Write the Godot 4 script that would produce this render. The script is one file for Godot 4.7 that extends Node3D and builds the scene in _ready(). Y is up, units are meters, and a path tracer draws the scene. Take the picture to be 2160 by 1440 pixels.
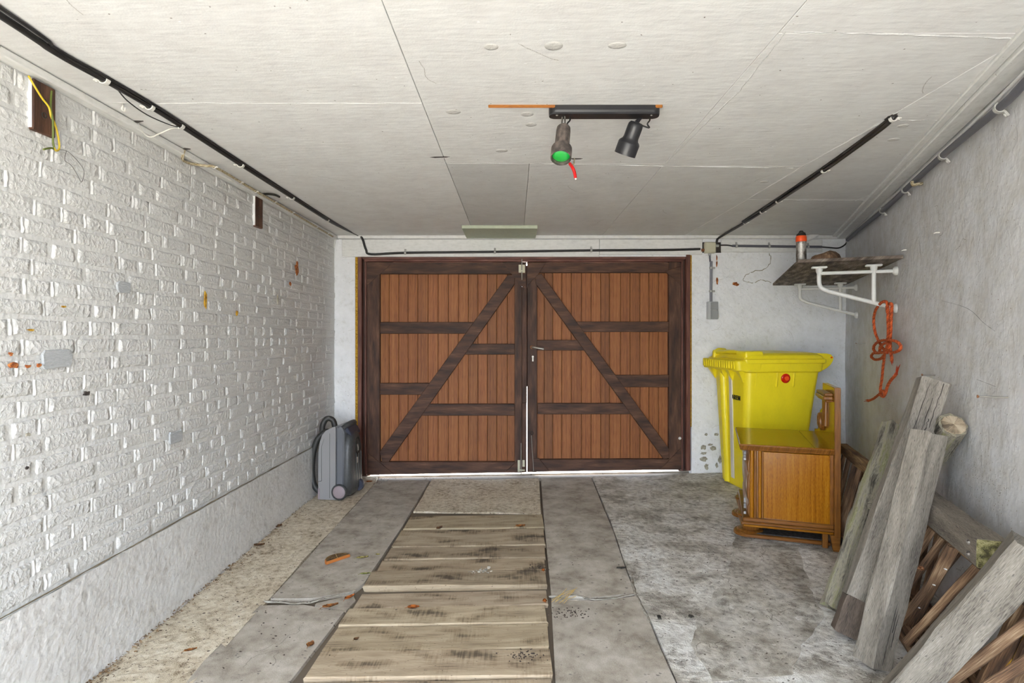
extends Node3D
# A whitewashed garage seen from its open end: painted brick on the left, a skewed plaster wall on the right, double timber doors at the back.
# x to the right, y up, -z into the room; metres. The floor slopes a little, see ground_y().

const CEILING := 2.01
const BACK := -4.98
const LEFT := -1.547
const FRONT := 1.0

var M := {}
var rng := RandomNumberGenerator.new()
var used := {}


func ground_y(x: float, z: float) -> float:
	return -0.055 + 0.016 * x + 0.01 * (-z - 4.98)


# ---------------------------------------------------------------- naming
func numbered(called: String) -> String:
	var n: int = used.get(called, 0)
	used[called] = n + 1
	return called if n == 0 else "%s_%03d" % [called, n]


func tag(o: Node3D, label: String, category: String, group := "", kind := "") -> Node3D:
	o.set_meta("label", label)
	o.set_meta("category", category)
	if group:
		o.set_meta("group", group)
	if kind:
		o.set_meta("kind", kind)
	return o


func thing(called: String, label: String, category: String, at := Vector3.ZERO, turn := 0.0, group := "", kind := "") -> Node3D:
	var o := Node3D.new()
	o.name = numbered(called)
	add_child(o)
	o.position = at
	o.rotation.y = turn
	return tag(o, label, category, group, kind)


func obj(called: String, st: SurfaceTool, m: Material, parent: Node3D = self) -> MeshInstance3D:
	st.generate_normals()
	return put(called, st.commit(), m, parent)


func put(called: String, mesh: Mesh, m: Material, parent: Node3D = self) -> MeshInstance3D:
	var o := MeshInstance3D.new()
	o.mesh = mesh
	o.material_override = m
	if parent == self:
		o.name = numbered(called)
		add_child(o)
	else:
		o.name = called
		parent.add_child(o, true)
	return o


# ---------------------------------------------------------------- shapes
func mb() -> SurfaceTool:
	var s := SurfaceTool.new()
	s.begin(Mesh.PRIMITIVE_TRIANGLES)
	s.set_smooth_group(-1)
	return s


func vx(s: SurfaceTool, p: Vector3, uv: Vector2) -> void:
	s.set_uv(uv)
	s.set_uv2(uv)
	s.add_vertex(p)


func face(s: SurfaceTool, p: Array, uv: Array, out: Vector3) -> void:
	var n: Vector3 = (p[1] - p[0]).cross(p[2] - p[0])
	if p.size() == 4:
		n += (p[2] - p[0]).cross(p[3] - p[0])
	var turned := n.dot(out) < 0.0
	for k in p.size() - 2:
		var a := k + 1
		var b := k + 2
		if turned:
			var c := a
			a = b
			b = c
		vx(s, p[0], uv[0])
		vx(s, p[b], uv[b])
		vx(s, p[a], uv[a])


func box(s: SurfaceTool, xf: Transform3D, size: Vector3, bev := 0.0, off := Vector2.ZERO) -> void:
	# x is the direction of the grain
	var h := size * 0.5
	var at := func(axis: int, sg: Array) -> Vector3:
		var q := Vector3.ZERO
		for i in 3:
			q[i] = sg[i] * (h[i] - (0.0 if i == axis else bev))
		return q
	var map := func(axis: int, q: Vector3) -> Vector2:
		if axis == 0:
			return Vector2(q.y, q.z) + off
		if axis == 1:
			return Vector2(q.x, q.z + h.y) + off
		return Vector2(q.x, q.y + h.z * 1.7) + off
	for a in 3:
		var b := (a + 1) % 3
		var c := (a + 2) % 3
		for sg in [-1.0, 1.0]:
			var p := []
			var uv := []
			for k in [[-1.0, -1.0], [1.0, -1.0], [1.0, 1.0], [-1.0, 1.0]]:
				var w := [0.0, 0.0, 0.0]
				w[a] = sg
				w[b] = k[0]
				w[c] = k[1]
				var q: Vector3 = at.call(a, w)
				p.append(xf * q)
				uv.append(map.call(a, q))
			var o := Vector3.ZERO
			o[a] = sg
			face(s, p, uv, xf.basis * o)
	if bev <= 0.0:
		return
	for c in 3:
		var a := (c + 1) % 3
		var b := (c + 2) % 3
		for sa in [-1.0, 1.0]:
			for sb in [-1.0, 1.0]:
				var p := []
				var uv := []
				for k in [[a, -1.0], [a, 1.0], [b, 1.0], [b, -1.0]]:
					var w := [0.0, 0.0, 0.0]
					w[a] = sa
					w[b] = sb
					w[c] = k[1]
					var q: Vector3 = at.call(k[0], w)
					p.append(xf * q)
					uv.append(map.call(a if a != 0 else b, q))
				var o := Vector3.ZERO
				o[a] = sa
				o[b] = sb
				face(s, p, uv, xf.basis * o)
	for sx in [-1.0, 1.0]:
		for sy in [-1.0, 1.0]:
			for sz in [-1.0, 1.0]:
				var w := [sx, sy, sz]
				var p := []
				var uv := []
				for a in 3:
					var q: Vector3 = at.call(a, w)
					p.append(xf * q)
					uv.append(map.call(2, q))
				face(s, p, uv, xf.basis * Vector3(sx, sy, sz))


func abox(s: SurfaceTool, lo: Vector3, hi: Vector3, bev := 0.0, grain := 0, off := Vector2.ZERO) -> void:
	# an upright box from corner to corner whose grain runs along x, y or z
	var size := (hi - lo).abs()
	var b := Basis.IDENTITY
	if grain == 1:
		b = Basis(Vector3.UP, Vector3.LEFT, Vector3.BACK)
		size = Vector3(size.y, size.x, size.z)
	elif grain == 2:
		b = Basis(Vector3.BACK, Vector3.UP, Vector3.LEFT)
		size = Vector3(size.z, size.y, size.x)
	box(s, Transform3D(b, (lo + hi) * 0.5), size, bev, off)


func along(a: Vector3, b: Vector3, up := Vector3.UP) -> Transform3D:
	# a frame at the middle of a-b whose x runs from a to b
	var x := (b - a).normalized()
	var z := x.cross(up).normalized()
	return Transform3D(Basis(x, z.cross(x).normalized(), z), (a + b) * 0.5)


func smooth(pts: Array, steps := 6) -> Array:
	var out := []
	for i in pts.size() - 1:
		var p0: Vector3 = pts[maxi(i - 1, 0)]
		var p1: Vector3 = pts[i]
		var p2: Vector3 = pts[i + 1]
		var p3: Vector3 = pts[mini(i + 2, pts.size() - 1)]
		for k in steps:
			var t := float(k) / steps
			out.append(0.5 * ((2.0 * p1) + (p2 - p0) * t + (2.0 * p0 - 5.0 * p1 + 4.0 * p2 - p3) * t * t + (3.0 * p1 - p0 - 3.0 * p2 + p3) * t * t * t))
	out.append(pts[-1])
	return out


func frames(pts: Array) -> Array:
	var out := []
	var n := Vector3.ZERO
	for i in pts.size():
		var t: Vector3 = (pts[mini(i + 1, pts.size() - 1)] - pts[maxi(i - 1, 0)]).normalized()
		if n == Vector3.ZERO:
			n = t.cross(Vector3.UP if absf(t.y) < 0.9 else Vector3.RIGHT).normalized()
		n = (n - t * n.dot(t)).normalized()
		out.append(Basis(t, n, t.cross(n)))
	return out


func tube(s: SurfaceTool, pts: Array, radius: Variant, sides := 8, cap := true, flat := 1.0) -> void:
	# radius: a number, or one for each point
	var fr := frames(pts)
	var rings := []
	var far := 0.0
	var us := []
	for i in pts.size():
		var r: float = radius[i] if radius is Array else radius
		var ring := []
		for k in sides:
			var a := TAU * k / sides
			ring.append(pts[i] + fr[i].y * cos(a) * r + fr[i].z * sin(a) * r * flat)
		rings.append(ring)
		if i > 0:
			far += (pts[i] - pts[i - 1]).length()
		us.append(far)
	s.set_smooth_group(1)
	for i in pts.size() - 1:
		for k in sides:
			var k2 := (k + 1) % sides
			var mid: Vector3 = (rings[i][k] + rings[i][k2] + rings[i + 1][k] + rings[i + 1][k2]) * 0.25 - (pts[i] + pts[i + 1]) * 0.5
			var v0 := float(k) / sides * 0.1
			var v1 := float(k + 1) / sides * 0.1
			face(s, [rings[i][k], rings[i + 1][k], rings[i + 1][k2], rings[i][k2]], [Vector2(us[i], v0), Vector2(us[i + 1], v0), Vector2(us[i + 1], v1), Vector2(us[i], v1)], mid)
	s.set_smooth_group(-1)
	if cap:
		for e in [0, pts.size() - 1]:
			var uv := []
			for k in sides:
				uv.append(Vector2(0.02 * cos(TAU * k / sides), 0.02 * sin(TAU * k / sides)))
			face(s, rings[e], uv, fr[e].x * (-1.0 if e == 0 else 1.0))


func loft(s: SurfaceTool, rings: Array, cap0 := true, cap1 := true, group := 1) -> void:
	# rings of equally many points, each a closed outline
	var n: int = rings[0].size()
	var mids := []
	for r in rings:
		var c := Vector3.ZERO
		for q in r:
			c += q
		mids.append(c / n)
	s.set_smooth_group(group)
	for i in rings.size() - 1:
		if group == 0:
			s.set_smooth_group(i + 1)   # round about, crisp from ring to ring
		var v := 0.0
		for k in n:
			var k2 := (k + 1) % n
			var step: float = (rings[i][k2] - rings[i][k]).length()
			var m: Vector3 = (rings[i][k] + rings[i][k2] + rings[i + 1][k] + rings[i + 1][k2]) * 0.25
			var out: Vector3 = m - (mids[i] + mids[i + 1]) * 0.5
			if out.length() < 1e-5:
				out = mids[i + 1] - mids[i]
			var side: Vector3 = (rings[i][k2] - rings[i][k]).cross(rings[i + 1][k] - rings[i][k])
			if side.dot(out) == 0.0:
				out = m
			face(s, [rings[i][k], rings[i][k2], rings[i + 1][k2], rings[i + 1][k]], [Vector2(m.y, v), Vector2(m.y, v + step), Vector2(rings[i + 1][k].y, v + step), Vector2(rings[i + 1][k].y, v)], out)
			v += step
	s.set_smooth_group(-1)
	for e in [[cap0, 0, 1], [cap1, rings.size() - 1, rings.size() - 2]]:
		if e[0]:
			var out: Vector3 = mids[e[1]] - mids[e[2]]
			for k in n:
				var k2 := (k + 1) % n
				face(s, [mids[e[1]], rings[e[1]][k], rings[e[1]][k2]], [Vector2.ZERO, Vector2(rings[e[1]][k].x, rings[e[1]][k].z), Vector2(rings[e[1]][k2].x, rings[e[1]][k2].z)], out)


func lathe(s: SurfaceTool, xf: Transform3D, profile: Array, sides := 20, group := 1) -> void:
	# profile: Vector2(radius, height) from one end to the other; turned about the frame's y
	for i in profile.size() - 1:
		var a: Vector2 = profile[i]
		var b: Vector2 = profile[i + 1]
		if a.is_equal_approx(b):
			continue
		var across := Vector2(b.y - a.y, a.x - b.x)   # outward when the profile runs upwards
		s.set_smooth_group(group if absf(b.y - a.y) > 1e-4 else -1)
		for k in sides:
			var t0 := TAU * k / sides
			var t1 := TAU * (k + 1) / sides
			var tm := (t0 + t1) * 0.5
			var p := [Vector3(a.x * cos(t0), a.y, a.x * sin(t0)), Vector3(a.x * cos(t1), a.y, a.x * sin(t1)), Vector3(b.x * cos(t1), b.y, b.x * sin(t1)), Vector3(b.x * cos(t0), b.y, b.x * sin(t0))]
			var out := Vector3(across.x * cos(tm), across.y, across.x * sin(tm))
			var uv := [Vector2(a.y, t0 * 0.05), Vector2(a.y, t1 * 0.05), Vector2(b.y, t1 * 0.05), Vector2(b.y, t0 * 0.05)]
			if a.x < 1e-5:
				face(s, [xf * p[0], xf * p[2], xf * p[3]], [uv[0], uv[2], uv[3]], xf.basis * out)
			elif b.x < 1e-5:
				face(s, [xf * p[0], xf * p[1], xf * p[2]], [uv[0], uv[1], uv[2]], xf.basis * out)
			else:
				face(s, p.map(func(q): return xf * q), uv, xf.basis * out)
	s.set_smooth_group(-1)


func prism(s: SurfaceTool, xf: Transform3D, outline: PackedVector2Array, depth: float, off := Vector2.ZERO, bev := 0.0) -> void:
	# an outline in the frame's x-y plane, extruded along +z by depth
	var clock := Geometry2D.is_polygon_clockwise(outline)
	var n := outline.size()
	var inner := outline
	if bev > 0.0:
		var shrunk := Geometry2D.offset_polygon(outline, -bev, Geometry2D.JOIN_MITER)
		if shrunk.size() == 1 and shrunk[0].size() == n:
			# find the rotation that matches the outline's points
			var best := 0
			var least := INF
			for r in n:
				var d := 0.0
				for i in n:
					d += outline[i].distance_squared_to(shrunk[0][(i + r) % n])
				if d < least:
					least = d
					best = r
			inner = PackedVector2Array()
			for i in n:
				inner.append(shrunk[0][(i + best) % n])
		else:
			bev = 0.0
	var ids := Geometry2D.triangulate_polygon(inner)
	for k in range(0, ids.size(), 3):
		var q := [inner[ids[k]], inner[ids[k + 1]], inner[ids[k + 2]]]
		var uv: Array = q.map(func(e): return e + off)
		face(s, q.map(func(e): return xf * Vector3(e.x, e.y, depth)), uv, xf.basis.z)
		face(s, q.map(func(e): return xf * Vector3(e.x, e.y, 0.0)), uv, -xf.basis.z)
	for i in n:
		var a := outline[i]
		var b := outline[(i + 1) % n]
		var o := Vector2(b.y - a.y, a.x - b.x) * (-1.0 if clock else 1.0)
		var out := xf.basis * Vector3(o.x, o.y, 0.0)
		var z1 := depth - bev
		face(s, [xf * Vector3(a.x, a.y, 0.0), xf * Vector3(b.x, b.y, 0.0), xf * Vector3(b.x, b.y, z1), xf * Vector3(a.x, a.y, z1)], [a + off, b + off, b + off + Vector2(0.0, depth), a + off + Vector2(0.0, depth)], out)
		if bev > 0.0:
			var c := inner[i]
			var d := inner[(i + 1) % n]
			face(s, [xf * Vector3(a.x, a.y, z1), xf * Vector3(b.x, b.y, z1), xf * Vector3(d.x, d.y, depth), xf * Vector3(c.x, c.y, depth)], [a + off, b + off, d + off, c + off], out + xf.basis.z * o.length())


func timber(s: SurfaceTool, xf: Transform3D, length: float, w: float, h: float, bev: float, wear: float, segs: int, key: int, ends := 0.0, taper := 1.0) -> void:
	# a worn length of wood along the frame's x: chamfered section (w across z, h across y), uneven along its length
	var fn := FastNoiseLite.new()
	fn.seed = key
	fn.frequency = 2.2
	var off := Vector2(fposmod(key * 0.731, 3.0), fposmod(key * 0.417, 2.0))
	var rings := []
	for i in segs + 1:
		var t := float(i) / segs
		var k := lerpf(1.0, taper, t)
		var sec := [Vector2(-w / 2 + bev, -h / 2), Vector2(w / 2 - bev, -h / 2), Vector2(w / 2, -h / 2 + bev), Vector2(w / 2, h / 2 - bev), Vector2(w / 2 - bev, h / 2), Vector2(-w / 2 + bev, h / 2), Vector2(-w / 2, h / 2 - bev), Vector2(-w / 2, -h / 2 + bev)]
		var ring := []
		for j in 8:
			var q: Vector2 = sec[j] * k
			var along_x := (t - 0.5) * length
			if i == 0 or i == segs:
				along_x += ends * fn.get_noise_2d(j * 9.7, i * 3.3 + 40.0)
			var dy := wear * fn.get_noise_3d(along_x * 1.5, j * 1.3, 7.0) * 2.0
			var dz := wear * fn.get_noise_3d(along_x * 1.5, j * 1.3, 57.0) * 2.0
			ring.append(xf * Vector3(along_x, q.y + dy, q.x + dz))
		rings.append(ring)
	var around := [0.0]
	for j in 8:
		around.append(around[-1] + (rings[0][(j + 1) % 8] - rings[0][j]).length())
	for i in segs:
		var u0 := float(i) / segs * length + off.x
		var u1 := float(i + 1) / segs * length + off.x
		var c: Vector3 = xf * Vector3(((i + 0.5) / segs - 0.5) * length, 0, 0)
		for j in 8:
			var j2 := (j + 1) % 8
			s.set_smooth_group(j + 1)
			var p := [rings[i][j], rings[i][j2], rings[i + 1][j2], rings[i + 1][j]]
			face(s, p, [Vector2(u0, around[j] + off.y), Vector2(u0, around[j + 1] + off.y), Vector2(u1, around[j + 1] + off.y), Vector2(u1, around[j] + off.y)], (p[0] + p[2]) * 0.5 - c)
	s.set_smooth_group(-1)
	for e in [0, segs]:
		var c := Vector3.ZERO
		for q in rings[e]:
			c += q / 8.0
		for j in 8:
			face(s, [c, rings[e][j], rings[e][(j + 1) % 8]], [off, off + Vector2(0.01, 0.05), off + Vector2(0.03, 0.08)], xf.basis.x * (-1.0 if e == 0 else 1.0))


func slab(s: SurfaceTool, outline: PackedVector2Array, top: float, thick: float, bev: float, follow := true) -> void:
	# a flat piece of floor: outline in x and z, its top following the slope of the ground
	var clock := Geometry2D.is_polygon_clockwise(outline)
	var inner := outline
	var c := Vector2.ZERO
	for q in outline:
		c += q / outline.size()
	var shrink := PackedVector2Array()
	for q in outline:
		shrink.append(q + (c - q).normalized() * bev * 1.4)
	inner = shrink
	var y := func(q: Vector2) -> float:
		return top + (ground_y(q.x, q.y) if follow else 0.0)
	var ids := Geometry2D.triangulate_polygon(inner)
	for k in range(0, ids.size(), 3):
		var q := [inner[ids[k]], inner[ids[k + 1]], inner[ids[k + 2]]]
		face(s, q.map(func(e): return Vector3(e.x, y.call(e), e.y)), q, Vector3.UP)
	for i in outline.size():
		var i2 := (i + 1) % outline.size()
		var a := outline[i]
		var b := outline[i2]
		var out2 := Vector2(b.y - a.y, a.x - b.x) * (-1.0 if clock else 1.0)
		var out := Vector3(out2.x, 0, out2.y)
		var ya: float = y.call(a) - bev
		var yb: float = y.call(b) - bev
		face(s, [Vector3(a.x, ya, a.y), Vector3(b.x, yb, b.y), Vector3(inner[i2].x, y.call(inner[i2]), inner[i2].y), Vector3(inner[i].x, y.call(inner[i]), inner[i].y)], [a, b, inner[i2], inner[i]], out + Vector3.UP)
		face(s, [Vector3(a.x, ya, a.y), Vector3(b.x, yb, b.y), Vector3(b.x, yb - thick, b.y), Vector3(a.x, ya - thick, a.y)], [a, b, b + Vector2(0, thick), a + Vector2(0, thick)], out)


func rrect(hx: float, hz: float, r: float, n := 4) -> Array:
	var out := []
	for q in [[1, 1, 0.0], [-1, 1, PI / 2], [-1, -1, PI], [1, -1, PI * 1.5]]:
		for k in n + 1:
			var a: float = q[2] + PI / 2 * k / n
			out.append(Vector2(q[0] * (hx - r) + r * cos(a), q[1] * (hz - r) + r * sin(a)))
	return out


func sheet(s: SurfaceTool, o: Vector3, du: Vector3, dv: Vector3, nu: int, nv: int, out: Vector3, bump: Callable, uv0 := Vector2.ZERO) -> void:
	# an uneven surface: a grid over o + u du + v dv, pushed along out by bump(u, v) in metres
	s.set_smooth_group(1)
	var lu := du.length()
	var lv := dv.length()
	var pts := []
	for j in nv + 1:
		var row := []
		for i in nu + 1:
			var u := float(i) / nu
			var v := float(j) / nv
			row.append(o + du * u + dv * v + out * float(bump.call(u * lu, v * lv)))
		pts.append(row)
	for j in nv:
		for i in nu:
			var uv := []
			for k in [[0, 0], [1, 0], [1, 1], [0, 1]]:
				uv.append(uv0 + Vector2((i + k[0]) * lu / nu, (j + k[1]) * lv / nv))
			face(s, [pts[j][i], pts[j][i + 1], pts[j + 1][i + 1], pts[j + 1][i]], uv, out)
	s.set_smooth_group(-1)


# ---------------------------------------------------------------- textures
func grey(kind: int, freq: float, octaves: int, key: int, w: int, h: int, to := Vector2i.ZERO, fractal := FastNoiseLite.FRACTAL_FBM, warp := 0.0) -> PackedByteArray:
	var n := FastNoiseLite.new()
	n.noise_type = kind as FastNoiseLite.NoiseType
	n.frequency = freq
	n.seed = key
	n.fractal_type = fractal
	n.fractal_octaves = octaves
	if kind == FastNoiseLite.TYPE_CELLULAR:
		n.cellular_return_type = FastNoiseLite.RETURN_DISTANCE2_SUB
	if warp > 0.0:
		n.domain_warp_enabled = true
		n.domain_warp_amplitude = warp
		n.domain_warp_frequency = freq * 2.0
	var im := n.get_seamless_image(w, h)
	if to != Vector2i.ZERO:
		# stretch three tiles by three and keep the middle one, so that the stretched pattern still joins up
		var wide := Image.create_empty(w * 3, h * 3, false, im.get_format())
		for i in 9:
			wide.blit_rect(im, Rect2i(0, 0, w, h), Vector2i(w * (i % 3), h * (i / 3)))
		wide.resize(to.x * 3, to.y * 3, Image.INTERPOLATE_CUBIC)
		im = wide.get_region(Rect2i(to.x, to.y, to.x, to.y))
	return im.get_data()


func blend(layers: Array, bias := 0.0) -> PackedByteArray:
	# weighted sum of grey layers about mid grey: [[bytes, weight], ...]
	var n: int = layers[0][0].size()
	var out := PackedByteArray()
	out.resize(n)
	var a: PackedByteArray = layers[0][0]
	var wa: float = layers[0][1]
	var b: PackedByteArray = layers[1][0]
	var wb: float = layers[1][1]
	var three := layers.size() > 2
	var c: PackedByteArray = layers[2][0] if three else b
	var wc: float = layers[2][1] if three else 0.0
	var base := 127.5 * (1.0 - wa - wb - wc) + bias * 255.0
	for i in n:
		out[i] = clampi(int(base + a[i] * wa + b[i] * wb + c[i] * wc), 0, 255)
	return out


func peaks(data: PackedByteArray, from: int, gain: float) -> PackedByteArray:
	# keeps only what stands above a level
	var out := PackedByteArray()
	out.resize(data.size())
	for i in data.size():
		out[i] = clampi(int((data[i] - from) * gain), 0, 255)
	return out


func ramp(stops: Array) -> Gradient:
	var g := Gradient.new()
	g.offsets = PackedFloat32Array(stops.map(func(e): return e[0]))
	g.colors = PackedColorArray(stops.map(func(e): return Color8(e[1], e[2], e[3])))
	return g


func colored(data: PackedByteArray, w: int, h: int, stops: Array) -> Image:
	var g := ramp(stops)
	var lut := PackedByteArray()
	for i in 256:
		var c := g.sample(i / 255.0)
		lut.append(c.r8)
		lut.append(c.g8)
		lut.append(c.b8)
	var out := PackedByteArray()
	out.resize(w * h * 3)
	var o := 0
	for i in w * h:
		var k := data[i] * 3
		out[o] = lut[k]
		out[o + 1] = lut[k + 1]
		out[o + 2] = lut[k + 2]
		o += 3
	return Image.create_from_data(w, h, false, Image.FORMAT_RGB8, out)


func fleck(im: Image, count: int, color: Color, big: int, long := 1) -> void:
	# small marks of dirt or chipped paint, each with an outline of its own
	var w := im.get_width()
	var h := im.get_height()
	for i in count:
		var x := rng.randi_range(2, w - 12)
		var y := rng.randi_range(2, h - 12)
		var n := rng.randi_range(1, big)
		for k in n:
			x += rng.randi_range(-1, 1)
			y += rng.randi_range(-1, 1)
			im.fill_rect(Rect2i(x, y, rng.randi_range(1, 2) * long, rng.randi_range(1, 2)), color.lightened(rng.randf() * 0.25))


func scratch(im: Image, count: int, color: Color, length: int, spread: float) -> void:
	# wandering hairline cracks
	for i in count:
		var p := Vector2(rng.randf() * im.get_width(), rng.randf() * im.get_height())
		var a := rng.randf() * TAU
		for k in rng.randi_range(length / 3, length):
			a += rng.randf_range(-spread, spread)
			p += Vector2(cos(a), sin(a))
			var x := posmod(int(p.x), im.get_width())
			var y := posmod(int(p.y), im.get_height())
			im.set_pixel(x, y, color)
			if rng.randf() < 0.3:
				im.set_pixel(x, posmod(y + 1, im.get_height()), color)


func tex(im: Image) -> ImageTexture:
	return ImageTexture.create_from_image(im)


func height(data: PackedByteArray, w: int, h: int) -> ImageTexture:
	return ImageTexture.create_from_image(Image.create_from_data(w, h, false, Image.FORMAT_L8, data))


func mat(called: String, color: Color, rough := 0.8, texture: Texture2D = null, scale := Vector2.ONE, bump: Texture2D = null, cm := 0.0, metal := 0.0) -> StandardMaterial3D:
	var m := StandardMaterial3D.new()
	m.resource_name = called
	m.albedo_color = color
	m.roughness = rough
	m.metallic = metal
	m.vertex_color_use_as_albedo = true
	m.uv1_scale = Vector3(scale.x, scale.y, 1.0)
	if texture:
		m.albedo_texture = texture
	if bump:
		m.heightmap_enabled = true
		m.heightmap_texture = bump
		m.heightmap_scale = cm
	M[called] = m
	return m


func overlay(m: StandardMaterial3D, texture: Texture2D, scale: Vector2) -> void:
	m.detail_enabled = true
	m.detail_blend_mode = BaseMaterial3D.BLEND_MODE_MUL
	m.detail_albedo = texture
	m.detail_uv_layer = BaseMaterial3D.DETAIL_UV_2
	m.uv2_scale = Vector3(scale.x, scale.y, 1.0)


# ---------------------------------------------------------------- materials
func make_materials() -> void:
	var W := 1024
	var H := 512
	var sx := FastNoiseLite.TYPE_SIMPLEX_SMOOTH
	var wide := Vector2i(W, H)
	var streak := grey(sx, 0.035, 3, 11, 20, H, wide)
	var fine := grey(sx, 0.14, 3, 12, 48, H, wide)
	var pores := grey(sx, 0.3, 2, 13, 160, H, wide)
	var patch := grey(sx, 0.012, 4, 14, 256, H, wide)
	var fiber := grey(sx, 0.45, 2, 15, 36, H, wide)
	var grain := blend([[fiber, 0.5], [fine, 0.35], [streak, 0.35]])
	var worn := blend([[fiber, 0.45], [fine, 0.35], [patch, 0.75]])
	var fleckd := blend([[fiber, 0.45], [pores, 0.5], [patch, 0.5]])
	var ws := Vector2(1.0 / 1.2, 1.0 / 0.42)
	var grain_h := height(grain, W, H)
	var worn_h := height(fleckd, W, H)
	mat("mahogany", Color8(238, 230, 218), 0.62, tex(colored(grain, W, H, [[0.06, 92, 46, 20], [0.38, 148, 90, 46], [0.62, 168, 109, 60], [0.94, 188, 133, 84]])), ws, grain_h, 0.05)
	mat("dark_wood", Color8(240, 228, 217), 0.66, tex(colored(worn, W, H, [[0.05, 38, 25, 18], [0.4, 76, 51, 38], [0.66, 92, 64, 49], [0.95, 128, 98, 78]])), ws, worn_h, 0.12)
	mat("red_wood", Color.WHITE, 0.6, tex(colored(worn, W, H, [[0.08, 58, 30, 24], [0.42, 98, 57, 46], [0.7, 114, 72, 60], [0.95, 146, 110, 98]])), ws, worn_h, 0.1)
	var greyed := colored(fleckd, W, H, [[0.08, 66, 61, 56], [0.3, 112, 106, 98], [0.5, 136, 130, 121], [0.72, 154, 148, 139], [0.95, 178, 172, 164]])
	fleck(greyed, 700, Color8(98, 93, 87), 5, 3)
	mat("grey_wood", Color.WHITE, 0.9, tex(greyed), ws, worn_h, 0.16)
	var green := colored(blend([[patch, 0.9], [pores, 0.5], [fine, 0.35]]), W, H, [[0.12, 58, 54, 47], [0.36, 116, 110, 97], [0.54, 146, 140, 126], [0.7, 136, 132, 106], [0.82, 120, 119, 78], [0.95, 158, 154, 128]])
	mat("mossy_wood", Color.WHITE, 0.95, tex(green), ws, worn_h, 0.3)
	mat("brown_stick", Color.WHITE, 0.8, tex(colored(worn, W, H, [[0.1, 48, 34, 25], [0.42, 104, 78, 57], [0.65, 138, 108, 80], [0.92, 184, 158, 128]])), ws, worn_h, 0.2)
	mat("shelf_wood", Color.WHITE, 0.85, tex(colored(worn, W, H, [[0.12, 42, 34, 29], [0.42, 92, 80, 70], [0.62, 124, 112, 102], [0.9, 170, 160, 148]])), ws, worn_h, 0.15)
	var plank := colored(blend([[fiber, 0.35], [fine, 0.4], [patch, 0.5]]), W, H, [[0.06, 118, 107, 94], [0.34, 166, 154, 137], [0.6, 183, 172, 155], [0.94, 200, 191, 176]])
	fleck(plank, 260, Color8(84, 70, 58), 4, 2)
	mat("floor_plank", Color8(255, 249, 238), 0.88, tex(plank), ws, worn_h, 0.18)
	# saw marks run across the planks, and dark water stains lie over them
	var saw := grey(sx, 0.16, 2, 21, W, 24, wide)
	var stain := grey(sx, 0.012, 5, 22, 400, H, wide)
	overlay(M["floor_plank"], tex(colored(blend([[stain, 1.1], [saw, 0.25]], 0.12), W, H, [[0.0, 112, 108, 104], [0.2, 150, 146, 141], [0.38, 226, 222, 217], [0.6, 255, 255, 255]])), Vector2(1.0 / 1.7, 1.0 / 0.9))
	var oak := mat("oak", Color8(228, 232, 190), 0.2, tex(colored(blend([[streak, 0.35], [pores, 0.45], [fine, 0.3]]), W, H, [[0.1, 112, 56, 6], [0.4, 160, 96, 16], [0.6, 176, 112, 26], [0.9, 196, 136, 50]])), ws)
	oak.metallic_specular = 0.5
	var oakd := mat("oak_dark", Color.WHITE, 0.32, tex(colored(grain, W, H, [[0.08, 72, 40, 12], [0.45, 116, 71, 24], [0.65, 132, 86, 34], [0.95, 158, 112, 54]])), ws, grain_h, 0.04)
	oakd.metallic_specular = 0.45

	# --- mineral surfaces
	var N := 1024
	var fbm := grey(sx, 0.008, 6, 31, N, N)
	var fbm2 := grey(sx, 0.03, 5, 32, N, N)
	var grit := grey(sx, 0.25, 2, 33, N, N)
	var crack := grey(FastNoiseLite.TYPE_CELLULAR, 0.012, 1, 34, N, N, Vector2i.ZERO, FastNoiseLite.FRACTAL_NONE, 34.0)
	var ridge := grey(sx, 0.014, 5, 35, N, N, Vector2i.ZERO, FastNoiseLite.FRACTAL_RIDGED)

	var blotch := grey(sx, 0.006, 6, 36, N, N)
	var stone_h := height(blend([[fbm2, 0.55], [grit, 0.2], [blotch, 0.5]]), N, N)
	var stone := colored(blend([[blotch, 0.55], [fbm2, 0.8], [grit, 0.5]]), N, N, [[0.08, 146, 142, 136], [0.28, 184, 181, 175], [0.46, 203, 200, 195], [0.62, 214, 212, 207], [0.92, 232, 231, 228]])
	fleck(stone, 900, Color8(88, 82, 74), 9, 2)
	scratch(stone, 26, Color8(104, 98, 90), 260, 0.5)
	scratch(stone, 60, Color8(228, 226, 221), 240, 0.4)
	mat("rough_concrete", Color.WHITE, 0.9, tex(stone), Vector2(0.62, 0.62), stone_h, 0.9)
	overlay(M["rough_concrete"], tex(colored(blend([[fbm, 1.5], [fbm2, 0.4]], 0.02), N, N, [[0.05, 196, 192, 185], [0.36, 234, 231, 226], [0.6, 250, 249, 247], [1.0, 255, 255, 255]])), Vector2(0.36, 0.36))
	var beige := colored(blend([[blotch, 0.45], [fbm2, 0.65], [grit, 0.55]]), N, N, [[0.1, 134, 118, 96], [0.3, 182, 169, 147], [0.48, 202, 190, 168], [0.66, 212, 202, 182], [0.92, 226, 218, 201]])
	fleck(beige, 1600, Color8(92, 78, 62), 9, 2)
	scratch(beige, 22, Color8(110, 96, 80), 240, 0.6)
	mat("beige_concrete", Color.WHITE, 0.92, tex(beige), Vector2(0.7, 0.7), stone_h, 0.8)
	mat("worn_concrete", Color8(232, 230, 226), 0.86, M["rough_concrete"].albedo_texture, Vector2(0.62, 0.62), stone_h, 0.5)
	overlay(M["worn_concrete"], M["rough_concrete"].detail_albedo, Vector2(0.5, 0.5))
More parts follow.
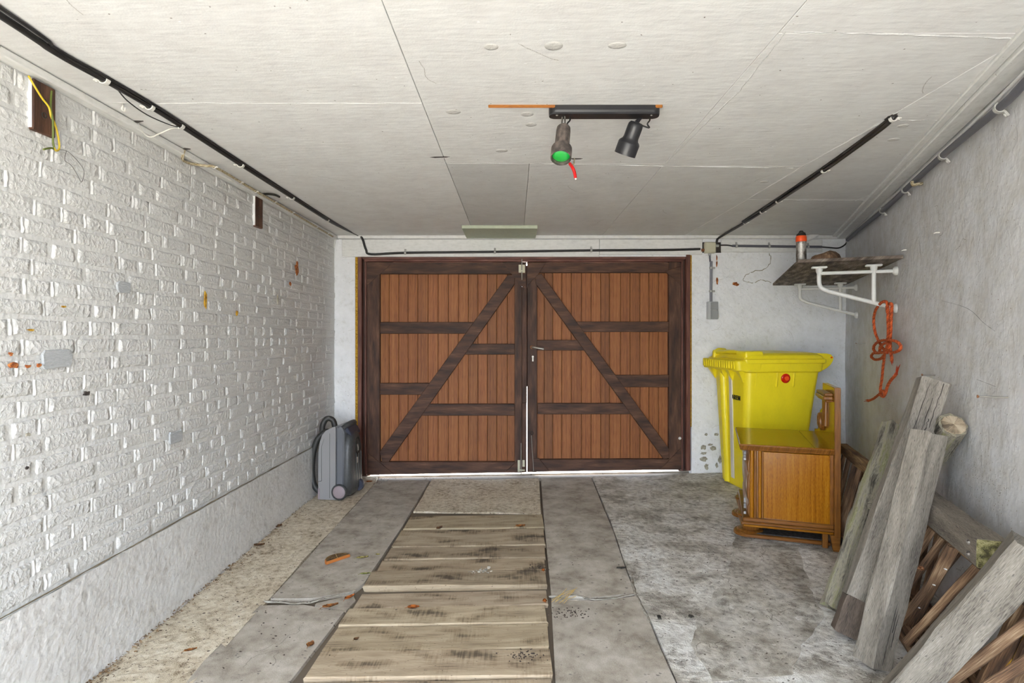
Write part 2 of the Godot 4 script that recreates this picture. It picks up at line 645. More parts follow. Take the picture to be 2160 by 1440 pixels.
	var flag := colored(blend([[fbm, 0.7], [fbm2, 0.35], [grit, 0.3]]), N, N, [[0.08, 130, 122, 111], [0.38, 163, 155, 143], [0.6, 177, 170, 159], [0.92, 198, 192, 182]])
	fleck(flag, 260, Color8(96, 90, 84), 14, 2)
	fleck(flag, 380, Color8(120, 113, 104), 6, 2)
	scratch(flag, 8, Color8(118, 112, 104), 240, 0.4)
	mat("slab_concrete", Color.WHITE, 0.85, tex(flag), Vector2(0.6, 0.6), height(blend([[grit, 0.3], [fbm2, 0.35]]), N, N), 0.22)

	# --- painted surfaces
	var lumps := grey(sx, 0.02, 4, 41, N, N)
	var paint := colored(blend([[lumps, 0.25], [fbm2, 0.25]]), N, N, [[0.2, 226, 226, 223], [0.5, 236, 236, 233], [0.8, 242, 242, 240]])
	fleck(paint, 60, Color8(120, 112, 100), 4)
	scratch(paint, 6, Color8(176, 170, 158), 50, 0.7)
	var brick_h := height(blend([[ridge, 0.75], [fbm2, 0.35], [grit, 0.1]]), N, N)
	var bp := mat("brick_paint", Color8(230, 230, 231), 0.42, tex(paint), Vector2(1.6, 1.6), brick_h, 0.48)
	bp.metallic_specular = 0.5
	var jp := mat("joint_paint", Color8(232, 232, 233), 0.5, tex(paint), Vector2(1.3, 1.3), height(blend([[lumps, 0.5], [fbm2, 0.4]]), N, N), 0.4)
	jp.metallic_specular = 0.5
	var back := colored(blend([[fbm, 0.5], [fbm2, 0.3], [grit, 0.15]]), N, N, [[0.08, 218, 217, 214], [0.36, 238, 239, 240], [0.8, 246, 247, 249]])
	fleck(back, 260, Color8(150, 142, 130), 5)
	scratch(back, 5, Color8(188, 183, 174), 160, 0.15)
	mat("back_plaster", Color.WHITE, 0.75, tex(back), Vector2(0.8, 0.8), height(blend([[fbm2, 0.6], [lumps, 0.6], [grit, 0.15]]), N, N), 0.55)
	# trowelled plaster: ridges drawn out up and down
	var trowel := grey(sx, 0.014, 4, 44, N, 640, Vector2i(N, N), FastNoiseLite.FRACTAL_RIDGED)
	var right := colored(blend([[fbm, 0.5], [fbm2, 0.2], [grit, 0.05]]), N, N, [[0.06, 168, 163, 154], [0.3, 200, 198, 195], [0.58, 212, 212, 213], [0.9, 222, 223, 226]])
	fleck(right, 420, Color8(128, 116, 100), 6)
	fleck(right, 120, Color8(246, 246, 246), 5)
	scratch(right, 9, Color8(120, 114, 106), 120, 0.25)
	mat("right_plaster", Color.WHITE, 0.62, tex(right), Vector2(0.75, 0.75), height(blend([[peaks(trowel, 190, 4.0), 0.22], [lumps, 0.5], [fbm, 0.3]]), N, N), 0.5)
	var plinth := colored(blend([[fbm, 0.4], [fbm2, 0.35], [grit, 0.15]]), N, N, [[0.16, 192, 189, 184], [0.42, 222, 221, 218], [0.8, 232, 232, 230]])
	fleck(plinth, 200, Color8(140, 128, 110), 6)
	mat("plinth_paint", Color8(240, 240, 241), 0.65, tex(plinth), Vector2(0.9, 0.9), height(blend([[lumps, 0.6], [fbm2, 0.45]]), N, N), 0.45)
	# ceiling boards: brushed white paint with grey smudges, specks and hairlines
	var brush := grey(sx, 0.05, 3, 47, 256, N, Vector2i(N, N))
	var ceil := colored(blend([[fbm, 0.35], [fbm2, 0.2], [brush, 0.14]]), N, N, [[0.08, 206, 205, 202], [0.34, 228, 227, 225], [0.6, 236, 236, 234], [0.9, 241, 241, 240]])
	fleck(ceil, 70, Color8(112, 104, 96), 3)
	fleck(ceil, 50, Color8(252, 252, 252), 6, 2)
	scratch(ceil, 4, Color8(176, 172, 166), 150, 0.08)
	mat("ceiling_board", Color.WHITE, 0.7, tex(ceil), Vector2(0.55, 0.55), height(blend([[brush, 0.6], [fbm2, 0.3], [grit, 0.15]]), N, N), 0.16)
	mat("filler", Color8(240, 240, 238), 0.7, null, Vector2.ONE, stone_h, 0.3)
	M["filler"].uv1_scale = Vector3(3, 3, 1)
	var wood_paint := colored(blend([[brush, 0.35], [fbm2, 0.2]]), N, N, [[0.15, 208, 208, 204], [0.5, 230, 230, 227], [0.85, 238, 238, 236]])
	fleck(wood_paint, 70, Color8(128, 116, 104), 4)
	mat("painted_wood", Color.WHITE, 0.55, tex(wood_paint), Vector2(0.9, 0.9), height(blend([[brush, 0.7], [grit, 0.1]]), N, N), 0.1)
	mat("lath", Color8(226, 222, 226), 0.55, M["oak"].albedo_texture, ws)
	mat("grey_repaint", Color8(196, 200, 206), 0.6, tex(wood_paint), Vector2(3, 3), height(blend([[brush, 0.7], [grit, 0.1]]), N, N), 0.2)
	mat("green_board", Color8(206, 214, 192), 0.6, tex(wood_paint), Vector2(0.9, 0.9), grain_h, 0.04)

	# --- small things
	N = 256
	var fbm_small := grey(sx, 0.03, 5, 51, N, N)
	var grit_small := grey(sx, 0.25, 2, 52, N, N)
	var bin_h := height(blend([[grit_small, 0.5], [fbm_small, 0.2]]), N, N)
	var yel := mat("yellow_plastic", Color8(250, 229, 40), 0.34, tex(colored(blend([[fbm_small, 0.3], [grit_small, 0.2]]), N, N, [[0.2, 244, 244, 236], [0.6, 255, 255, 255]])), Vector2(1.2, 1.2), bin_h, 0.02)
	yel.metallic_specular = 0.5
	mat("reflective_tape", Color8(226, 220, 206), 0.35)
	mat("red_reflector", Color8(206, 34, 12), 0.15)
	mat("orange_reflector", Color8(255, 92, 30), 0.12)
	mat("black_print", Color8(26, 24, 22), 0.6)
	mat("black_paint", Color8(34, 34, 37), 0.38, null, Vector2.ONE, bin_h, 0.03)
	mat("dusty_black", Color.WHITE, 0.75, tex(colored(fbm_small, N, N, [[0.2, 60, 56, 52], [0.5, 98, 93, 87], [0.8, 122, 116, 108]])), Vector2(5, 5))
	mat("rusty_black", Color.WHITE, 0.7, tex(colored(blend([[fbm_small, 1.2], [grit_small, 0.3]]), N, N, [[0.2, 58, 52, 49], [0.5, 84, 76, 71], [0.8, 108, 96, 90]])), Vector2(2.2, 2.2))
	mat("steel", Color8(168, 164, 156), 0.42, null, Vector2.ONE, null, 0.0, 0.85)
	mat("rusty_steel", Color.WHITE, 0.7, tex(colored(blend([[fbm_small, 1.0], [grit_small, 0.4]]), N, N, [[0.2, 84, 46, 26], [0.5, 142, 84, 46], [0.75, 176, 138, 104]])), Vector2(9, 9), null, 0.0, 0.3)
	mat("black_cable", Color8(38, 37, 38), 0.45, tex(colored(fbm_small, N, N, [[0.3, 190, 186, 180], [0.6, 255, 255, 255], [0.72, 255, 250, 240]])), Vector2(1.5, 8))
	mat("grey_conduit", Color8(126, 126, 134), 0.45)
	mat("dark_conduit", Color8(92, 92, 100), 0.45)
	mat("clip_white", Color8(222, 220, 214), 0.6)
	mat("clip_grey", Color8(178, 178, 174), 0.55)
	mat("white_wire", Color8(226, 224, 216), 0.5)
	mat("old_cable", Color.WHITE, 0.6, tex(colored(blend([[fbm_small, 1.3], [grit_small, 0.3]]), N, N, [[0.2, 96, 70, 36], [0.42, 168, 148, 100], [0.6, 206, 198, 170], [0.9, 226, 222, 206]])), Vector2(4, 20))
	mat("yellow_wire", Color8(196, 170, 38), 0.5)
	mat("green_wire", Color8(92, 104, 40), 0.5)
	mat("red_tape", Color8(212, 22, 20), 0.3)
	mat("box_beige", Color8(200, 196, 172), 0.5)
	mat("switch_grey", Color8(178, 180, 180), 0.45)
	mat("switch_key", Color8(150, 152, 152), 0.4)
	mat("bracket_white", Color8(232, 232, 230), 0.4, tex(paint), Vector2(2, 2))
	mat("joint_soil", Color8(106, 95, 82), 0.95)
	mat("mould", Color8(146, 141, 130), 0.9)
	mat("moss", Color.WHITE, 0.95, tex(colored(blend([[fbm_small, 0.9], [grit_small, 0.5]]), N, N, [[0.12, 66, 62, 40], [0.4, 112, 108, 66], [0.6, 142, 136, 92], [0.85, 168, 162, 122]])), Vector2(4, 4), stone_h, 0.5)
	mat("chip_dark", Color8(58, 52, 48), 0.8)
	mat("tin", Color.WHITE, 0.5, tex(colored(blend([[fbm_small, 1.2], [grit_small, 0.3]]), N, N, [[0.2, 78, 70, 62], [0.42, 132, 127, 120], [0.7, 172, 169, 164]])), Vector2(1.6, 1.6), null, 0.0, 0.55)
	mat("orange_tape", Color8(224, 76, 18), 0.35)
	mat("grimy_black", Color8(44, 42, 36), 0.8)
	mat("rope_orange", Color8(206, 94, 40), 0.75)
	mat("rope_dark", Color8(178, 58, 20), 0.75)
	mat("bare_brick", Color.WHITE, 0.9, tex(colored(blend([[fbm_small, 0.8], [grit_small, 0.5]]), N, N, [[0.2, 112, 56, 24], [0.5, 172, 96, 44], [0.8, 200, 134, 76]])), Vector2(6, 6), stone_h, 0.2)
	mat("ochre", Color.WHITE, 0.85, tex(colored(blend([[fbm_small, 0.8], [grit_small, 0.5]]), N, N, [[0.2, 138, 96, 12], [0.5, 196, 148, 28], [0.8, 214, 176, 74]])), Vector2(5, 5), stone_h, 0.2)
	mat("bare_plaster", Color.WHITE, 0.9, tex(colored(blend([[fbm_small, 0.8], [grit_small, 0.5]]), N, N, [[0.2, 142, 136, 120], [0.6, 182, 176, 160]])), Vector2(5, 5), stone_h, 0.2)
	mat("vacuum_light", Color8(146, 145, 146), 0.45, null, Vector2.ONE, bin_h, 0.02)
	mat("vacuum_blue", Color8(104, 107, 113), 0.42, null, Vector2.ONE, bin_h, 0.02)
	mat("vacuum_dark", Color8(68, 70, 72), 0.42, tex(colored(fbm_small, N, N, [[0.3, 226, 224, 222], [0.7, 255, 255, 255]])), Vector2(3, 3), bin_h, 0.02)
	mat("vacuum_pink", Color8(152, 138, 143), 0.5)
	mat("vacuum_navy", Color8(54, 58, 72), 0.4)
	mat("rubber", Color8(52, 52, 50), 0.5)
	mat("sticker", Color8(196, 190, 182), 0.6)
	for e in [["leaf_brown", Color8(150, 96, 42)], ["leaf_orange", Color8(186, 104, 36)], ["leaf_pale", Color8(188, 180, 110)], ["leaf_dark", Color8(104, 72, 42)], ["leaf_green", Color8(150, 156, 84)]]:
		var m := mat(e[0], e[1], 0.7, tex(colored(blend([[fbm_small, 1.2], [grit_small, 0.3]]), N, N, [[0.2, 150, 140, 130], [0.5, 232, 228, 222], [0.8, 255, 255, 255]])) if not M.has("leaf_brown") else M["leaf_brown"].albedo_texture, Vector2(7, 7))
		m.backlight_enabled = true
		m.backlight = Color(0.2, 0.15, 0.08)
	mat("straw", Color8(206, 178, 112), 0.7)
	mat("crumb", Color8(70, 58, 52), 0.9)
	mat("paper_grey", Color8(196, 190, 178), 0.9)
	mat("slice_top", Color.WHITE, 0.8, tex(colored(worn, W, H, [[0.1, 62, 44, 22], [0.5, 116, 88, 50], [0.85, 148, 118, 72]])), Vector2(4, 9))
	mat("slice_edge", Color8(178, 108, 48), 0.7)
	var lens := mat("green_glass", Color8(20, 170, 62), 0.08)
	lens.metallic_specular = 0.8
	lens.clearcoat_enabled = true
	lens.clearcoat = 1.0
	lens.clearcoat_roughness = 0.05
	mat("outdoor_paving", Color8(240, 238, 233), 0.9, tex(flag), Vector2(0.4, 0.4))  # near white, so that the unseen yard throws more light inside


func _ready() -> void:
	rng.seed = 4711
	# --- camera: 20 mm lens, level, set 1.15 m up, a little rising front
	var cam := Camera3D.new()
	cam.name = "camera"
	cam.projection = Camera3D.PROJECTION_FRUSTUM
	cam.near = 0.05
	cam.far = 200.0
	cam.size = 2.0 * cam.near * 720.0 / 1220.0
	cam.frustum_offset = Vector2(-5.0 / 1220.0, -12.0 / 1220.0) * cam.near
	cam.position = Vector3(0.0, 1.15, 0.0)
	add_child(cam)
	cam.current = true
	# --- an overcast sky, seen through the open end behind the camera and the gaps round the doors
	var sky_look := ProceduralSkyMaterial.new()
	sky_look.sky_top_color = Color(0.87, 0.925, 1.0)
	sky_look.sky_horizon_color = Color(0.92, 0.955, 1.0)
	sky_look.ground_bottom_color = Color(0.55, 0.55, 0.54)
	sky_look.ground_horizon_color = Color(0.8, 0.81, 0.82)
	sky_look.sky_energy_multiplier = 1.0
	sky_look.use_debanding = false
	var sky := Sky.new()
	sky.sky_material = sky_look
	var env := Environment.new()
	env.background_mode = Environment.BG_SKY
	env.sky = sky
	env.background_energy_multiplier = 13.5
	env.tonemap_mode = Environment.TONE_MAPPER_LINEAR
	env.tonemap_exposure = 1.1
	env.sdfgi_enabled = true
	env.ssao_enabled = true
	env.ssil_enabled = true
	var we := WorldEnvironment.new()
	we.name = "overcast"
	we.environment = env
	add_child(we)

	# added sunlight, meant to bounce up to the ceiling: it falls on the yard behind the camera and on the drive, not into the garage
	var added_sun := DirectionalLight3D.new()
	added_sun.name = "added_sun"
	added_sun.light_color = Color(0.985, 0.992, 1.0)
	added_sun.light_energy = 32.0
	added_sun.light_angular_distance = 3.0
	added_sun.shadow_enabled = true
	added_sun.sky_mode = DirectionalLight3D.SKY_MODE_LIGHT_ONLY
	add_child(added_sun)
	added_sun.look_at_from_position(Vector3(4.0, 8.0, -1.5), Vector3(0.0, 0.0, 0.0))

	make_materials()
	build_outside()
	build_floor()
	build_ceiling()
	build_left_wall()
	build_back_wall()
	build_right_wall()
	build_doors()
	build_cables()
	build_spotlights()
	build_bin()
	build_cabinet()
	build_shelf()
	build_rope()
	build_timber()
	build_vacuum()
	build_fixings()
	build_litter()


# ---------------------------------------------------------------- setting
func build_outside() -> void:
	var s := mb()
	abox(s, Vector3(-9, -0.4, 1.0), Vector3(9, -0.11, 12), 0.0, 2)  # unseen ground, added to throw daylight up at the ceiling
	tag(obj("bounce_pavement", s, M["outdoor_paving"]), "unseen yard added outside the open end, whitened to bounce light onto the ceiling", "bounce_pavement", "", "structure")
	s = mb()
	slab(s, poly([Vector2(-9, -16), Vector2(9, -16), Vector2(9, -5.06), Vector2(-9, -5.06)]), -0.004, 0.4, 0.0)
	tag(obj("driveway", s, M["outdoor_paving"]), "pale concrete drive outside the timber doors", "driveway", "", "structure")


func poly(pts: Array) -> PackedVector2Array:
	return PackedVector2Array(pts)


func build_floor() -> void:
	# bed of dark earth and mortar that shows in the joints
	var o := thing("floor", "worn garage floor of concrete, flagstones and pit planks", "floor", Vector3.ZERO, 0.0, "", "structure")
	var s := mb()
	slab(s, poly([Vector2(-1.7, 1.0), Vector2(1.0, 1.0), Vector2(2.97, -5.05), Vector2(-1.7, -5.05)]), -0.0165, 0.2, 0.0)
	obj("joint_bed", s, M["joint_soil"], o)
	var zf := 1.0
	var grid := func(called: String, outline: PackedVector2Array, m: Material, top: float, rough: float, cell: float, key: int) -> void:
		# uneven cast concrete, cut to its outline and gently hollow
		var st := mb()
		var fn := FastNoiseLite.new()
		fn.seed = key
		fn.frequency = 1.6
		var lo := Vector2(INF, INF)
		var hi := -lo
		for q in outline:
			lo = lo.min(q)
			hi = hi.max(q)
		var y := func(q: Vector2) -> float: return ground_y(q.x, q.y) + top + rough * fn.get_noise_2dv(q)
		var nx := int(ceil((hi.x - lo.x) / cell))
		var nz := int(ceil((hi.y - lo.y) / cell))
		for i in nx:
			for j in nz:
				var a := lo + Vector2(i, j) * cell
				var sq := PackedVector2Array([a, a + Vector2(cell, 0), a + Vector2(cell, cell), a + Vector2(0, cell)])
				for part in Geometry2D.intersect_polygons(sq, outline):
					var ids := Geometry2D.triangulate_polygon(part)
					st.set_smooth_group(1)
					for k in range(0, ids.size(), 3):
						var t := [part[ids[k]], part[ids[k + 1]], part[ids[k + 2]]]
						face(st, t.map(func(e): return Vector3(e.x, y.call(e), e.y)), t, Vector3.UP)
		st.set_smooth_group(-1)
		var clock := Geometry2D.is_polygon_clockwise(outline)
		for i in outline.size():
			var a := outline[i]
			var b := outline[(i + 1) % outline.size()]
			var out := Vector3(b.y - a.y, 0, a.x - b.x) * (-1.0 if clock else 1.0)
			var n := maxi(1, int((b - a).length() / cell))
			for k in n:
				var p := a.lerp(b, float(k) / n)
				var q := a.lerp(b, float(k + 1) / n)
				face(st, [Vector3(p.x, y.call(p), p.y), Vector3(q.x, y.call(q), q.y), Vector3(q.x, y.call(q) - 0.05, q.y), Vector3(p.x, y.call(p) - 0.05, p.y)], [p, q, q + Vector2(0, 0.05), p + Vector2(0, 0.05)], out)
		obj(called, st, m, o)
	# rough beige strip along the brick wall
	grid.call("concrete_strip", poly([Vector2(-1.6, zf), Vector2(-1.19, zf), Vector2(-1.165, -1.6), Vector2(-1.1628, -2.7438), Vector2(-1.1704, -3.2088), Vector2(-1.1602, -3.9210), Vector2(-1.1612, -4.8517), Vector2(-1.19, -5.03), Vector2(-1.6, -5.03)]), M["beige_concrete"], 0.0, 0.016, 0.12, 3)
	# left row of flagstones
	for a in [
		["flagstone", [Vector2(-1.1524, -4.8817), Vector2(-0.7146, -4.8701), Vector2(-0.7209, -4.0528), Vector2(-0.7233, -3.7390), Vector2(-0.7383, -3.2518), Vector2(-0.7508, -2.8986), Vector2(-0.7794, -2.8049), Vector2(-0.9533, -2.7366), Vector2(-1.1518, -2.7338), Vector2(-1.1557, -3.4814)], 0.0],
		["flagstone", [Vector2(-1.1768, -2.6735), Vector2(-0.9761, -2.6759), Vector2(-0.8300, -2.6302), Vector2(-0.7681, -2.6104), Vector2(-0.7835, -2.4076), Vector2(-0.8101, -2.0895), Vector2(-0.775, -1.5), Vector2(-0.79, zf), Vector2(-1.18, zf), Vector2(-1.155, -1.6), Vector2(-1.1986, -2.2325)], -0.004],
		["flagstone", [Vector2(-0.9252, -2.7069), Vector2(-0.7798, -2.7897), Vector2(-0.7495, -2.7296), Vector2(-0.7647, -2.6280), Vector2(-0.8284, -2.6527), Vector2(-0.9277, -2.6882)], -0.011],
	]:
		grid.call(a[0], poly(a[1]), M["slab_concrete"], a[2] + 0.002, 0.007, 0.15, 5)
	# rough beige patch between the rows, in front of the doors
	grid.call("concrete_patch", poly([Vector2(-0.7011, -4.9158), Vector2(0.2084, -4.8904), Vector2(0.1825, -3.9753), Vector2(-0.7075, -4.0521), Vector2(-0.7021, -4.4615)]), M["beige_concrete"], -0.004, 0.012, 0.1, 7)
	# right row of flagstones
	grid.call("flagstone", poly([Vector2(0.2252, -4.9051), Vector2(0.6459, -4.8944), Vector2(0.6132, -3.6494), Vector2(0.5786, -2.9784), Vector2(0.5687, -2.7423), Vector2(0.3653, -2.7007), Vector2(0.1743, -2.7266), Vector2(0.1969, -3.8737)]), M["slab_concrete"], 0.002, 0.006, 0.15, 9)
	grid.call("flagstone", poly([Vector2(0.1719, -2.6883), Vector2(0.3826, -2.6670), Vector2(0.5771, -2.7078), Vector2(0.5761, -2.4661), Vector2(0.5705, -2.0531), Vector2(0.585, -1.5), Vector2(0.58, zf), Vector2(0.12, zf), Vector2(0.128, -1.6)]), M["slab_concrete"], 0.0, 0.008, 0.15, 10)
	# the broad rough floor on the right, and the darker flags let into it
	grid.call("concrete_floor", poly([Vector2(0.6578, -4.8937), Vector2(2.95, -5.03), Vector2(1.25, zf), Vector2(0.59, zf), Vector2(0.592, -1.5), Vector2(0.5772, -2.0529), Vector2(0.5841, -2.4658), Vector2(0.5778, -2.7321), Vector2(0.5859, -2.9781), Vector2(0.6221, -3.6490)]), M["rough_concrete"], 0.0, 0.018, 0.1, 12)
	var worn := []
	var corners := [Vector2(1.3479, -3.5137), Vector2(1.6153, -3.3010), Vector2(1.4965, -2.9783), Vector2(1.3739, -2.6564), Vector2(1.3411, -2.4904), Vector2(1.1302, -2.2716), Vector2(0.9973, -2.0870), Vector2(0.6973, -2.0498), Vector2(0.6873, -2.2846), Vector2(0.8254, -2.5492), Vector2(1.0178, -2.8285), Vector2(1.1617, -3.1148)]
	for i in corners.size():
		for k in 5:
			worn.append(corners[i].lerp(corners[(i + 1) % corners.size()], k / 5.0) + Vector2(rng.randf_range(-0.012, 0.012), rng.randf_range(-0.012, 0.012)))
	grid.call("worn_patch", poly(worn), M["worn_concrete"], 0.0022, 0.018, 0.1, 12)
	# mortar worked into the cracks across the flagstones
	for a in [[Vector3(-1.1775, -0.0965, -2.7156), Vector3(-0.9812, -0.0936, -2.6901), Vector3(-0.8884, -0.0916, -2.7441), Vector3(-0.7762, -0.0891, -2.8099)], [Vector3(0.1670, -0.0750, -2.7172), Vector3(0.2901, -0.0729, -2.7226), Vector3(0.3889, -0.0718, -2.6809), Vector3(0.5812, -0.0682, -2.7270)], [Vector3(0.5911, -0.0659, -2.9433), Vector3(0.5759, -0.0685, -2.7126), Vector3(0.5801, -0.0709, -2.4660)]]:
		var path: Array = smooth(a, 7)
		var wob: Array = path.map(func(q): return q + Vector3(rng.randf_range(-0.006, 0.006), 0.0, rng.randf_range(-0.006, 0.006)))
		s = mb()
		s.set_color(Color(0.72, 0.7, 0.66))
		tube(s, wob, wob.map(func(q): return rng.randf_range(0.004, 0.009)), 6, true, 0.6)
		obj("mortar_seam", s, M["rough_concrete"], o)
	# pit cover: planks laid across, each its own width, tone and lie
	var rows := [
		[Vector2(-0.7004, -4.0306), Vector2(0.1885, -3.9646), 3.925, 3.665, 0.004], [Vector2(-0.7096, -3.7475), Vector2(0.1792, -3.7054), 3.655, 3.37, 0.0], [Vector2(-0.7164, -3.4545), Vector2(0.1708, -3.4157), 3.36, 3.185, 0.003],
		[Vector2(-0.7253, -3.2650), Vector2(0.1641, -3.2283), 3.18, 3.025, -0.002], [Vector2(-0.7388, -3.1080), Vector2(0.1587, -3.0727), 3.02, 2.83, 0.012], [Vector2(-0.7370, -2.8818), Vector2(0.1506, -2.8709), 2.79, 2.642, -0.006],
		[Vector2(-0.7523, -2.7153), Vector2(0.1433, -2.6893), 2.635, 2.478, 0.0], [Vector2(-0.7561, -2.5413), Vector2(0.1384, -2.5209), 2.47, 2.282, -0.003], [Vector2(-0.7580, -2.3412), Vector2(0.1355, -2.3289), 2.272, 2.092, 0.007],
		[Vector2(-0.7639, -2.1523), Vector2(0.1291, -2.1280), 2.08, 1.88, -0.002]]
	for i in 14:
		rows.append([Vector2(-0.76, 0), Vector2(0.115, 0), 1.87 - i * 0.2, 1.68 - i * 0.2, rng.randf_range(-0.003, 0.004)])
	var key := 0
	for r in rows:
		key += 1
		var x0: float = r[0].x
		var x1: float = r[1].x
		var z: float = -(r[2] + r[3]) * 0.5
		var w: float = r[2] - r[3]
		var a := Vector3(x0, ground_y(x0, z) - 0.016 + r[4], z)
		var b := Vector3(x1, ground_y(x1, z) - 0.016 + r[4] * 0.3, z)
		s = mb()
		var tone := rng.randf_range(0.8, 1.0)
		s.set_color(Color(tone, tone * rng.randf_range(0.97, 1.0), tone * rng.randf_range(0.93, 1.0)))
		timber(s, along(a, b), x1 - x0, w, 0.036, 0.0045, 0.002, 10, 100 + key, 0.012)
		obj("plank", s, M["floor_plank"], o)


func build_ceiling() -> void:
	var o := thing("ceiling", "white painted board ceiling with open joints and grey smudges", "ceiling", Vector3.ZERO, 0.0, "", "structure")
	var s := mb()
	s.set_color(Color(0.2, 0.19, 0.18))
	prism(s, Transform3D(Basis(Vector3.RIGHT, Vector3.BACK, Vector3.DOWN), Vector3(0, CEILING + 0.12, 0)), poly([Vector2(-1.75, FRONT), Vector2(0.75, FRONT), Vector2(3.1, -5.2), Vector2(-1.75, -5.2)]), 0.105)
	obj("roof_slab", s, M["crumb"], o)
	var wall := func(z: float) -> float: return 0.892 - 0.393 * z + 0.03
	var boards := [
		[-1.57, -0.341, 0.0, 1.0], [-1.57, -0.341, -2.135, -0.004], [-1.57, -0.341, -4.98, -2.139],
		[-0.339, 0.749, 0.35, 1.0], [-0.339, 0.749, -2.888, 0.346], [-0.339, 0.074, -4.98, -2.893], [0.076, 0.749, -4.98, -2.893],
		[0.751, 1.469, -1.64, 0.35], [0.751, 1.469, -2.93, -1.645], [0.751, 1.469, -4.98, -2.935],
		[1.471, 9.0, -2.306, -1.0], [1.471, 9.0, -3.64, -2.31], [1.471, 9.0, -4.98, -3.645]]
	var key := 0
	for b in boards:
		key += 1
		var x1a := minf(b[1], wall.call(b[2]))
		var x1b := minf(b[1], wall.call(b[3]))
		var outline := [Vector2(b[0], b[2]), Vector2(x1a, b[2]), Vector2(x1b, b[3]), Vector2(b[0], b[3])]
		if x1b < b[0]:
			outline = [Vector2(b[0], b[2]), Vector2(x1a, b[2]), Vector2(b[0], (0.922 - b[0]) / 0.393)]
		var sag := rng.randf_range(0.0, 0.0014)
		s = mb()
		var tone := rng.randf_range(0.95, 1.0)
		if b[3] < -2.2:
			tone *= 0.9  # rear boards toned down for light fading inward, as well as dirt
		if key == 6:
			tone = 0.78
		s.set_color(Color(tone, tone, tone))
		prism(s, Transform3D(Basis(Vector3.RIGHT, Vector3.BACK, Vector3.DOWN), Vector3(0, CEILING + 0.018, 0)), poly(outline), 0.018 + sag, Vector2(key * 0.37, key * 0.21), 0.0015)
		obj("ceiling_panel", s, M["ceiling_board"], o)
	# filler squeezed out along the joints
	for a in [[Vector3(-0.3749, 2.0100, -2.8589), Vector3(0.7567, 2.0100, -2.9307)], [Vector3(0.7687, 2.0100, -2.9307), Vector3(1.4260, 2.0100, -2.9638)], [Vector3(0.7702, 2.0100, -1.6343), Vector3(1.1020, 2.0100, -1.6497), Vector3(1.4470, 2.0100, -1.6734)], [Vector3(1.5215, 2.0100, -2.3059), Vector3(1.7786, 2.0100, -2.3059)], [Vector3(1.4722, 2.0100, -3.6431), Vector3(1.8493, 2.0100, -3.6685), Vector3(2.2763, 2.0100, -3.6685)], [Vector3(-1.7742, 2.0100, -2.1325), Vector3(-1.1974, 2.0100, -2.1325), Vector3(-0.3409, 2.0100, -2.1325)], [Vector3(0.7676, 2.0100, -1.6343), Vector3(0.7886, 2.0100, -2.0255), Vector3(0.7531, 2.0100, -2.8983)], [Vector3(1.4831, 2.0100, -2.2759), Vector3(1.4615, 2.0100, -2.9472), Vector3(1.4694, 2.0100, -3.7741), Vector3(1.4604, 2.0100, -4.9491)], [Vector3(2.1726, 2.0100, -3.6814), Vector3(2.1646, 2.0100, -3.2483)]]:
		var pts := []
		for i in a.size() - 1:
			for k in 14:
				pts.append(a[i].lerp(a[i + 1], k / 14.0))
		pts.append(a[-1])
		s = mb()
		var wob: Array = pts.map(func(q): return q + Vector3(rng.randf_range(-0.002, 0.002), 0.0015, rng.randf_range(-0.002, 0.002)))
		tube(s, wob, wob.map(func(q): return rng.randf_range(0.0025, 0.0055)), 6)
		obj("joint_filler", s, M["filler"], o)
	# filled fixing holes: thin round dabs of grey filler
	for q in [Vector3(-0.0691, 2.0100, -1.7200), Vector3(0.1166, 2.0100, -1.7144), Vector3(0.3044, 2.0100, -1.7116), Vector3(-0.2345, 2.0100, -2.2182), Vector3(0.0496, 2.0100, -2.2419), Vector3(-0.0594, 2.0100, -2.6834), Vector3(1.3945, 2.0100, -3.2283), Vector3(1.5919, 2.0100, -2.3684), Vector3(1.6618, 2.0100, -2.5343), Vector3(0.0675, 2.0100, -2.3525)]:
		s = mb()
		s.set_color(Color(0.74, 0.73, 0.71))
		var r := rng.randf_range(0.022, 0.034)
		lathe(s, Transform3D(Basis.from_euler(Vector3(PI, rng.randf() * TAU, 0)).scaled(Vector3(1, 1, rng.randf_range(0.7, 1.0))), q), [Vector2(r, -0.002), Vector2(r * 0.9, 0.0018), Vector2(r * 0.5, 0.0024), Vector2(0, 0.0026)], 14)
		obj("filler_dab", s, M["ceiling_board"], o)
	# two slots in the boards: a dark solid, the hollow painted as shade, with curled white paper at its rim
	for a in [[Vector3(-0.4106, 2.0100, -2.7830), Vector3(-0.3003, 2.0100, -2.7757)], [Vector3(0.2644, 2.0100, -2.8053), Vector3(0.3380, 2.0100, -2.8053)]]:
		s = mb()
		tube(s, [a[0], a[0].lerp(a[1], 0.25), a[0].lerp(a[1], 0.75), a[1]], [0.002, 0.0095, 0.008, 0.001], 8, true, 0.5)
		obj("ceiling_slot", s, M["chip_dark"], o)
		s = mb()
		var d := Vector3(0, -0.001, -0.012)
		tube(s, [a[0] + d, a[0].lerp(a[1], 0.4) + d * 1.3, a[1] + d * 0.8], [0.003, 0.006, 0.003], 6, true, 0.5)
		obj("slot_rim", s, M["filler"], o)
	# ragged lip where the far right cable leaves the ceiling
	s = mb()
	tube(s, [Vector3(1.4767, 2.0100, -2.3009), Vector3(1.4767, 2.0100, -2.2661), Vector3(1.4816, 2.0100, -2.2371)], [0.006, 0.014, 0.004], 7, true, 0.5)
	obj("ceiling_slot", s, M["chip_dark"], o)
	# battens that cover the edges of the boards
	s = mb()
	abox(s, Vector3(-1.56, 1.978, -4.985), Vector3(-1.512, 2.005, 0.9), 0.004, 2)
	tag(obj("trim_1", s, M["painted_wood"]), "white painted batten along the top of the brick wall", "batten", "", "structure")
	s = mb()
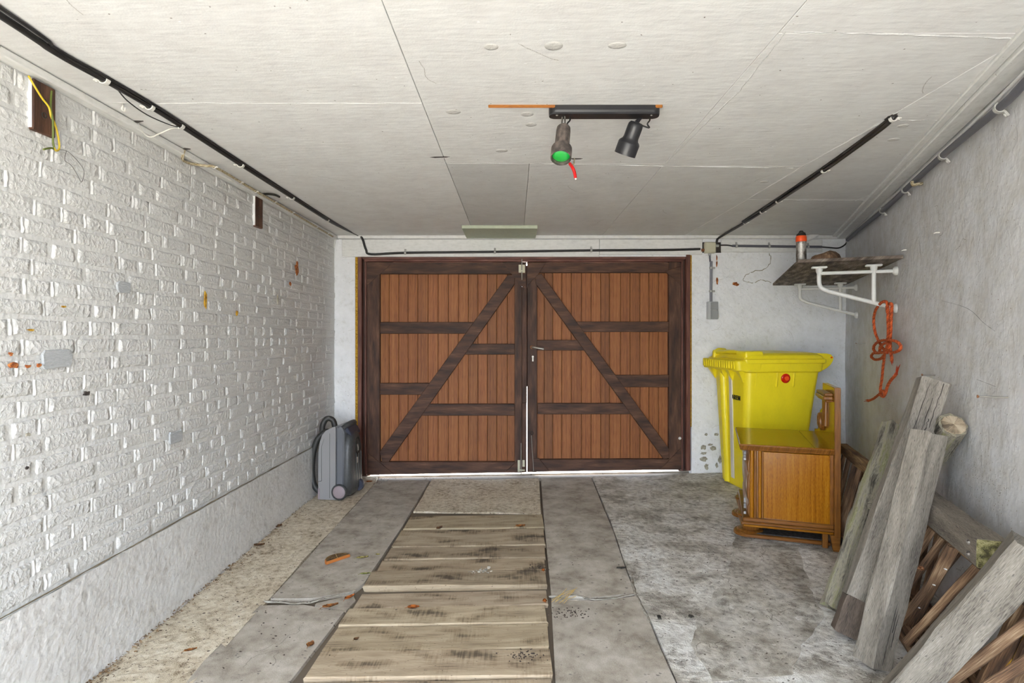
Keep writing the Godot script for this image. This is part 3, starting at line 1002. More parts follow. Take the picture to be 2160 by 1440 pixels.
	var dir := Vector3(-0.366, 0, 0.931)
	var corner := Vector3(2.849, 0, -4.98)
	var inward := Vector3(-0.931, 0, -0.366)
	for k in [[0.035, 0.07, 1.985], [0.088, 0.034, 1.997]]:
		var p: Vector3 = corner + inward * k[0] + Vector3(0, (k[2] + 2.012) * 0.5, 0)
		box(s, along(p - dir * 0.02, p + dir * 6.1), Vector3(6.1, 2.014 - k[2], k[1]), 0.004)
	tag(obj("trim_2", s, M["painted_wood"]), "white painted double batten along the top of the plaster wall", "batten", "", "structure")


func build_left_wall() -> void:
	var o := thing("wall_left", "whitewashed brick wall above a smooth painted plinth", "wall", Vector3.ZERO, 0.0, "", "structure")
	var s := mb()
	abox(s, Vector3(-1.8, -0.25, -5.2), Vector3(-1.556, 2.13, FRONT), 0.0, 2)
	obj("masonry", s, M["joint_paint"], o)
	var fn := FastNoiseLite.new()
	fn.seed = 5
	fn.frequency = 3.0
	# painted mortar
	s = mb()
	sheet(s, Vector3(LEFT - 0.0028, 0.27, FRONT), Vector3(0, 0, -5.99), Vector3(0, 1.73, 0), 150, 60, Vector3.RIGHT, func(u, v): return 0.0022 * fn.get_noise_2d(u * 4.0, v * 4.0) + 0.002 * fn.get_noise_2d(u, v))
	obj("mortar", s, M["joint_paint"], o)
	# plinth, a thumb's width proud, with dust on its ledge
	s = mb()
	sheet(s, Vector3(LEFT + 0.010, -0.16, FRONT), Vector3(0, 0, -5.99), Vector3(0, 0.458, 0), 120, 12, Vector3.RIGHT, func(u, v): return 0.006 * fn.get_noise_2d(u * 0.7, v * 0.7) + 0.02 * maxf(0.0, 0.08 - v))
	sheet(s, Vector3(LEFT + 0.010, 0.298, FRONT), Vector3(0, 0, -5.99), Vector3(-0.03, 0.008, 0), 120, 1, Vector3.UP, func(u, v): return 0.004 * fn.get_noise_2d(u * 3.0, 9.0))
	obj("plinth", s, M["plinth_paint"], o)
	s = mb()
	var pts := []
	for i in 90:
		pts.append(Vector3(LEFT + 0.006, 0.303 + 0.004 * fn.get_noise_2d(i * 0.11, 3.0), 0.9 - i * 0.0662))
	s.set_color(Color(0.3, 0.25, 0.17))
	tube(s, pts, pts.map(func(q): return rng.randf_range(0.0012, 0.0042)), 5)
	obj("ledge_dirt", s, M["filler"], o)
	# bricks: a few variants of stretcher and header, laid in a wild bond
	var kinds := []
	for k in 18:
		kinds.append(brick_shape(0.206 if k < 10 else 0.099, 0.0525, k))
	var list := []
	var ridges := mb()
	var pitch := 0.0645
	for row in 26:
		var at := -5.0 + rng.randf() * 0.15
		var y := 0.312 + row * pitch
		while at < 0.9:
			var head := rng.randf() < 0.42
			var len := (0.103 if head else 0.21) * rng.randf_range(0.93, 1.05)
			var mid := at + len * 0.5
			var d := -mid
			var seen := 0.0 if d < 1.72 else len / pow(maxf(d, 0.3), 3.0)
			list.append([seen, Transform3D(Basis.IDENTITY.scaled(Vector3(rng.randf_range(0.75, 1.35), rng.randf_range(0.95, 1.03), len / (0.103 if head else 0.21))).rotated(Vector3.RIGHT, rng.randf_range(-0.02, 0.02)), Vector3(LEFT, y + 0.026 + rng.randf_range(-0.002, 0.002), mid)), kinds[rng.randi_range(10, 17) if head else rng.randi_range(0, 9)]])
			# paint has run full in the upright joints
			var gap := rng.randf_range(0.009, 0.014)
			var jz := mid + len * 0.5 + gap * 0.5
			var jy := y + 0.026
			var run := []
			for k in 5:
				run.append(Vector3(LEFT - 0.004 + rng.randf_range(-0.001, 0.0015), jy + (k - 2) * 0.0125, jz + rng.randf_range(-0.0018, 0.0018)))
			if rng.randf() < 0.75:
				tube(ridges, run, run.map(func(q): return gap * rng.randf_range(0.42, 0.6)), 8)
			at += len + gap
	list.sort_custom(func(a, b): return a[0] > b[0])
	var rest := mb()
	for i in list.size():
		if i < 298:
			var b := put("brick", list[i][2], M["brick_paint"], o)
			b.transform = list[i][1]
		else:
			rest.append_from(list[i][2], 0, list[i][1])
	var field := put("brick_field", rest.commit(), M["brick_paint"], o)
	field.set_meta("kind", "stuff")
	obj("joint_ridges", ridges, M["joint_paint"], o).set_meta("kind", "stuff")
	# bricks touched up with a greyer paint
	for a in [[Vector3(-1.5385, 1.0717, -1.9491), 0.062, 0.03], [Vector3(-1.5385, 1.3425, -2.2806), 0.04, 0.022], [Vector3(-1.5385, 0.6904, -2.6325), 0.05, 0.026]]:
		s = mb()
		var rim := []
		for q in rrect(a[1], a[2], 0.016, 4):
			rim.append(q + Vector2(rng.randf_range(-0.003, 0.003), rng.randf_range(-0.003, 0.003)))
		prism(s, Transform3D(Basis(Vector3.FORWARD, Vector3.UP, Vector3.RIGHT), a[0] + Vector3(-0.006, 0, 0)), poly(rim), 0.007, a[0].length() * Vector2.ONE, 0.002)
		obj("repaint_patch", s, M["grey_repaint"], o)
	# bare patches where paint has come away
	for a in [[Vector3(-1.5350, 1.6249, -4.0800), 0.04, 0.05, "bare_brick"], [Vector3(-1.5350, 1.5070, -3.9592), 0.02, 0.02, "bare_brick"], [Vector3(-1.5350, 1.3289, -2.8722), 0.013, 0.05, "ochre"], [Vector3(-1.5350, 1.2757, -3.1957), 0.014, 0.02, "ochre"], [Vector3(-1.5350, 1.3833, -3.7454), 0.012, 0.04, "bare_plaster"], [Vector3(-1.5350, 1.0598, -1.7751), 0.022, 0.01, "bare_brick"], [Vector3(-1.5350, 1.0543, -1.8235), 0.012, 0.006, "bare_brick"], [Vector3(-1.5350, 1.0552, -1.8652), 0.01, 0.007, "bare_brick"], [Vector3(-1.5350, 1.0951, -1.7617), 0.008, 0.007, "bare_brick"], [Vector3(-1.5360, 1.2485, -1.9705), 0.012, 0.004, "ochre"], [Vector3(-1.5380, 1.1681, -1.8378), 0.016, 0.004, "ochre"], [Vector3(-1.5350, 0.9426, -2.0739), 0.018, 0.012, "chip_dark"], [Vector3(-1.5350, 0.8391, -1.8235), 0.012, 0.006, "bare_plaster"], [Vector3(-1.5350, 0.7353, -1.8199), 0.006, 0.006, "chip_dark"]]:
		s = mb()
		s.set_smooth_group(1)
		shard(s, Transform3D(Basis(Vector3.FORWARD, Vector3.UP, Vector3.RIGHT), a[0]), a[1], a[2], 0.004)
		obj("bare_patch", s, M[a[3]], o)


func shard(s: SurfaceTool, xf: Transform3D, rx: float, ry: float, thick: float, corners := 11) -> void:
	# a ragged flat chip in the frame's x-y plane
	var ring := PackedVector2Array()
	for k in corners:
		var a := TAU * k / corners
		var r := rng.randf_range(0.55, 1.15)
		ring.append(Vector2(cos(a) * rx * r, sin(a) * ry * r))
	s.set_smooth_group(-1)
	for k in corners:
		var a := ring[k]
		var b := ring[(k + 1) % corners]
		face(s, [xf * Vector3(0, 0, thick), xf * Vector3(a.x * 0.85, a.y * 0.85, thick), xf * Vector3(b.x * 0.85, b.y * 0.85, thick)], [Vector2.ZERO, a, b], xf.basis.z)
		face(s, [xf * Vector3(a.x, a.y, 0), xf * Vector3(b.x, b.y, 0), xf * Vector3(b.x * 0.85, b.y * 0.85, thick), xf * Vector3(a.x * 0.85, a.y * 0.85, thick)], [a, b, b, a], xf.basis * Vector3(a.x + b.x, a.y + b.y, 0.002))


func brick_shape(len: float, high: float, key: int) -> Mesh:
	# face towards +x, long along z; pillowy and pitted, edges drawn back to the joint
	var fn := FastNoiseLite.new()
	fn.seed = 200 + key
	fn.frequency = 14.0
	var s := mb()
	s.set_smooth_group(1)
	var cuts := [0.0, 0.006, 0.017, 0.075, 0.131, 0.189, 0.2, 0.206] if len > 0.15 else [0.0, 0.006, 0.016, 0.083, 0.093, 0.099]
	var us: Array = cuts.map(func(c): return c / len)
	var vs := [0.0, 0.1, 0.26, 0.74, 0.9, 1.0]
	var off := Vector2(fposmod(key * 0.37, 1.0), fposmod(key * 0.61, 1.0))
	var pts := []
	for j in 6:
		var row := []
		for i in us.size():
			var edge := i == 0 or j == 0 or i == us.size() - 1 or j == 5
			var u: float = (us[i] - 0.5) * len + 0.006 * fn.get_noise_2d(us[i] * 0.7, vs[j] * 0.4 + 3.0)
			var v: float = (vs[j] - 0.5) * high + 0.003 * fn.get_noise_2d(us[i] * 0.7 + 9.0, vs[j] * 0.4)
			var x := -0.005 if edge else 0.0012 + 0.005 * fn.get_noise_2d(u, v)
			row.append(Vector3(x, v, u))
		pts.append(row)
	for j in 5:
		for i in us.size() - 1:
			var q := [pts[j][i], pts[j][i + 1], pts[j + 1][i + 1], pts[j + 1][i]]
			face(s, q, q.map(func(e): return Vector2(e.z, e.y) + off), Vector3.RIGHT)
	s.generate_normals()
	return s.commit()


func build_back_wall() -> void:
	var o := thing("wall_back", "white plastered back wall round the garage doors", "wall", Vector3.ZERO, 0.0, "", "structure")
	var s := mb()
	var jl := -1.3715
	var jr := 1.5267
	var head := 1.8317
	abox(s, Vector3(-1.8, -0.25, -5.18), Vector3(jl, 2.13, -4.988), 0.0, 1)
	abox(s, Vector3(jr, -0.25, -5.18), Vector3(3.15, 2.13, -4.988), 0.0, 1)
	abox(s, Vector3(jl, head, -5.18), Vector3(jr, 2.13, -4.988), 0.0, 0)
	obj("masonry", s, M["back_plaster"], o)
	var fn := FastNoiseLite.new()
	fn.seed = 17
	fn.frequency = 1.7
	s = mb()
	sheet(s, Vector3(-1.6, -0.15, BACK), Vector3(jl + 1.6, 0, 0), Vector3(0, 2.17, 0), 10, 50, Vector3.BACK, func(u, v): return 0.004 * fn.get_noise_2d(u, v))
	obj("plaster", s, M["back_plaster"], o)
	s = mb()
	# a sunken older coat shows in the upper part of the right pier
	sheet(s, Vector3(jr, -0.15, BACK), Vector3(1.45, 0, 0), Vector3(0, 2.17, 0), 72, 100, Vector3.BACK, func(u, v): return 0.009 * fn.get_noise_2d(u + 5.0, v) + 0.004 * fn.get_noise_2d(u * 4.0, v * 4.0) - 0.012 * smoothstep(1.72, 1.68, v + 0.14 * fn.get_noise_2d(u * 2.0, 40.0)) * smoothstep(0.3, 0.5, u))
	obj("plaster", s, M["back_plaster"], o)
	s = mb()
	sheet(s, Vector3(jl, head, BACK), Vector3(jr - jl, 0, 0), Vector3(0, 2.02 - head, 0), 10, 3, Vector3.BACK, func(u, v): return 0.0)
	obj("plaster", s, M["back_plaster"], o)
	# painted fascia boards over the doors
	for a in [[722, 1264, 505, 541.5], [1264.6, 1481, 505, 537], [1520.5, 1734, 506, 532]]:
		s = mb()
		var x0: float = (a[0] - 1085.0) / 1220.0 * 4.97
		var x1: float = (a[1] - 1085.0) / 1220.0 * 4.97
		var y0: float = 1.15 - (a[3] - 708.0) / 1220.0 * 4.97
		var y1: float = 1.15 - (a[2] - 708.0) / 1220.0 * 4.97
		abox(s, Vector3(x0, y0, -4.986), Vector3(x1, y1, -4.962), 0.003, 0, Vector2(a[0] * 0.01, 0.3))
		obj("fascia_board", s, M["painted_wood"], o)
	s = mb()
	abox(s, Vector3(-1.53, 1.982, -4.985), Vector3(2.83, 2.012, -4.952), 0.004, 0)
	obj("top_batten", s, M["painted_wood"], o)
	# dark plate, shade put into its colour, for the gap behind the junction box
	s = mb()
	abox(s, Vector3(1.6165, 1.8643, -4.984), Vector3(1.7797, 1.9541, -4.972), 0.002, 0)
	obj("gap_shade_plate", s, M["chip_dark"], o)
	# flaking: bare plaster near the floor, chips and a long crack
	for a in [[Vector3(1.6512, 0.3020, -4.9740), 0.016, 0.016], [Vector3(1.7368, 0.3020, -4.9740), 0.022, 0.014], [Vector3(1.6267, 0.1919, -4.9740), 0.03, 0.026], [Vector3(1.7083, 0.1837, -4.9740), 0.03, 0.022], [Vector3(1.6267, 0.1389, -4.9740), 0.03, 0.016], [Vector3(1.6308, 0.0900, -4.9740), 0.034, 0.022], [Vector3(1.7694, 0.0818, -4.9740), 0.026, 0.04], [Vector3(1.7409, 0.0410, -4.9740), 0.014, 0.026], [Vector3(1.6512, 0.0247, -4.9740), 0.02, 0.03], [Vector3(1.6838, 0.2123, -4.9740), 0.03, 0.012]]:
		s = mb()
		shard(s, Transform3D(Basis.IDENTITY, a[0]), a[1], a[2], 0.003)
		obj("bare_patch", s, M["bare_plaster"], o)
	for a in [[Vector3(1.7409, 1.8186, -4.9740), 0.006, 0.03], [Vector3(1.7409, 1.7656, -4.9740), 0.008, 0.03], [Vector3(1.7450, 1.6229, -4.9740), 0.01, 0.035], [Vector3(1.9007, 1.5946, -4.9760), 0.03, 0.018]]:
		s = mb()
		shard(s, Transform3D(Basis.IDENTITY, a[0]), a[1], a[2], 0.003)
		obj("bare_patch", s, M["bare_brick"], o)
	for a in [[Vector3(1.9671, 1.6234, -4.9790), Vector3(2.0120, 1.6153, -4.9790), Vector3(2.0610, 1.6071, -4.9790), Vector3(2.1018, 1.6234, -4.9790), Vector3(2.1263, 1.6316, -4.9790), Vector3(2.2079, 1.6071, -4.9790)], [Vector3(2.1984, 1.8556, -4.9760), Vector3(2.2066, 1.7863, -4.9760), Vector3(2.1499, 1.7211, -4.9770), Vector3(2.0606, 1.7049, -4.9780), Vector3(1.9953, 1.6723, -4.9780), Vector3(1.9671, 1.6316, -4.9790)]]:
		s = mb()
		var pts: Array = smooth(a, 5).map(func(q): return q + Vector3(rng.randf_range(-0.006, 0.006), rng.randf_range(-0.006, 0.006), 0))
		tube(s, pts, pts.map(func(q): return rng.randf_range(0.001, 0.004)), 5)
		obj("plaster_crack", s, M["bare_plaster"], o)


func build_right_wall() -> void:
	var o := thing("wall_right", "grey-white trowelled plaster wall standing askew to the room", "wall", Vector3.ZERO, 0.0, "", "structure")
	var dir := Vector3(-0.366, 0, 0.931)
	var inward := Vector3(-0.931, 0, -0.366)
	var corner := Vector3(2.849, 0, -4.98)
	var s := mb()
	var p := corner - inward * 0.11 + Vector3(0, 0.94, 0)
	box(s, along(p - dir * 0.2, p + dir * 6.35), Vector3(6.55, 2.38, 0.2))
	obj("masonry", s, M["right_plaster"], o)
	var fn := FastNoiseLite.new()
	fn.seed = 23
	fn.frequency = 1.1
	s = mb()
	sheet(s, corner - Vector3(0, 0.15, 0) - dir * 0.02, dir * 6.3, Vector3(0, 2.17, 0), 140, 50, inward, func(u, v): return 0.008 * fn.get_noise_2d(u, v) + 0.004 * fn.get_noise_2d(u * 5.0, v * 2.0) - 0.004)
	obj("plaster", s, M["right_plaster"], o)
	# hairline cracks
	for a in [[Vector3(1.9043, 1.3064, -2.5785), Vector3(1.7892, 1.2587, -2.2857), Vector3(1.7293, 1.1990, -2.1332), Vector3(1.6915, 1.1667, -2.0372)], [Vector3(1.6331, 1.8868, -1.8885), Vector3(1.6255, 1.7904, -1.8691), Vector3(1.6409, 1.7601, -1.9084)], [Vector3(1.6886, 0.9720, -2.0296), Vector3(1.7529, 0.9846, -2.1934)]]:
		s = mb()
		var pts: Array = smooth(a, 6)
		tube(s, pts, pts.map(func(q): return rng.randf_range(0.0002, 0.0007)), 5)
		obj("plaster_crack", s, M["vacuum_light"], o)
	# specks of mould low down by the corner and behind the timber
	s = mb()
	for e in [[Vector3(2.2899, 0.6762, -3.5679), 0.1, 60], [Vector3(2.4905, 0.8759, -4.0785), 0.12, 40], [Vector3(1.7380, 0.6055, -2.1637), 0.07, 70], [Vector3(1.6679, 0.6098, -1.9852), 0.05, 50], [Vector3(2.2366, 0.7505, -3.4322), 0.05, 50]]:
		for k in e[2]:
			var q: Vector3 = e[0] + dir * rng.randfn(0.0, e[1]) + Vector3(0, rng.randfn(0.0, e[1] * 0.6), 0)
			shard(s, Transform3D(Basis(dir, Vector3.UP, inward), q), rng.randf_range(0.0008, 0.0034), rng.randf_range(0.0006, 0.0018), 0.0008, 5)
	obj("mould_specks", s, M["mould"], o).set_meta("kind", "stuff")


# ---------------------------------------------------------------- doors
func member(called: String, r: Array, z0: float, z1: float, m: Material, parent: Node3D, grain := 0, bev := 0.003) -> MeshInstance3D:
	# an upright rectangular member: r is [x0, y0, x1, y1]
	var s := mb()
	var t := rng.randf_range(0.78, 1.08)
	s.set_color(Color(t, t, t))
	abox(s, Vector3(r[0], r[1], z0), Vector3(r[2], r[3], z1), bev, grain, Vector2(rng.randf() * 4.0, rng.randf() * 2.0))
	return obj(called, s, m, parent)


func plate(called: String, pts: Array, z0: float, z1: float, m: Material, parent: Node3D, bev := 0.003) -> MeshInstance3D:
	var s := mb()
	var t := rng.randf_range(0.85, 1.15)
	s.set_color(Color(t, t, t))
	prism(s, Transform3D(Basis.IDENTITY, Vector3(0, 0, z0)), poly(pts), z1 - z0, Vector2(rng.randf() * 4.0, rng.randf() * 2.0), bev)
	return obj(called, s, m, parent)


func brace(called: String, a: Vector2, b: Vector2, w: float, z0: float, z1: float, m: Material, parent: Node3D) -> void:
	var s := mb()
	var p := Vector3(a.x, a.y, (z0 + z1) * 0.5)
	var q := Vector3(b.x, b.y, (z0 + z1) * 0.5)
	box(s, along(p, q, Vector3.BACK), Vector3((q - p).length(), z1 - z0, w), 0.003, Vector2(rng.randf() * 4.0, 0.7))
	obj(called, s, m, parent)


func build_doors() -> void:
	var dark: Material = M["dark_wood"]
	var f := -5.0       # the face of the framing
	var b := -5.042     # the face of the boards
	# frame: jambs, stops, head, and the strips of ochre primer beside them
	var o := thing("trim_3", "reddish brown timber frame round the garage doors", "door frame", Vector3.ZERO, 0.0, "", "structure")
	member("jamb", [-1.3470, -0.0542, -1.3124, 1.8317], -5.16, -4.972, M["red_wood"], o, 1)
	member("jamb", [1.4777, -0.0093, 1.5144, 1.8480], -5.16, -4.972, M["red_wood"], o, 1)
	member("primer_strip", [-1.3695, -0.0011, -1.3470, 1.8276], -5.1, -4.976, M["ochre"], o, 1)
	member("primer_strip", [1.5144, 0.3663, 1.5267, 1.8439], -5.1, -4.976, M["ochre"], o, 1)
	member("rebate", [-1.3176, -0.0590, -1.2971, 1.8180], -5.16, -5.03, M["crumb"], o, 1)
	member("rebate", [1.4631, -0.0139, 1.4836, 1.8344], -5.16, -5.03, M["crumb"], o, 1)
	member("stop", [-1.2971, -0.0590, -1.2787, 1.8057], -5.16, -5.004, M["red_wood"], o, 1)
	member("stop", [1.4443, -0.0180, 1.4611, 1.8057], -5.16, -5.004, M["red_wood"], o, 1)
	member("head", [-1.3124, 1.8092, 1.4777, 1.8317], -5.16, -4.985, M["red_wood"], o, 0)
	member("head_lip", [-1.2992, 1.7910, 1.4631, 1.8139], -5.16, -5.0, M["red_wood"], o, 0)

	# stops the leaves close against, open at the meeting and in the corners
	member("rear_stop", [-1.3461, 1.7603, 0.0125, 1.8314], -5.1, -5.075, dark, o, 0)
	member("rear_stop", [0.1421, 1.7603, 1.5133, 1.8314], -5.1, -5.075, dark, o, 0)
	member("rear_stop", [-1.3461, -0.0832, -1.2666, 1.6767], -5.1, -5.075, dark, o, 1)
	member("rear_stop", [1.4422, -0.0372, 1.5133, 1.7436], -5.1, -5.075, dark, o, 1)

	for leaf in [0, 1]:
		var d := thing("door_%d" % (leaf + 1), ["left leaf of the brown timber double door, without a handle", "right leaf of the brown timber double door, with the lever handle"][leaf], "door", Vector3.ZERO, 0.0, "", "structure")
		# boards
		var edges: Array = [[800, 821, 841, 861, 881, 903, 924, 945.5, 967, 988, 1008, 1028, 1048, 1070, 1087], [1128, 1148, 1166, 1185, 1205, 1226.5, 1247, 1267, 1286, 1309, 1329, 1350, 1369, 1389, 1412]][leaf]
		var y0: float = [-0.0191, 0.0057][leaf]
		for i in 14:
			var x0: float = (edges[i] - 1085.0) / 1220.0 * 5.042 + 0.0012
			var x1: float = (edges[i + 1] - 1085.0) / 1220.0 * 5.042 - 0.0012
			var s := mb()
			var t := rng.randf_range(0.68, 1.12)
			s.set_color(Color(t * rng.randf_range(0.97, 1.05), t, t * rng.randf_range(0.9, 1.04)))
			abox(s, Vector3(x0, y0, b - 0.02), Vector3(x1, 1.7779, b), 0.0035, 1, Vector2(rng.randf() * 5.0, rng.randf() * 3.0))
			obj("plank", s, M["mahogany"], d)
		# tongues between the boards
		var tongue := mb()
		for i in range(1, 14):
			var xt: float = (edges[i] - 1085.0) / 1220.0 * 5.042
			abox(tongue, Vector3(xt - 0.008, y0 + 0.002, b - 0.015), Vector3(xt + 0.008, 1.7738, b - 0.008), 0.0, 1)
		obj("tongue", tongue, dark, d).set_meta("kind", "stuff")
		var back := b + 0.001
		if leaf == 0:
			member("stile", [-1.2746, -0.0529, -1.1639, 1.7893], -5.07, f, dark, d, 1)
			member("stile", [0.0020, -0.0344, 0.0656, 1.7893], -5.07, f, dark, d, 1)
			member("meeting_strip", [0.0656, 0.5680, 0.1078, 1.5762], -5.07, f - 0.008, dark, d, 1)
			member("meeting_strip", [0.0656, -0.0324, 0.1049, 0.5680], -5.07, f - 0.008, dark, d, 1)
			member("rebate_strip", [0.0874, 0.7049, 0.1331, 1.7657], -5.09, -5.072, dark, d, 1)
			member("rail", [-1.1639, 1.6848, 0.0020, 1.7832], back, f - 0.003, dark, d)
			plate("rail", [Vector2(-1.1639, 0.0598), Vector2(0.0020, 0.0598), Vector2(0.0020, -0.0324), Vector2(-1.1639, -0.0508)], back, f - 0.003, dark, d)
			member("rail", [-1.1639, 1.1684, -0.3361, 1.2689], back, f - 0.006, dark, d)
			member("rail", [-0.4467, 0.9881, 0.0020, 1.0803], back, f - 0.006, dark, d)
			member("rail", [-1.1639, 0.6398, -0.7090, 0.7402], back, f - 0.006, dark, d)
			member("rail", [-0.8238, 0.4594, 0.0020, 0.5598], back, f - 0.006, dark, d)
			plate("brace", [Vector2(-0.0574, 1.6746), Vector2(0.0016, 1.6787), Vector2(0.0016, 1.5967), Vector2(-1.0861, 0.0598), Vector2(-1.1434, 0.0598), Vector2(-1.1631, 0.1500)], back, f + 0.004, dark, d)
			plate("gusset", [Vector2(-1.2746, 1.7852), Vector2(-1.0492, 1.7852), Vector2(-1.1557, 1.6869), Vector2(-1.2746, 1.5844)], f - 0.01, f + 0.006, dark, d)
			plate("gusset", [Vector2(-0.1025, 1.7852), Vector2(0.1025, 1.7852), Vector2(0.0984, 1.5557), Vector2(0.0533, 1.5844), Vector2(-0.0082, 1.6623)], f - 0.01, f + 0.006, dark, d)
			plate("gusset", [Vector2(-1.2664, 0.1418), Vector2(-1.0369, -0.0467), Vector2(-1.2664, -0.0508)], f - 0.01, f + 0.006, dark, d)
			plate("gusset", [Vector2(0.0287, 0.0762), Vector2(0.0902, 0.0762), Vector2(0.0902, -0.0303), Vector2(-0.0861, -0.0324)], f - 0.01, f + 0.006, dark, d)
			# top and bottom slide bolts
			for k in [[[0.0368, 1.6940, 0.0593, 1.7635], [0.0695, 1.6940, 0.0920, 1.7635], [0.0614, 1.6326, 0.0687, 1.8126]], [[0.0286, -0.0239, 0.0491, 0.0784], [0.0695, 0.0211, 0.0900, 0.0784], [0.0532, -0.0484, 0.0630, 0.2256]]]:
				var s := mb()
				for r in [k[0], k[1]]:
					abox(s, Vector3(r[0], r[1], f + 0.004), Vector3(r[2], r[3], f + 0.011), 0.001, 1)
				abox(s, Vector3(k[0][0], k[0][1] + 0.01, f + 0.011), Vector3(k[1][2], k[0][1] + 0.022, f + 0.015), 0.001, 0)
				var bolt := obj("slide_bolt", s, M["box_beige"], d)
				s = mb()
				tube(s, [Vector3((k[2][0] + k[2][2]) * 0.5, k[2][1], f + 0.011), Vector3((k[2][0] + k[2][2]) * 0.5, k[2][3], f + 0.011)], 0.0042, 8)
				obj("bolt_rod", s, M["steel"], bolt)
		else:
			member("stile", [0.1131, -0.0283, 0.1967, 1.7893], -5.07, f, dark, d, 1)
			member("stile", [1.3361, -0.0078, 1.4406, 1.7893], -5.07, f, dark, d, 1)
			member("rail", [0.1967, 1.6951, 1.3361, 1.7832], back, f - 0.003, dark, d)
			plate("rail", [Vector2(0.1967, 0.0803), Vector2(1.3361, 0.0844), Vector2(1.3361, -0.0078), Vector2(0.1967, -0.0262)], back, f - 0.003, dark, d)
			plate("rail", [Vector2(0.4959, 1.2730), Vector2(1.3361, 1.2730), Vector2(1.3361, 1.1828), Vector2(0.5615, 1.1828)], back, f - 0.006, dark, d)
			member("rail", [0.1926, 1.0230, 0.6189, 1.1131], back, f - 0.006, dark, d)
			plate("rail", [Vector2(0.8484, 0.8098), Vector2(1.3361, 0.8098), Vector2(1.3361, 0.7053), Vector2(0.9221, 0.7053)], back, f - 0.006, dark, d)
			member("rail", [0.2008, 0.4717, 1.0123, 0.5660], back, f - 0.006, dark, d)
			plate("brace", [Vector2(0.1844, 1.6008), Vector2(0.1762, 1.6746), Vector2(0.2336, 1.6869), Vector2(1.3361, 0.1746), Vector2(1.3361, 0.0926), Vector2(1.2910, 0.0844)], back, f + 0.004, dark, d)
			plate("gusset", [Vector2(0.1107, 1.7852), Vector2(0.2746, 1.7852), Vector2(0.2090, 1.6828), Vector2(0.1107, 1.5803)], f - 0.01, f + 0.006, dark, d)
			plate("gusset", [Vector2(1.2992, 1.7074), Vector2(1.4385, 1.7525), Vector2(1.4385, 1.5926)], f - 0.01, f + 0.006, dark, d)
			plate("gusset", [Vector2(1.2582, -0.0078), Vector2(1.4406, 0.1869), Vector2(1.4406, -0.0057)], f - 0.01, f + 0.006, dark, d)
			plate("gusset", [Vector2(0.1598, 0.0926), Vector2(0.2131, 0.0926), Vector2(0.3074, -0.0221), Vector2(0.1598, -0.0262)], f - 0.01, f + 0.006, dark, d)
			# lever handle on its worn hole, keyhole plate, pull ring and bottom bolt rod
			var s := mb()
			lathe(s, Transform3D(Basis(Vector3.RIGHT, Vector3.BACK, Vector3.DOWN), Vector3(0.1515, 1.0517, -4.9950)), [Vector2(0.016, -0.004), Vector2(0.016, 0.003), Vector2(0.011, 0.006), Vector2(0.0, 0.006)], 14)
			var lever := obj("handle", s, M["rusty_steel"], d)
			lever.set_meta("label", "aluminium lever handle")
			s = mb()
			tube(s, [Vector3(0.1516, 1.0517, -4.9980), Vector3(0.1523, 1.0525, -4.9550), Vector3(0.1702, 1.0507, -4.9450), Vector3(0.2513, 1.0365, -4.9450)], [0.008, 0.0085, 0.0095, 0.0105], 10)
			obj("lever", s, M["steel"], lever)
			s = mb()
			lathe(s, Transform3D(Basis(Vector3.RIGHT, Vector3.BACK, Vector3.DOWN), Vector3(0.1598, 0.9697, -4.9990)), [Vector2(0.009, 0), Vector2(0.009, 0.004), Vector2(0.004, 0.004), Vector2(0.003, 0.001), Vector2(0, 0.001)], 12)
			abox(s, Vector3(0.1537, 0.9287, -4.9990), Vector3(0.1658, 0.9658, -4.9940), 0.001, 1)
			obj("keyhole_plate", s, M["steel"], d)
			s = mb()
			var ring := []
			for k in 13:
				ring.append(Vector3(0.1494, 0.3112, -4.9920) + Vector3(cos(TAU * k / 12.0) * 0.014, sin(TAU * k / 12.0) * 0.014, 0))
			tube(s, ring, 0.003, 6, false)
			obj("pull_ring", s, M["grimy_black"], d)
			s = mb()
			tube(s, [Vector3(0.1472, 0.2911, -4.9900), Vector3(0.1534, 0.1765, -4.9900), Vector3(0.1616, 0.0579, -4.9900), Vector3(0.1657, -0.0280, -4.9900)], 0.003, 6)
			obj("bolt_rod", s, M["steel"], d)
			s = mb()
			lathe(s, Transform3D(Basis(Vector3.RIGHT, Vector3.BACK, Vector3.DOWN), Vector3(1.4298, 0.2651, -4.9980)), [Vector2(0.013, 0), Vector2(0.012, 0.006), Vector2(0.005, 0.007), Vector2(0.004, 0.002), Vector2(0, 0.002)], 12)
			obj("screw_cup", s, M["clip_white"], d)


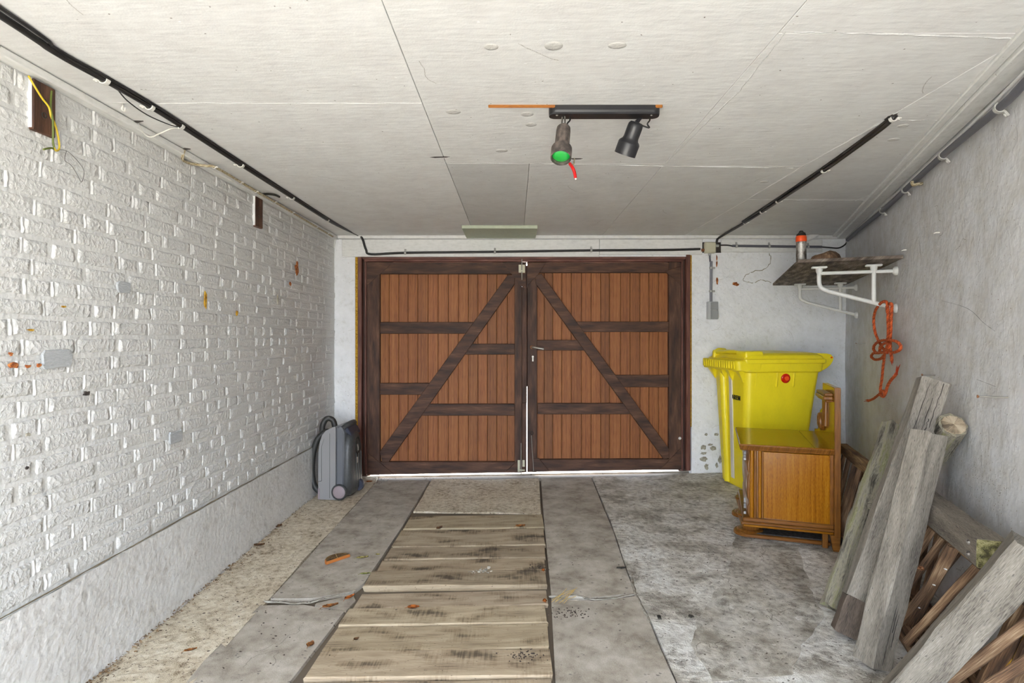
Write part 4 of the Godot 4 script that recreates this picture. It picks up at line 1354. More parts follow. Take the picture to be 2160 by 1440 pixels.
# ---------------------------------------------------------------- cables and fittings
func saddle(parent: Node3D, at: Vector3, along_dir: Vector3, up: Vector3, r: float, m: Material) -> void:
	# a clip bent over a cable, with a nailed lug beside it
	var t := along_dir.normalized()
	var side := t.cross(up).normalized()
	var s := mb()
	var arc := []
	for k in 9:
		var a := PI * k / 8.0
		arc.append([cos(a), sin(a)])
	var rings := []
	for e in [-0.5, 0.5]:
		var ring := []
		for q in arc:
			ring.append(at + t * e * r * 1.3 + (side * q[0] + up * q[1]) * r * 1.28)
		for k in range(8, -1, -1):
			ring.append(at + t * e * r * 1.3 + (side * arc[k][0] + up * arc[k][1]) * r * 0.98)
		rings.append(ring)
	s.set_smooth_group(-1)
	for k in 18:
		var k2 := (k + 1) % 18
		var mid: Vector3 = (rings[0][k] + rings[0][k2]) * 0.5 - at - t * -0.5 * r * 1.3
		var sign := 1.0 if k < 8 else -1.0
		face(s, [rings[0][k], rings[0][k2], rings[1][k2], rings[1][k]], [Vector2.ZERO, Vector2.RIGHT, Vector2.ONE, Vector2.DOWN], mid * sign)
	for e in 2:
		for k in 8:
			face(s, [rings[e][k], rings[e][k + 1], rings[e][16 - k], rings[e][17 - k]], [Vector2.ZERO, Vector2.RIGHT, Vector2.ONE, Vector2.DOWN], t * (e * 2.0 - 1.0))
	box(s, Transform3D(Basis(t, up, t.cross(up)), at + side * r * 1.9 + up * r * 0.1), Vector3(r * 1.3, r * 0.5, r * 1.4), r * 0.1)
	lathe(s, Transform3D(Basis(t, up, t.cross(up)), at + side * r * 2.0 + up * r * 0.35), [Vector2(r * 0.45, 0), Vector2(r * 0.35, r * 0.22), Vector2(0, r * 0.26)], 8)
	obj("clip", s, m, parent)


func wire(called: String, label: String, category: String, pts: Array, r: float, m: Material, steps := 5) -> MeshInstance3D:
	var s := mb()
	tube(s, smooth(pts, steps), r, 8)
	var o := obj(called, s, m)
	tag(o, label, category)
	return o


func build_cables() -> void:
	var down := Vector3.DOWN
	# --- black cables along the left of the ceiling, then over the doors to the junction box
	var o := thing("black_cable", "thick black cable clipped along the left of the ceiling and across above the doors", "cable")
	var main: Array = smooth([Vector3(-1.285, 1.995, 0.4), Vector3(-1.3548, 1.9960, -1.4435), Vector3(-1.3702, 1.9960, -1.7145), Vector3(-1.3552, 1.9960, -1.9113), Vector3(-1.3442, 1.9960, -2.1325), Vector3(-1.3433, 1.9960, -2.3246), Vector3(-1.3522, 1.9960, -2.8591), Vector3(-1.3588, 1.9960, -3.5347), Vector3(-1.3628, 1.9960, -4.3185), Vector3(-1.3456, 2.0148, -4.9300), Vector3(-1.3011, 1.9809, -4.9450), Vector3(-1.2700, 1.8884, -4.9500), Vector3(-1.2253, 1.8479, -4.9500), Vector3(-0.9332, 1.8600, -4.9500), Vector3(-0.1664, 1.8682, -4.9500), Vector3(0.6573, 1.8803, -4.9500), Vector3(1.2781, 1.8844, -4.9500), Vector3(1.5905, 1.8925, -4.9500)], 5)
	var s := mb()
	tube(s, main, 0.0098, 10)
	obj("cable", s, M["black_cable"], o)
	s = mb()
	tube(s, smooth([Vector3(-1.262, 2.0, 0.4), Vector3(-1.3324, 2.0020, -1.4578), Vector3(-1.3601, 2.0020, -1.7124), Vector3(-1.3429, 2.0020, -1.9072), Vector3(-1.3294, 2.0020, -2.1256), Vector3(-1.3293, 2.0020, -2.3202), Vector3(-1.3375, 2.0020, -2.8478), Vector3(-1.3459, 2.0020, -3.5235), Vector3(-1.3505, 2.0020, -4.3130), Vector3(-1.3342, 1.9980, -4.7457)], 5), 0.0052, 8)
	obj("second_cable", s, M["black_cable"], o)
	for e in [[Vector3(-1.3584, 1.9980, -1.9159), Vector3(-1.3473, 1.9980, -2.1375)], [Vector3(-1.3473, 1.9980, -2.1375), Vector3(-1.3465, 1.9980, -2.3301)], [Vector3(-1.3465, 1.9980, -2.3301), Vector3(-1.3554, 1.9980, -2.8658)], [Vector3(-1.3554, 1.9980, -2.8658), Vector3(-1.3620, 1.9980, -3.5430)], [Vector3(-1.3620, 1.9980, -3.5430), Vector3(-1.3645, 1.9980, -4.2574)], [Vector3(-1.3672, 1.9980, -4.2227), Vector3(-1.3622, 1.9980, -4.6813)]]:
		saddle(o, e[0], e[1] - e[0], down, 0.013, M["clip_white"])
	for p in [Vector3(-0.9338, 1.8605, -4.9530), Vector3(-0.1665, 1.8686, -4.9530), Vector3(0.6577, 1.8808, -4.9530)]:
		saddle(o, p, Vector3.LEFT, Vector3.BACK, 0.0125, M["clip_grey"])
	# --- thin cable that sags off the thick one
	wire("thin_cable", "thin black lead sagging beside the thick ceiling cable", "cable", [Vector3(-1.3626, 2.0000, -1.9790), Vector3(-1.3836, 1.9900, -2.0661), Vector3(-1.3970, 1.9900, -2.1991), Vector3(-1.3814, 1.9940, -2.3087), Vector3(-1.3348, 1.9800, -2.3066)], 0.0022, M["black_cable"])
	var w := wire("white_lead", "slack white lead hanging between a ceiling slot and the black cable", "cable", [Vector3(-1.5139, 2.0080, -2.3261), Vector3(-1.5132, 1.9900, -2.3397), Vector3(-1.5157, 1.9750, -2.3738), Vector3(-1.5011, 1.9700, -2.3876), Vector3(-1.4578, 1.9750, -2.3682), Vector3(-1.3868, 1.9840, -2.3337), Vector3(-1.3255, 1.9700, -2.2840)], 0.003, M["white_wire"])
	s = mb()
	tube(s, [Vector3(-1.5361, 2.0080, -2.3107), Vector3(-1.5073, 2.0070, -2.3131), Vector3(-1.4830, 2.0080, -2.3107)], [0.002, 0.006, 0.002], 6)
	obj("slot", s, M["chip_dark"], w)
	# --- white hook by the left batten
	wire("hook", "small white screw hook in the ceiling near the brick wall", "hook", [Vector3(-1.4527, 2.0100, -2.1456), Vector3(-1.4336, 1.9900, -2.1174), Vector3(-1.4343, 1.9780, -2.1133), Vector3(-1.4342, 1.9760, -2.1260), Vector3(-1.4235, 1.9840, -2.1153)], 0.0038, M["clip_white"])
	# --- old stained flex clipped along the batten on the brick side
	o = thing("stained_flex", "old yellow-stained flex clipped along the batten over the brick wall", "cable")
	s = mb()
	var flex: Array = smooth([Vector3(-1.5160, 2.0060, -2.6573), Vector3(-1.5188, 1.9800, -2.6508), Vector3(-1.5375, 1.9650, -2.6873), Vector3(-1.5335, 1.9700, -2.7635), Vector3(-1.4938, 1.9740, -2.8080), Vector3(-1.4659, 1.9760, -2.8386), Vector3(-1.4716, 1.9760, -3.1007), Vector3(-1.4765, 1.9760, -3.2932), Vector3(-1.4792, 1.9760, -3.5735), Vector3(-1.4942, 1.9760, -4.0964), Vector3(-1.5137, 1.9760, -4.8216)], 5)
	tube(s, flex, 0.0065, 8)
	obj("flex", s, M["old_cable"], o)
	for e in [Vector3(-1.4687, 1.9760, -2.8307), Vector3(-1.4735, 1.9760, -3.1102), Vector3(-1.4787, 1.9760, -3.3040), Vector3(-1.4769, 1.9760, -3.5608), Vector3(-1.4900, 1.9760, -3.8758), Vector3(-1.4976, 1.9760, -4.3814), Vector3(-1.5105, 1.9760, -4.6654)]:
		saddle(o, e, Vector3(0, 0, 1), down, 0.0075, M["clip_white"])
	s = mb()
	tube(s, [Vector3(-1.5409, 2.0080, -2.6703), Vector3(-1.5057, 2.0070, -2.6469), Vector3(-1.4873, 2.0080, -2.6568)], [0.002, 0.006, 0.002], 6)
	obj("slot", s, M["chip_dark"], o)
	wire("white_flex", "white painted flex running down the corner beside the brick wall", "cable", [Vector3(-1.5271, 1.9826, -4.9550), Vector3(-1.5424, 1.9477, -4.9650), Vector3(-1.5596, 1.8341, -4.9680), Vector3(-1.5698, 1.6712, -4.9680), Vector3(-1.5759, 1.3455, -4.9680), Vector3(-1.5800, 0.9382, -4.9680), Vector3(-1.5800, 0.4496, -4.9680)], 0.006, M["painted_wood"])
	wire("splinter", "dark splinter of bark lodged above the second wall block", "splinter", [Vector3(-1.5339, 2.0060, -3.5044), Vector3(-1.4719, 1.9980, -3.4601), Vector3(-1.4351, 1.9940, -3.4669), Vector3(-1.4355, 1.9980, -3.5309)], 0.007, M["grimy_black"])

	# --- two old timber blocks let into the brick wall
	for a in [["wall_block", "dark timber block on the brick wall with a yellow wire hooked over it", Vector3(-1.5470, 1.9710, -1.8413), Vector3(-1.5470, 1.8087, -1.9318), true], ["wall_block", "narrow dark timber block on the brick wall near the doors", Vector3(-1.5470, 1.9782, -3.4253), Vector3(-1.5470, 1.7994, -3.5212), false]]:
		o = thing(a[0], a[1], "timber block", Vector3(LEFT, a[3].y, (a[2].z + a[3].z) * 0.5))
		s = mb()
		var hz: float = absf(a[2].z - a[3].z) * 0.5
		var hy: float = a[2].y - a[3].y
		abox(s, Vector3(-0.01, 0, -hz), Vector3(0.016, hy, hz), 0.003, 1)
		obj("block", s, M["dark_wood"], o)
		s = mb()
		abox(s, Vector3(-0.01, 0.005, hz), Vector3(0.012, hy, hz + 0.003), 0.001, 1)
		obj("paint_edge", s, M["filler"], o)
		for y in [hy * 0.36, hy * 0.64]:
			s = mb()
			lathe(s, Transform3D(Basis(Vector3.UP, Vector3.RIGHT, Vector3.FORWARD), Vector3(0.0145, y, 0.004)), [Vector2(0.0095, 0.0), Vector2(0.0095, 0.0035), Vector2(0.007, 0.0035), Vector2(0.006, 0.001), Vector2(0, 0.001)], 12)
			obj("bolt_hole", s, M["grimy_black"], o)
	o = thing("earth_wire", "yellow and green wire twisted and hooked over the dark wall block", "wire")
	s = mb()
	tube(s, smooth([Vector3(-1.5220, 1.9637, -1.8116), Vector3(-1.5110, 1.9376, -1.8198), Vector3(-1.5090, 1.9098, -1.8465), Vector3(-1.5070, 1.8897, -1.8722), Vector3(-1.5070, 1.8626, -1.8818), Vector3(-1.5130, 1.8464, -1.9049), Vector3(-1.5130, 1.8074, -1.9188), Vector3(-1.5130, 1.7741, -1.9228), Vector3(-1.5110, 1.7600, -1.9083), Vector3(-1.5110, 1.7662, -1.8985)], 5), 0.0032, 7)
	obj("yellow_core", s, M["yellow_wire"], o)
	s = mb()
	tube(s, smooth([Vector3(-1.5170, 1.9520, -1.8962), Vector3(-1.5110, 1.8947, -1.8849), Vector3(-1.5030, 1.8567, -1.8826), Vector3(-1.5110, 1.8209, -1.8946), Vector3(-1.5130, 1.7844, -1.8971), Vector3(-1.5130, 1.7646, -1.9029), Vector3(-1.5110, 1.7624, -1.8868), Vector3(-1.5070, 1.7464, -1.8515)], 5), 0.0032, 7)
	obj("green_core", s, M["green_wire"], o)
	wire("hair_wire", "hair-thin loose wire curling on the bricks below the yellow wire", "wire", [Vector3(-1.5170, 1.7662, -1.9179), Vector3(-1.5270, 1.7802, -1.9714), Vector3(-1.5250, 1.7649, -2.0114), Vector3(-1.5270, 1.7352, -2.0517), Vector3(-1.5270, 1.6919, -2.0405), Vector3(-1.5270, 1.7104, -2.0227), Vector3(-1.5270, 1.7379, -1.9924), Vector3(-1.5250, 1.7452, -1.9626), Vector3(-1.5230, 1.7785, -1.9662)], 0.0007, M["grimy_black"])

	# --- black conduit on the right of the ceiling
	o = thing("black_conduit", "black cable clipped across the ceiling from a broken joint to the junction box", "cable")
	s = mb()
	var cond: Array = smooth([Vector3(1.4939, 2.0140, -2.2668), Vector3(1.4784, 1.9980, -2.2688), Vector3(1.5051, 1.9960, -2.4003), Vector3(1.5832, 1.9960, -2.9489), Vector3(1.6591, 1.9960, -3.6471), Vector3(1.7240, 1.9960, -4.3366), Vector3(1.7543, 1.9929, -4.9200), Vector3(1.7348, 1.9728, -4.9450), Vector3(1.7332, 1.9374, -4.9520)], 5)
	tube(s, cond, 0.010, 10)
	obj("cable", s, M["black_cable"], o)
	s = mb()
	tube(s, smooth([Vector3(1.4949, 2.0140, -2.2571), Vector3(1.4677, 2.0020, -2.2695), Vector3(1.4939, 2.0020, -2.3950), Vector3(1.5664, 2.0020, -2.9446), Vector3(1.6357, 2.0020, -3.6217), Vector3(1.7005, 2.0020, -4.3130)], 5), 0.006, 8)
	obj("second_cable", s, M["black_cable"], o)
	for p in [Vector3(1.4761, 1.9980, -2.2539), Vector3(1.5867, 1.9980, -2.9644), Vector3(1.6602, 1.9980, -3.6428), Vector3(1.6895, 1.9980, -3.9487), Vector3(1.7279, 1.9980, -4.3287), Vector3(1.7643, 1.9980, -4.9031)]:
		saddle(o, p, Vector3(-0.02, 0, 1), down, 0.0115, M["clip_white"])

	# --- grey conduit along the right wall, and along the fascia to the junction box
	o = thing("grey_conduit", "grey conduit clipped along the top of the right wall", "conduit")
	s = mb()
	var run := [Vector3(1.4202, 1.9495, -1.4260), Vector3(1.5519, 1.9180, -1.7613), Vector3(1.6154, 1.9096, -1.9227), Vector3(1.8172, 1.9208, -2.4363), Vector3(2.0324, 1.9180, -2.9838), Vector3(2.2178, 1.9119, -3.4556), Vector3(2.5250, 1.9280, -4.2373), Vector3(2.7038, 1.9269, -4.6923)]
	tube(s, smooth(run, 4), 0.0135, 12)
	obj("pipe", s, M["dark_conduit"], o)
	s = mb()
	tube(s, smooth([Vector3(1.4379, 1.9950, -1.4439), Vector3(1.5713, 1.9613, -1.7833), Vector3(1.7301, 1.9496, -2.1873), Vector3(1.9257, 1.9489, -2.6850), Vector3(2.1932, 1.9501, -3.3657), Vector3(2.6425, 1.9557, -4.5089)], 4), 0.006, 8)
	obj("painted_flex", s, M["painted_wood"], o)
	for k in [[Vector3(1.6214, 1.9125, -1.9299), Vector3(1.8240, 1.9237, -2.4454)], [Vector3(1.8353, 1.9206, -2.4741), Vector3(2.0961, 1.9190, -3.1378)], [Vector3(2.0604, 1.9192, -3.0470), Vector3(2.2261, 1.9148, -3.4686)], [Vector3(2.2536, 1.9157, -3.5385), Vector3(2.5345, 1.9309, -4.2532)]]:
		saddle(o, k[0], k[0] - k[1], Vector3(-0.8, -0.6, -0.3).normalized(), 0.015, M["clip_grey"])
	wire("white_stub", "bent white stub of flex sticking out of the right wall under the conduit", "wire", [Vector3(1.9561, 1.9054, -2.8445), Vector3(1.9500, 1.8873, -2.8287), Vector3(1.9723, 1.8925, -2.8308), Vector3(2.0159, 1.9024, -2.8597)], 0.008, M["old_cable"])
	o = thing("fascia_conduit", "dark grey conduit on the fascia between junction box and right wall", "conduit")
	s = mb()
	tube(s, smooth([Vector3(1.7586, 1.9257, -4.9550), Vector3(1.8236, 1.9257, -4.9550), Vector3(1.8705, 1.9168, -4.9500)], 5), 0.006, 8)
	obj("flex", s, M["black_cable"], o)
	s = mb()
	tube(s, [Vector3(1.8656, 1.9186, -4.9480), Vector3(2.6281, 1.9105, -4.9480)], 0.0105, 12)
	obj("pipe", s, M["dark_conduit"], o)
	s = mb()
	tube(s, smooth([Vector3(2.6200, 1.9105, -4.9480), Vector3(2.7009, 1.9054, -4.9550), Vector3(2.7768, 1.9021, -4.9600), Vector3(2.8268, 1.9257, -4.9550), Vector3(2.8431, 1.9646, -4.9200)], 5), 0.006, 8)
	obj("flex", s, M["black_cable"], o)
	for p in [Vector3(1.8992, 1.9190, -4.9510), Vector3(2.1793, 1.9158, -4.9510), Vector3(2.5120, 1.9129, -4.9510)]:
		saddle(o, p, Vector3.LEFT, Vector3.BACK, 0.0125, M["clip_grey"])
	# --- junction box with its glands
	o = thing("junction_box", "square beige junction box on the fascia right of the doors", "junction box", Vector3(1.6750, 1.9042, -4.9600))
	s = mb()
	box(s, Transform3D.IDENTITY, Vector3(0.096, 0.094, 0.05), 0.008)
	obj("box", s, M["box_beige"], o)
	s = mb()
	box(s, Transform3D(Basis.IDENTITY, Vector3(0, 0, 0.03)), Vector3(0.086, 0.084, 0.012), 0.005)
	obj("lid", s, M["box_beige"], o)
	for k in [[Vector3(-0.046, -0.02, 0), Vector3(-0.072, -0.02, 0), "rusty_steel"], [Vector3(0.046, 0.018, 0), Vector3(0.076, 0.018, 0), "clip_grey"], [Vector3(0.0, -0.045, 0), Vector3(0.0, -0.066, 0), "clip_grey"]]:
		s = mb()
		tube(s, [k[0], k[1]], 0.0125, 10)
		obj("gland", s, M[k[2]], o)
	# --- conduit down to the switch
	o = thing("switch_conduit", "grey vertical conduit from junction box down to the switch", "conduit")
	s = mb()
	tube(s, [Vector3(1.6733, 1.8405, -4.9550), Vector3(1.6774, 1.7836, -4.9550)], 0.007, 8)
	obj("flex", s, M["dark_conduit"], o)
	s = mb()
	tube(s, [Vector3(1.6845, 1.7873, -4.9520), Vector3(1.6825, 1.4422, -4.9520)], 0.0112, 12)
	obj("pipe", s, M["grey_conduit"], o)
	for p in [Vector3(1.6855, 1.7308, -4.9550), Vector3(1.6835, 1.5318, -4.9550)]:
		saddle(o, p, Vector3.UP, Vector3.BACK, 0.0128, M["clip_grey"])
	o = thing("light_switch", "grey double surface switch box on the white back wall", "switch", Vector3(1.6981, 1.3663, -4.9800))
	s = mb()
	abox(s, Vector3(-0.045, -0.075, -0.004), Vector3(0.045, 0.077, 0.038), 0.004)
	obj("housing", s, M["switch_grey"], o)
	s = mb()
	abox(s, Vector3(-0.022, 0.008, 0.036), Vector3(0.042, 0.07, 0.044), 0.003)
	obj("rocker", s, M["switch_key"], o)
	s = mb()
	abox(s, Vector3(-0.022, -0.073, 0.036), Vector3(0.043, 0.001, 0.046), 0.003)
	abox(s, Vector3(-0.02, -0.001, 0.036), Vector3(-0.01, 0.005, 0.048), 0.001)
	abox(s, Vector3(0.03, -0.001, 0.036), Vector3(0.04, 0.005, 0.048), 0.001)
	obj("socket_flap", s, M["switch_key"], o)
	# --- pale green board under the ceiling in front of the doors
	s = mb()
	var q: Vector3 = Vector3(-0.1127, 1.9900, -4.4364)
	abox(s, Vector3(-0.4094, 1.984, -4.955), Vector3(0.1807, 2.011, -4.5), 0.003, 0)
	tag(obj("green_panel", s, M["green_board"]), "pale green board fixed under the ceiling just before the doors", "board")


func build_spotlights() -> void:
	# wooden batten on the ceiling, longer than the lamp bar that hides its right half
	var s := mb()
	abox(s, Vector3(-0.0970, 2.0120, -2.1506) + Vector3(0, 0, 0.0), Vector3(0.5512, 1.9980, -2.1553), 0.002, 0)
	tag(obj("ceiling_lath", s, M["lath"]), "varnished brown lath on the ceiling behind the spotlight bar", "lath")
	var o := thing("spotlight_bar", "black ceiling bar with two spotlights, one showing a green lens", "spotlight", Vector3.ZERO)
	var c: Vector3 = Vector3(0.3380, 1.9960, -2.1821)
	s = mb()
	var rings := []
	for k in [[0.0, 1.0], [0.018, 1.0], [0.026, 0.94], [0.031, 0.8]]:
		var ring := []
		for q in rrect(0.208 * (0.97 + 0.03 * k[1]), 0.033 * k[1], 0.03 * k[1], 6):
			ring.append(c + Vector3(q.x, 0.012 - k[0], q.y))
		rings.append(ring)
	loft(s, rings, true, true, 0)
	obj("bar", s, M["black_paint"], o)
	for x in [-0.178, 0.176]:
		s = mb()
		lathe(s, Transform3D(Basis.from_euler(Vector3(PI, 0, 0)), c + Vector3(x, -0.018, 0.012)), [Vector2(0.005, 0), Vector2(0.004, 0.003), Vector2(0, 0.0035)], 8)
		obj("screw", s, M["steel"], o)
	# each head: from its neck to the mouth
	for a in [[Vector3(0.1867, 1.9829, -2.1900), Vector3(0.1846, 1.9308, -2.1650), Vector3(0.1681, 1.7933, -2.0930), "rusty_black", true], [Vector3(0.4905, 1.9867, -2.2000), Vector3(0.4652, 1.9615, -2.2000), Vector3(0.4297, 1.8545, -2.2500), "black_paint", false]]:
		var top: Vector3 = a[1]
		var d: Vector3 = (a[2] - a[1]).normalized()
		var len: float = (a[2] - a[1]).length()
		var m: Material = M[a[3]]
		var g := 1.0 if a[4] else 1.1
		var xf := Transform3D(Basis(Quaternion(Vector3.UP, d)), top)
		s = mb()
		lathe(s, xf, [Vector2(0.0, -0.002), Vector2(0.02 * g, 0.0), Vector2(0.0255 * g, 0.008), Vector2(0.0265 * g, 0.02), Vector2(0.0265 * g, len - 0.066), Vector2(0.0285 * g, len - 0.058), Vector2(0.0355 * g, len - 0.05), Vector2(0.038 * g, len - 0.044), Vector2(0.038 * g, len), Vector2(0.034 * g, len), Vector2(0.034 * g, len - 0.02), Vector2(0.0, len - 0.03)], 28)
		var head := obj("spot_head", s, m, o)
		s = mb()
		if a[4]:
			lathe(s, xf, [Vector2(0.0338, len - 0.014), Vector2(0.031, len - 0.008), Vector2(0.02, len - 0.003), Vector2(0.0, len - 0.0015)], 24)
			obj("green_lens", s, M["green_glass"], head)
		else:
			lathe(s, xf, [Vector2(0.0338, len - 0.016), Vector2(0.02, len - 0.01), Vector2(0.0, len - 0.008)], 20)
			obj("lens", s, M["grimy_black"], head)
		# yoke: two straps and a swivel knuckle, with the flex looped beside them
		s = mb()
		var from: Vector3 = a[0] + Vector3(0, 0.004, 0)
		for e in [-1.0, 1.0]:
			var side: Vector3 = xf.basis.x * 0.008 * e
			box(s, along(from + side * 0.6, top + d * (0.03 if a[4] else 0.004) + side, xf.basis.x), Vector3((top - from).length() + 0.02, 0.003, 0.009), 0.001)
		tube(s, [from + Vector3(0, 0.012, 0), from], 0.011, 10)
		tube(s, [from - xf.basis.x * 0.012, from + xf.basis.x * 0.012], 0.005, 8)
		obj("yoke", s, M["dusty_black"] if a[4] else m, o)
		s = mb()
		tube(s, smooth([from + Vector3(0.018, 0.006, 0.002), from + Vector3(0.024, -0.02, 0.004), from + Vector3(0.012, -0.04, 0.014), from + Vector3(0.022, -0.05, 0.0), top + d * 0.012 + Vector3(0.012, 0, 0.012)], 5), 0.003, 7)
		obj("lamp_flex", s, M["black_cable"], o)
		if not a[4]:
			s = mb()
			tube(s, [from + Vector3(0.0, 0.0, 0.0), top + Vector3(0, 0, 0.004)], [0.005, 0.0085], 10)
			obj("stem", s, m, o)
	# bare end of a cable bound in red, hanging from the slot behind the lamp
	o = thing("red_cable_end", "short cable end bound in red tape hanging from the ceiling slot", "cable end")
	s = mb()
	tube(s, smooth([Vector3(0.2920, 2.0100, -2.8053), Vector3(0.2809, 1.9705, -2.7200), Vector3(0.2766, 1.9511, -2.7000), Vector3(0.2570, 1.9452, -2.6800), Vector3(0.2526, 1.9518, -2.6800)], 4), 0.0032, 7)
	obj("bare_cord", s, M["old_cable"], o)
	s = mb()
	tube(s, smooth([Vector3(0.2570, 1.9474, -2.6800), Vector3(0.2682, 1.9218, -2.6600), Vector3(0.2769, 1.9000, -2.6600), Vector3(0.2813, 1.8739, -2.6600)], 5), 0.0075, 9)
	obj("red_binding", s, M["red_tape"], o)
	s = mb()
	tube(s, [Vector3(0.2813, 1.8760, -2.6600), Vector3(0.2845, 1.8673, -2.6600)], [0.006, 0.004], 8)
	obj("cord_tip", s, M["white_wire"], o)


# ---------------------------------------------------------------- yellow bin
func build_bin() -> void:
	# local axes: the front of the bin looks towards -x, its side towards +z
	var o := thing("wheelie_bin", "tall yellow plastic wheelie bin with a red side reflector, in the back corner", "bin", Vector3(1.985, ground_y(1.985, -4.615), -4.615), deg_to_rad(7))
	var Y: Material = M["yellow_plastic"]
	# [height, x from, x to, half width]
	var secs := [[0.0, -0.255, 0.2, 0.19], [0.012, -0.262, 0.205, 0.197], [0.3, -0.27, 0.245, 0.222], [0.7, -0.282, 0.29, 0.252], [0.88, -0.287, 0.312, 0.268], [0.925, -0.289, 0.318, 0.272]]
	var s := mb()
	var rings := []
	for k in secs:
		var hx: float = (k[2] - k[1]) * 0.5
		var cx: float = (k[2] + k[1]) * 0.5
		var ring := []
		for q in rrect(hx, k[3], 0.055, 6):
			ring.append(Vector3(cx + q.x, k[0], q.y))
		rings.append(ring)
	loft(s, rings)
	obj("body", s, Y, o)
	# rim under the lid, deeper at the front
	s = mb()
	rings = []
	for k in [[0.90, 0.004], [0.91, 0.016], [0.968, 0.02], [0.972, 0.016]]:
		var ring := []
		for q in rrect(0.305 + k[1], 0.272 + k[1], 0.06, 6):
			ring.append(Vector3(0.014 + q.x, k[0], q.y))
		rings.append(ring)
	loft(s, rings, true, true, 0)
	obj("rim", s, Y, o)
	# front: two upright ribs and the groove between them, gussets under the lip
	s = mb()
	var pts := []
	var rad := []
	for k in 8:
		var t := k / 7.0
		pts.append(Vector3(lerpf(-0.258, -0.29, t), lerpf(0.012, 0.9, t), lerpf(-0.07, -0.09, t)))
		rad.append(lerpf(0.03, 0.036, t))
	tube(s, pts, rad, 16)
	obj("front_rib", s, Y, o)
	for z in [-0.235, -0.06, 0.055, 0.215]:
		s = mb()
		for e in [-1.0, 1.0]:
			face(s, [Vector3(-0.34, 0.915, z + 0.03 * e), Vector3(-0.34, 0.915, z), Vector3(-0.284, 0.82, z)], [Vector2.ZERO, Vector2.RIGHT, Vector2.DOWN], Vector3(-0.6, 0, e))
			face(s, [Vector3(-0.34, 0.915, z + 0.03 * e), Vector3(-0.28, 0.915, z + 0.034 * e), Vector3(-0.284, 0.82, z)], [Vector2.ZERO, Vector2.RIGHT, Vector2.DOWN], Vector3(-0.3, 0, e))
		obj("gusset", s, Y, o)
	s = mb()
	box(s, Transform3D(Basis(Vector3(1, 0.025, 0).normalized(), Vector3(-0.025, 1, 0).normalized(), Vector3.BACK), Vector3(-0.281, 0.47, 0.03)), Vector3(0.01, 0.82, 0.045), 0.002)
	obj("reflective_strip", s, M["reflective_tape"], o)
	# lip that the lid closes on
	s = mb()
	rings = []
	for k in [[0.915, 0.0], [0.918, 0.006], [0.985, 0.012], [0.992, 0.008]]:
		var ring := []
		for q in rrect(0.10 + k[1], 0.285 + k[1], 0.04, 5):
			ring.append(Vector3(-0.268 + q.x, k[0], q.y))
		rings.append(ring)
	loft(s, rings, true, true, 0)
	for k in 14:
		abox(s, Vector3(-0.3825, 0.93, -0.26 + k * 0.038), Vector3(-0.374, 0.985, -0.24 + k * 0.038), 0.002)
	obj("front_lip", s, Y, o)
	# lid: skirt, dome, front grips and hinge lugs
	s = mb()
	rings = []
	for k in [[0.965, 0.0, 0.03], [0.972, 0.014, 0.03], [1.0, 0.016, 0.03], [1.004, 0.004, 0.03], [1.03, -0.006, 0.05], [1.045, -0.03, 0.07], [1.053, -0.075, 0.09], [1.057, -0.16, 0.09]]:
		var ring := []
		for q in rrect(0.318 + k[1], 0.285 + k[1], k[2], 6):
			ring.append(Vector3(0.012 + q.x + (0.0 if k[0] < 1.01 else 0.01 * (k[0] - 1.004) / 0.05), k[0], q.y))
		rings.append(ring)
	loft(s, rings, true, true, 0)
	var lid := obj("lid", s, Y, o)
	for z in [-0.2, 0.2]:
		s = mb()
		rings = []
		for k in [[1.0, 1.0], [1.035, 1.0], [1.052, 0.94], [1.056, 0.8]]:
			var ring := []
			for q in rrect(0.075 * k[1], 0.075 * k[1], 0.018, 4):
				ring.append(Vector3(-0.225 + q.x, k[0] + 0.006, z + q.y))
			rings.append(ring)
		loft(s, rings, true, true, 0)
		obj("grip", s, Y, lid)
	s = mb()
	tube(s, smooth([Vector3(-0.2, 1.055, -0.24), Vector3(-0.27, 1.06, -0.21), Vector3(-0.305, 1.035, -0.2), Vector3(-0.31, 1.0, -0.2)], 5), 0.018, 10)
	tube(s, smooth([Vector3(-0.3, 1.042, -0.2), Vector3(-0.29, 1.05, 0.0), Vector3(-0.28, 1.05, 0.16)], 5), 0.014, 10)
	obj("lid_handle", s, Y, lid)
	for z in [-0.235, 0.235]:
		s = mb()
		prism(s, Transform3D(Basis.IDENTITY, Vector3(0, 0, z - 0.02)), poly([Vector2(0.29, 1.045), Vector2(0.37, 1.042), Vector2(0.405, 1.034), Vector2(0.425, 1.012), Vector2(0.42, 0.985), Vector2(0.40, 0.955), Vector2(0.37, 0.93), Vector2(0.34, 0.915), Vector2(0.31, 0.91)]), 0.04, Vector2.ZERO, 0.004)
		obj("hinge_lug", s, Y, o)
		s = mb()
		tube(s, [Vector3(0.405, 1.012, z - 0.024), Vector3(0.405, 1.012, z + 0.024)], 0.007, 10)
		obj("hinge_pin", s, M["orange_reflector"], o)
	# handle bar between the lugs, wheels and axle at the back
	s = mb()
	tube(s, [Vector3(0.395, 0.985, -0.23), Vector3(0.395, 0.985, 0.23)], 0.015, 10)
	obj("handle", s, Y, o)
	for z in [-0.225, 0.225]:
		s = mb()
		lathe(s, Transform3D(Basis.from_euler(Vector3(PI / 2, 0, 0)), Vector3(0.24, 0.1, z)), [Vector2(0, -0.022), Vector2(0.05, -0.022), Vector2(0.088, -0.024), Vector2(0.1, -0.016), Vector2(0.1, 0.016), Vector2(0.088, 0.024), Vector2(0.05, 0.022), Vector2(0, 0.022)], 24)
		obj("wheel", s, M["rubber"], o)
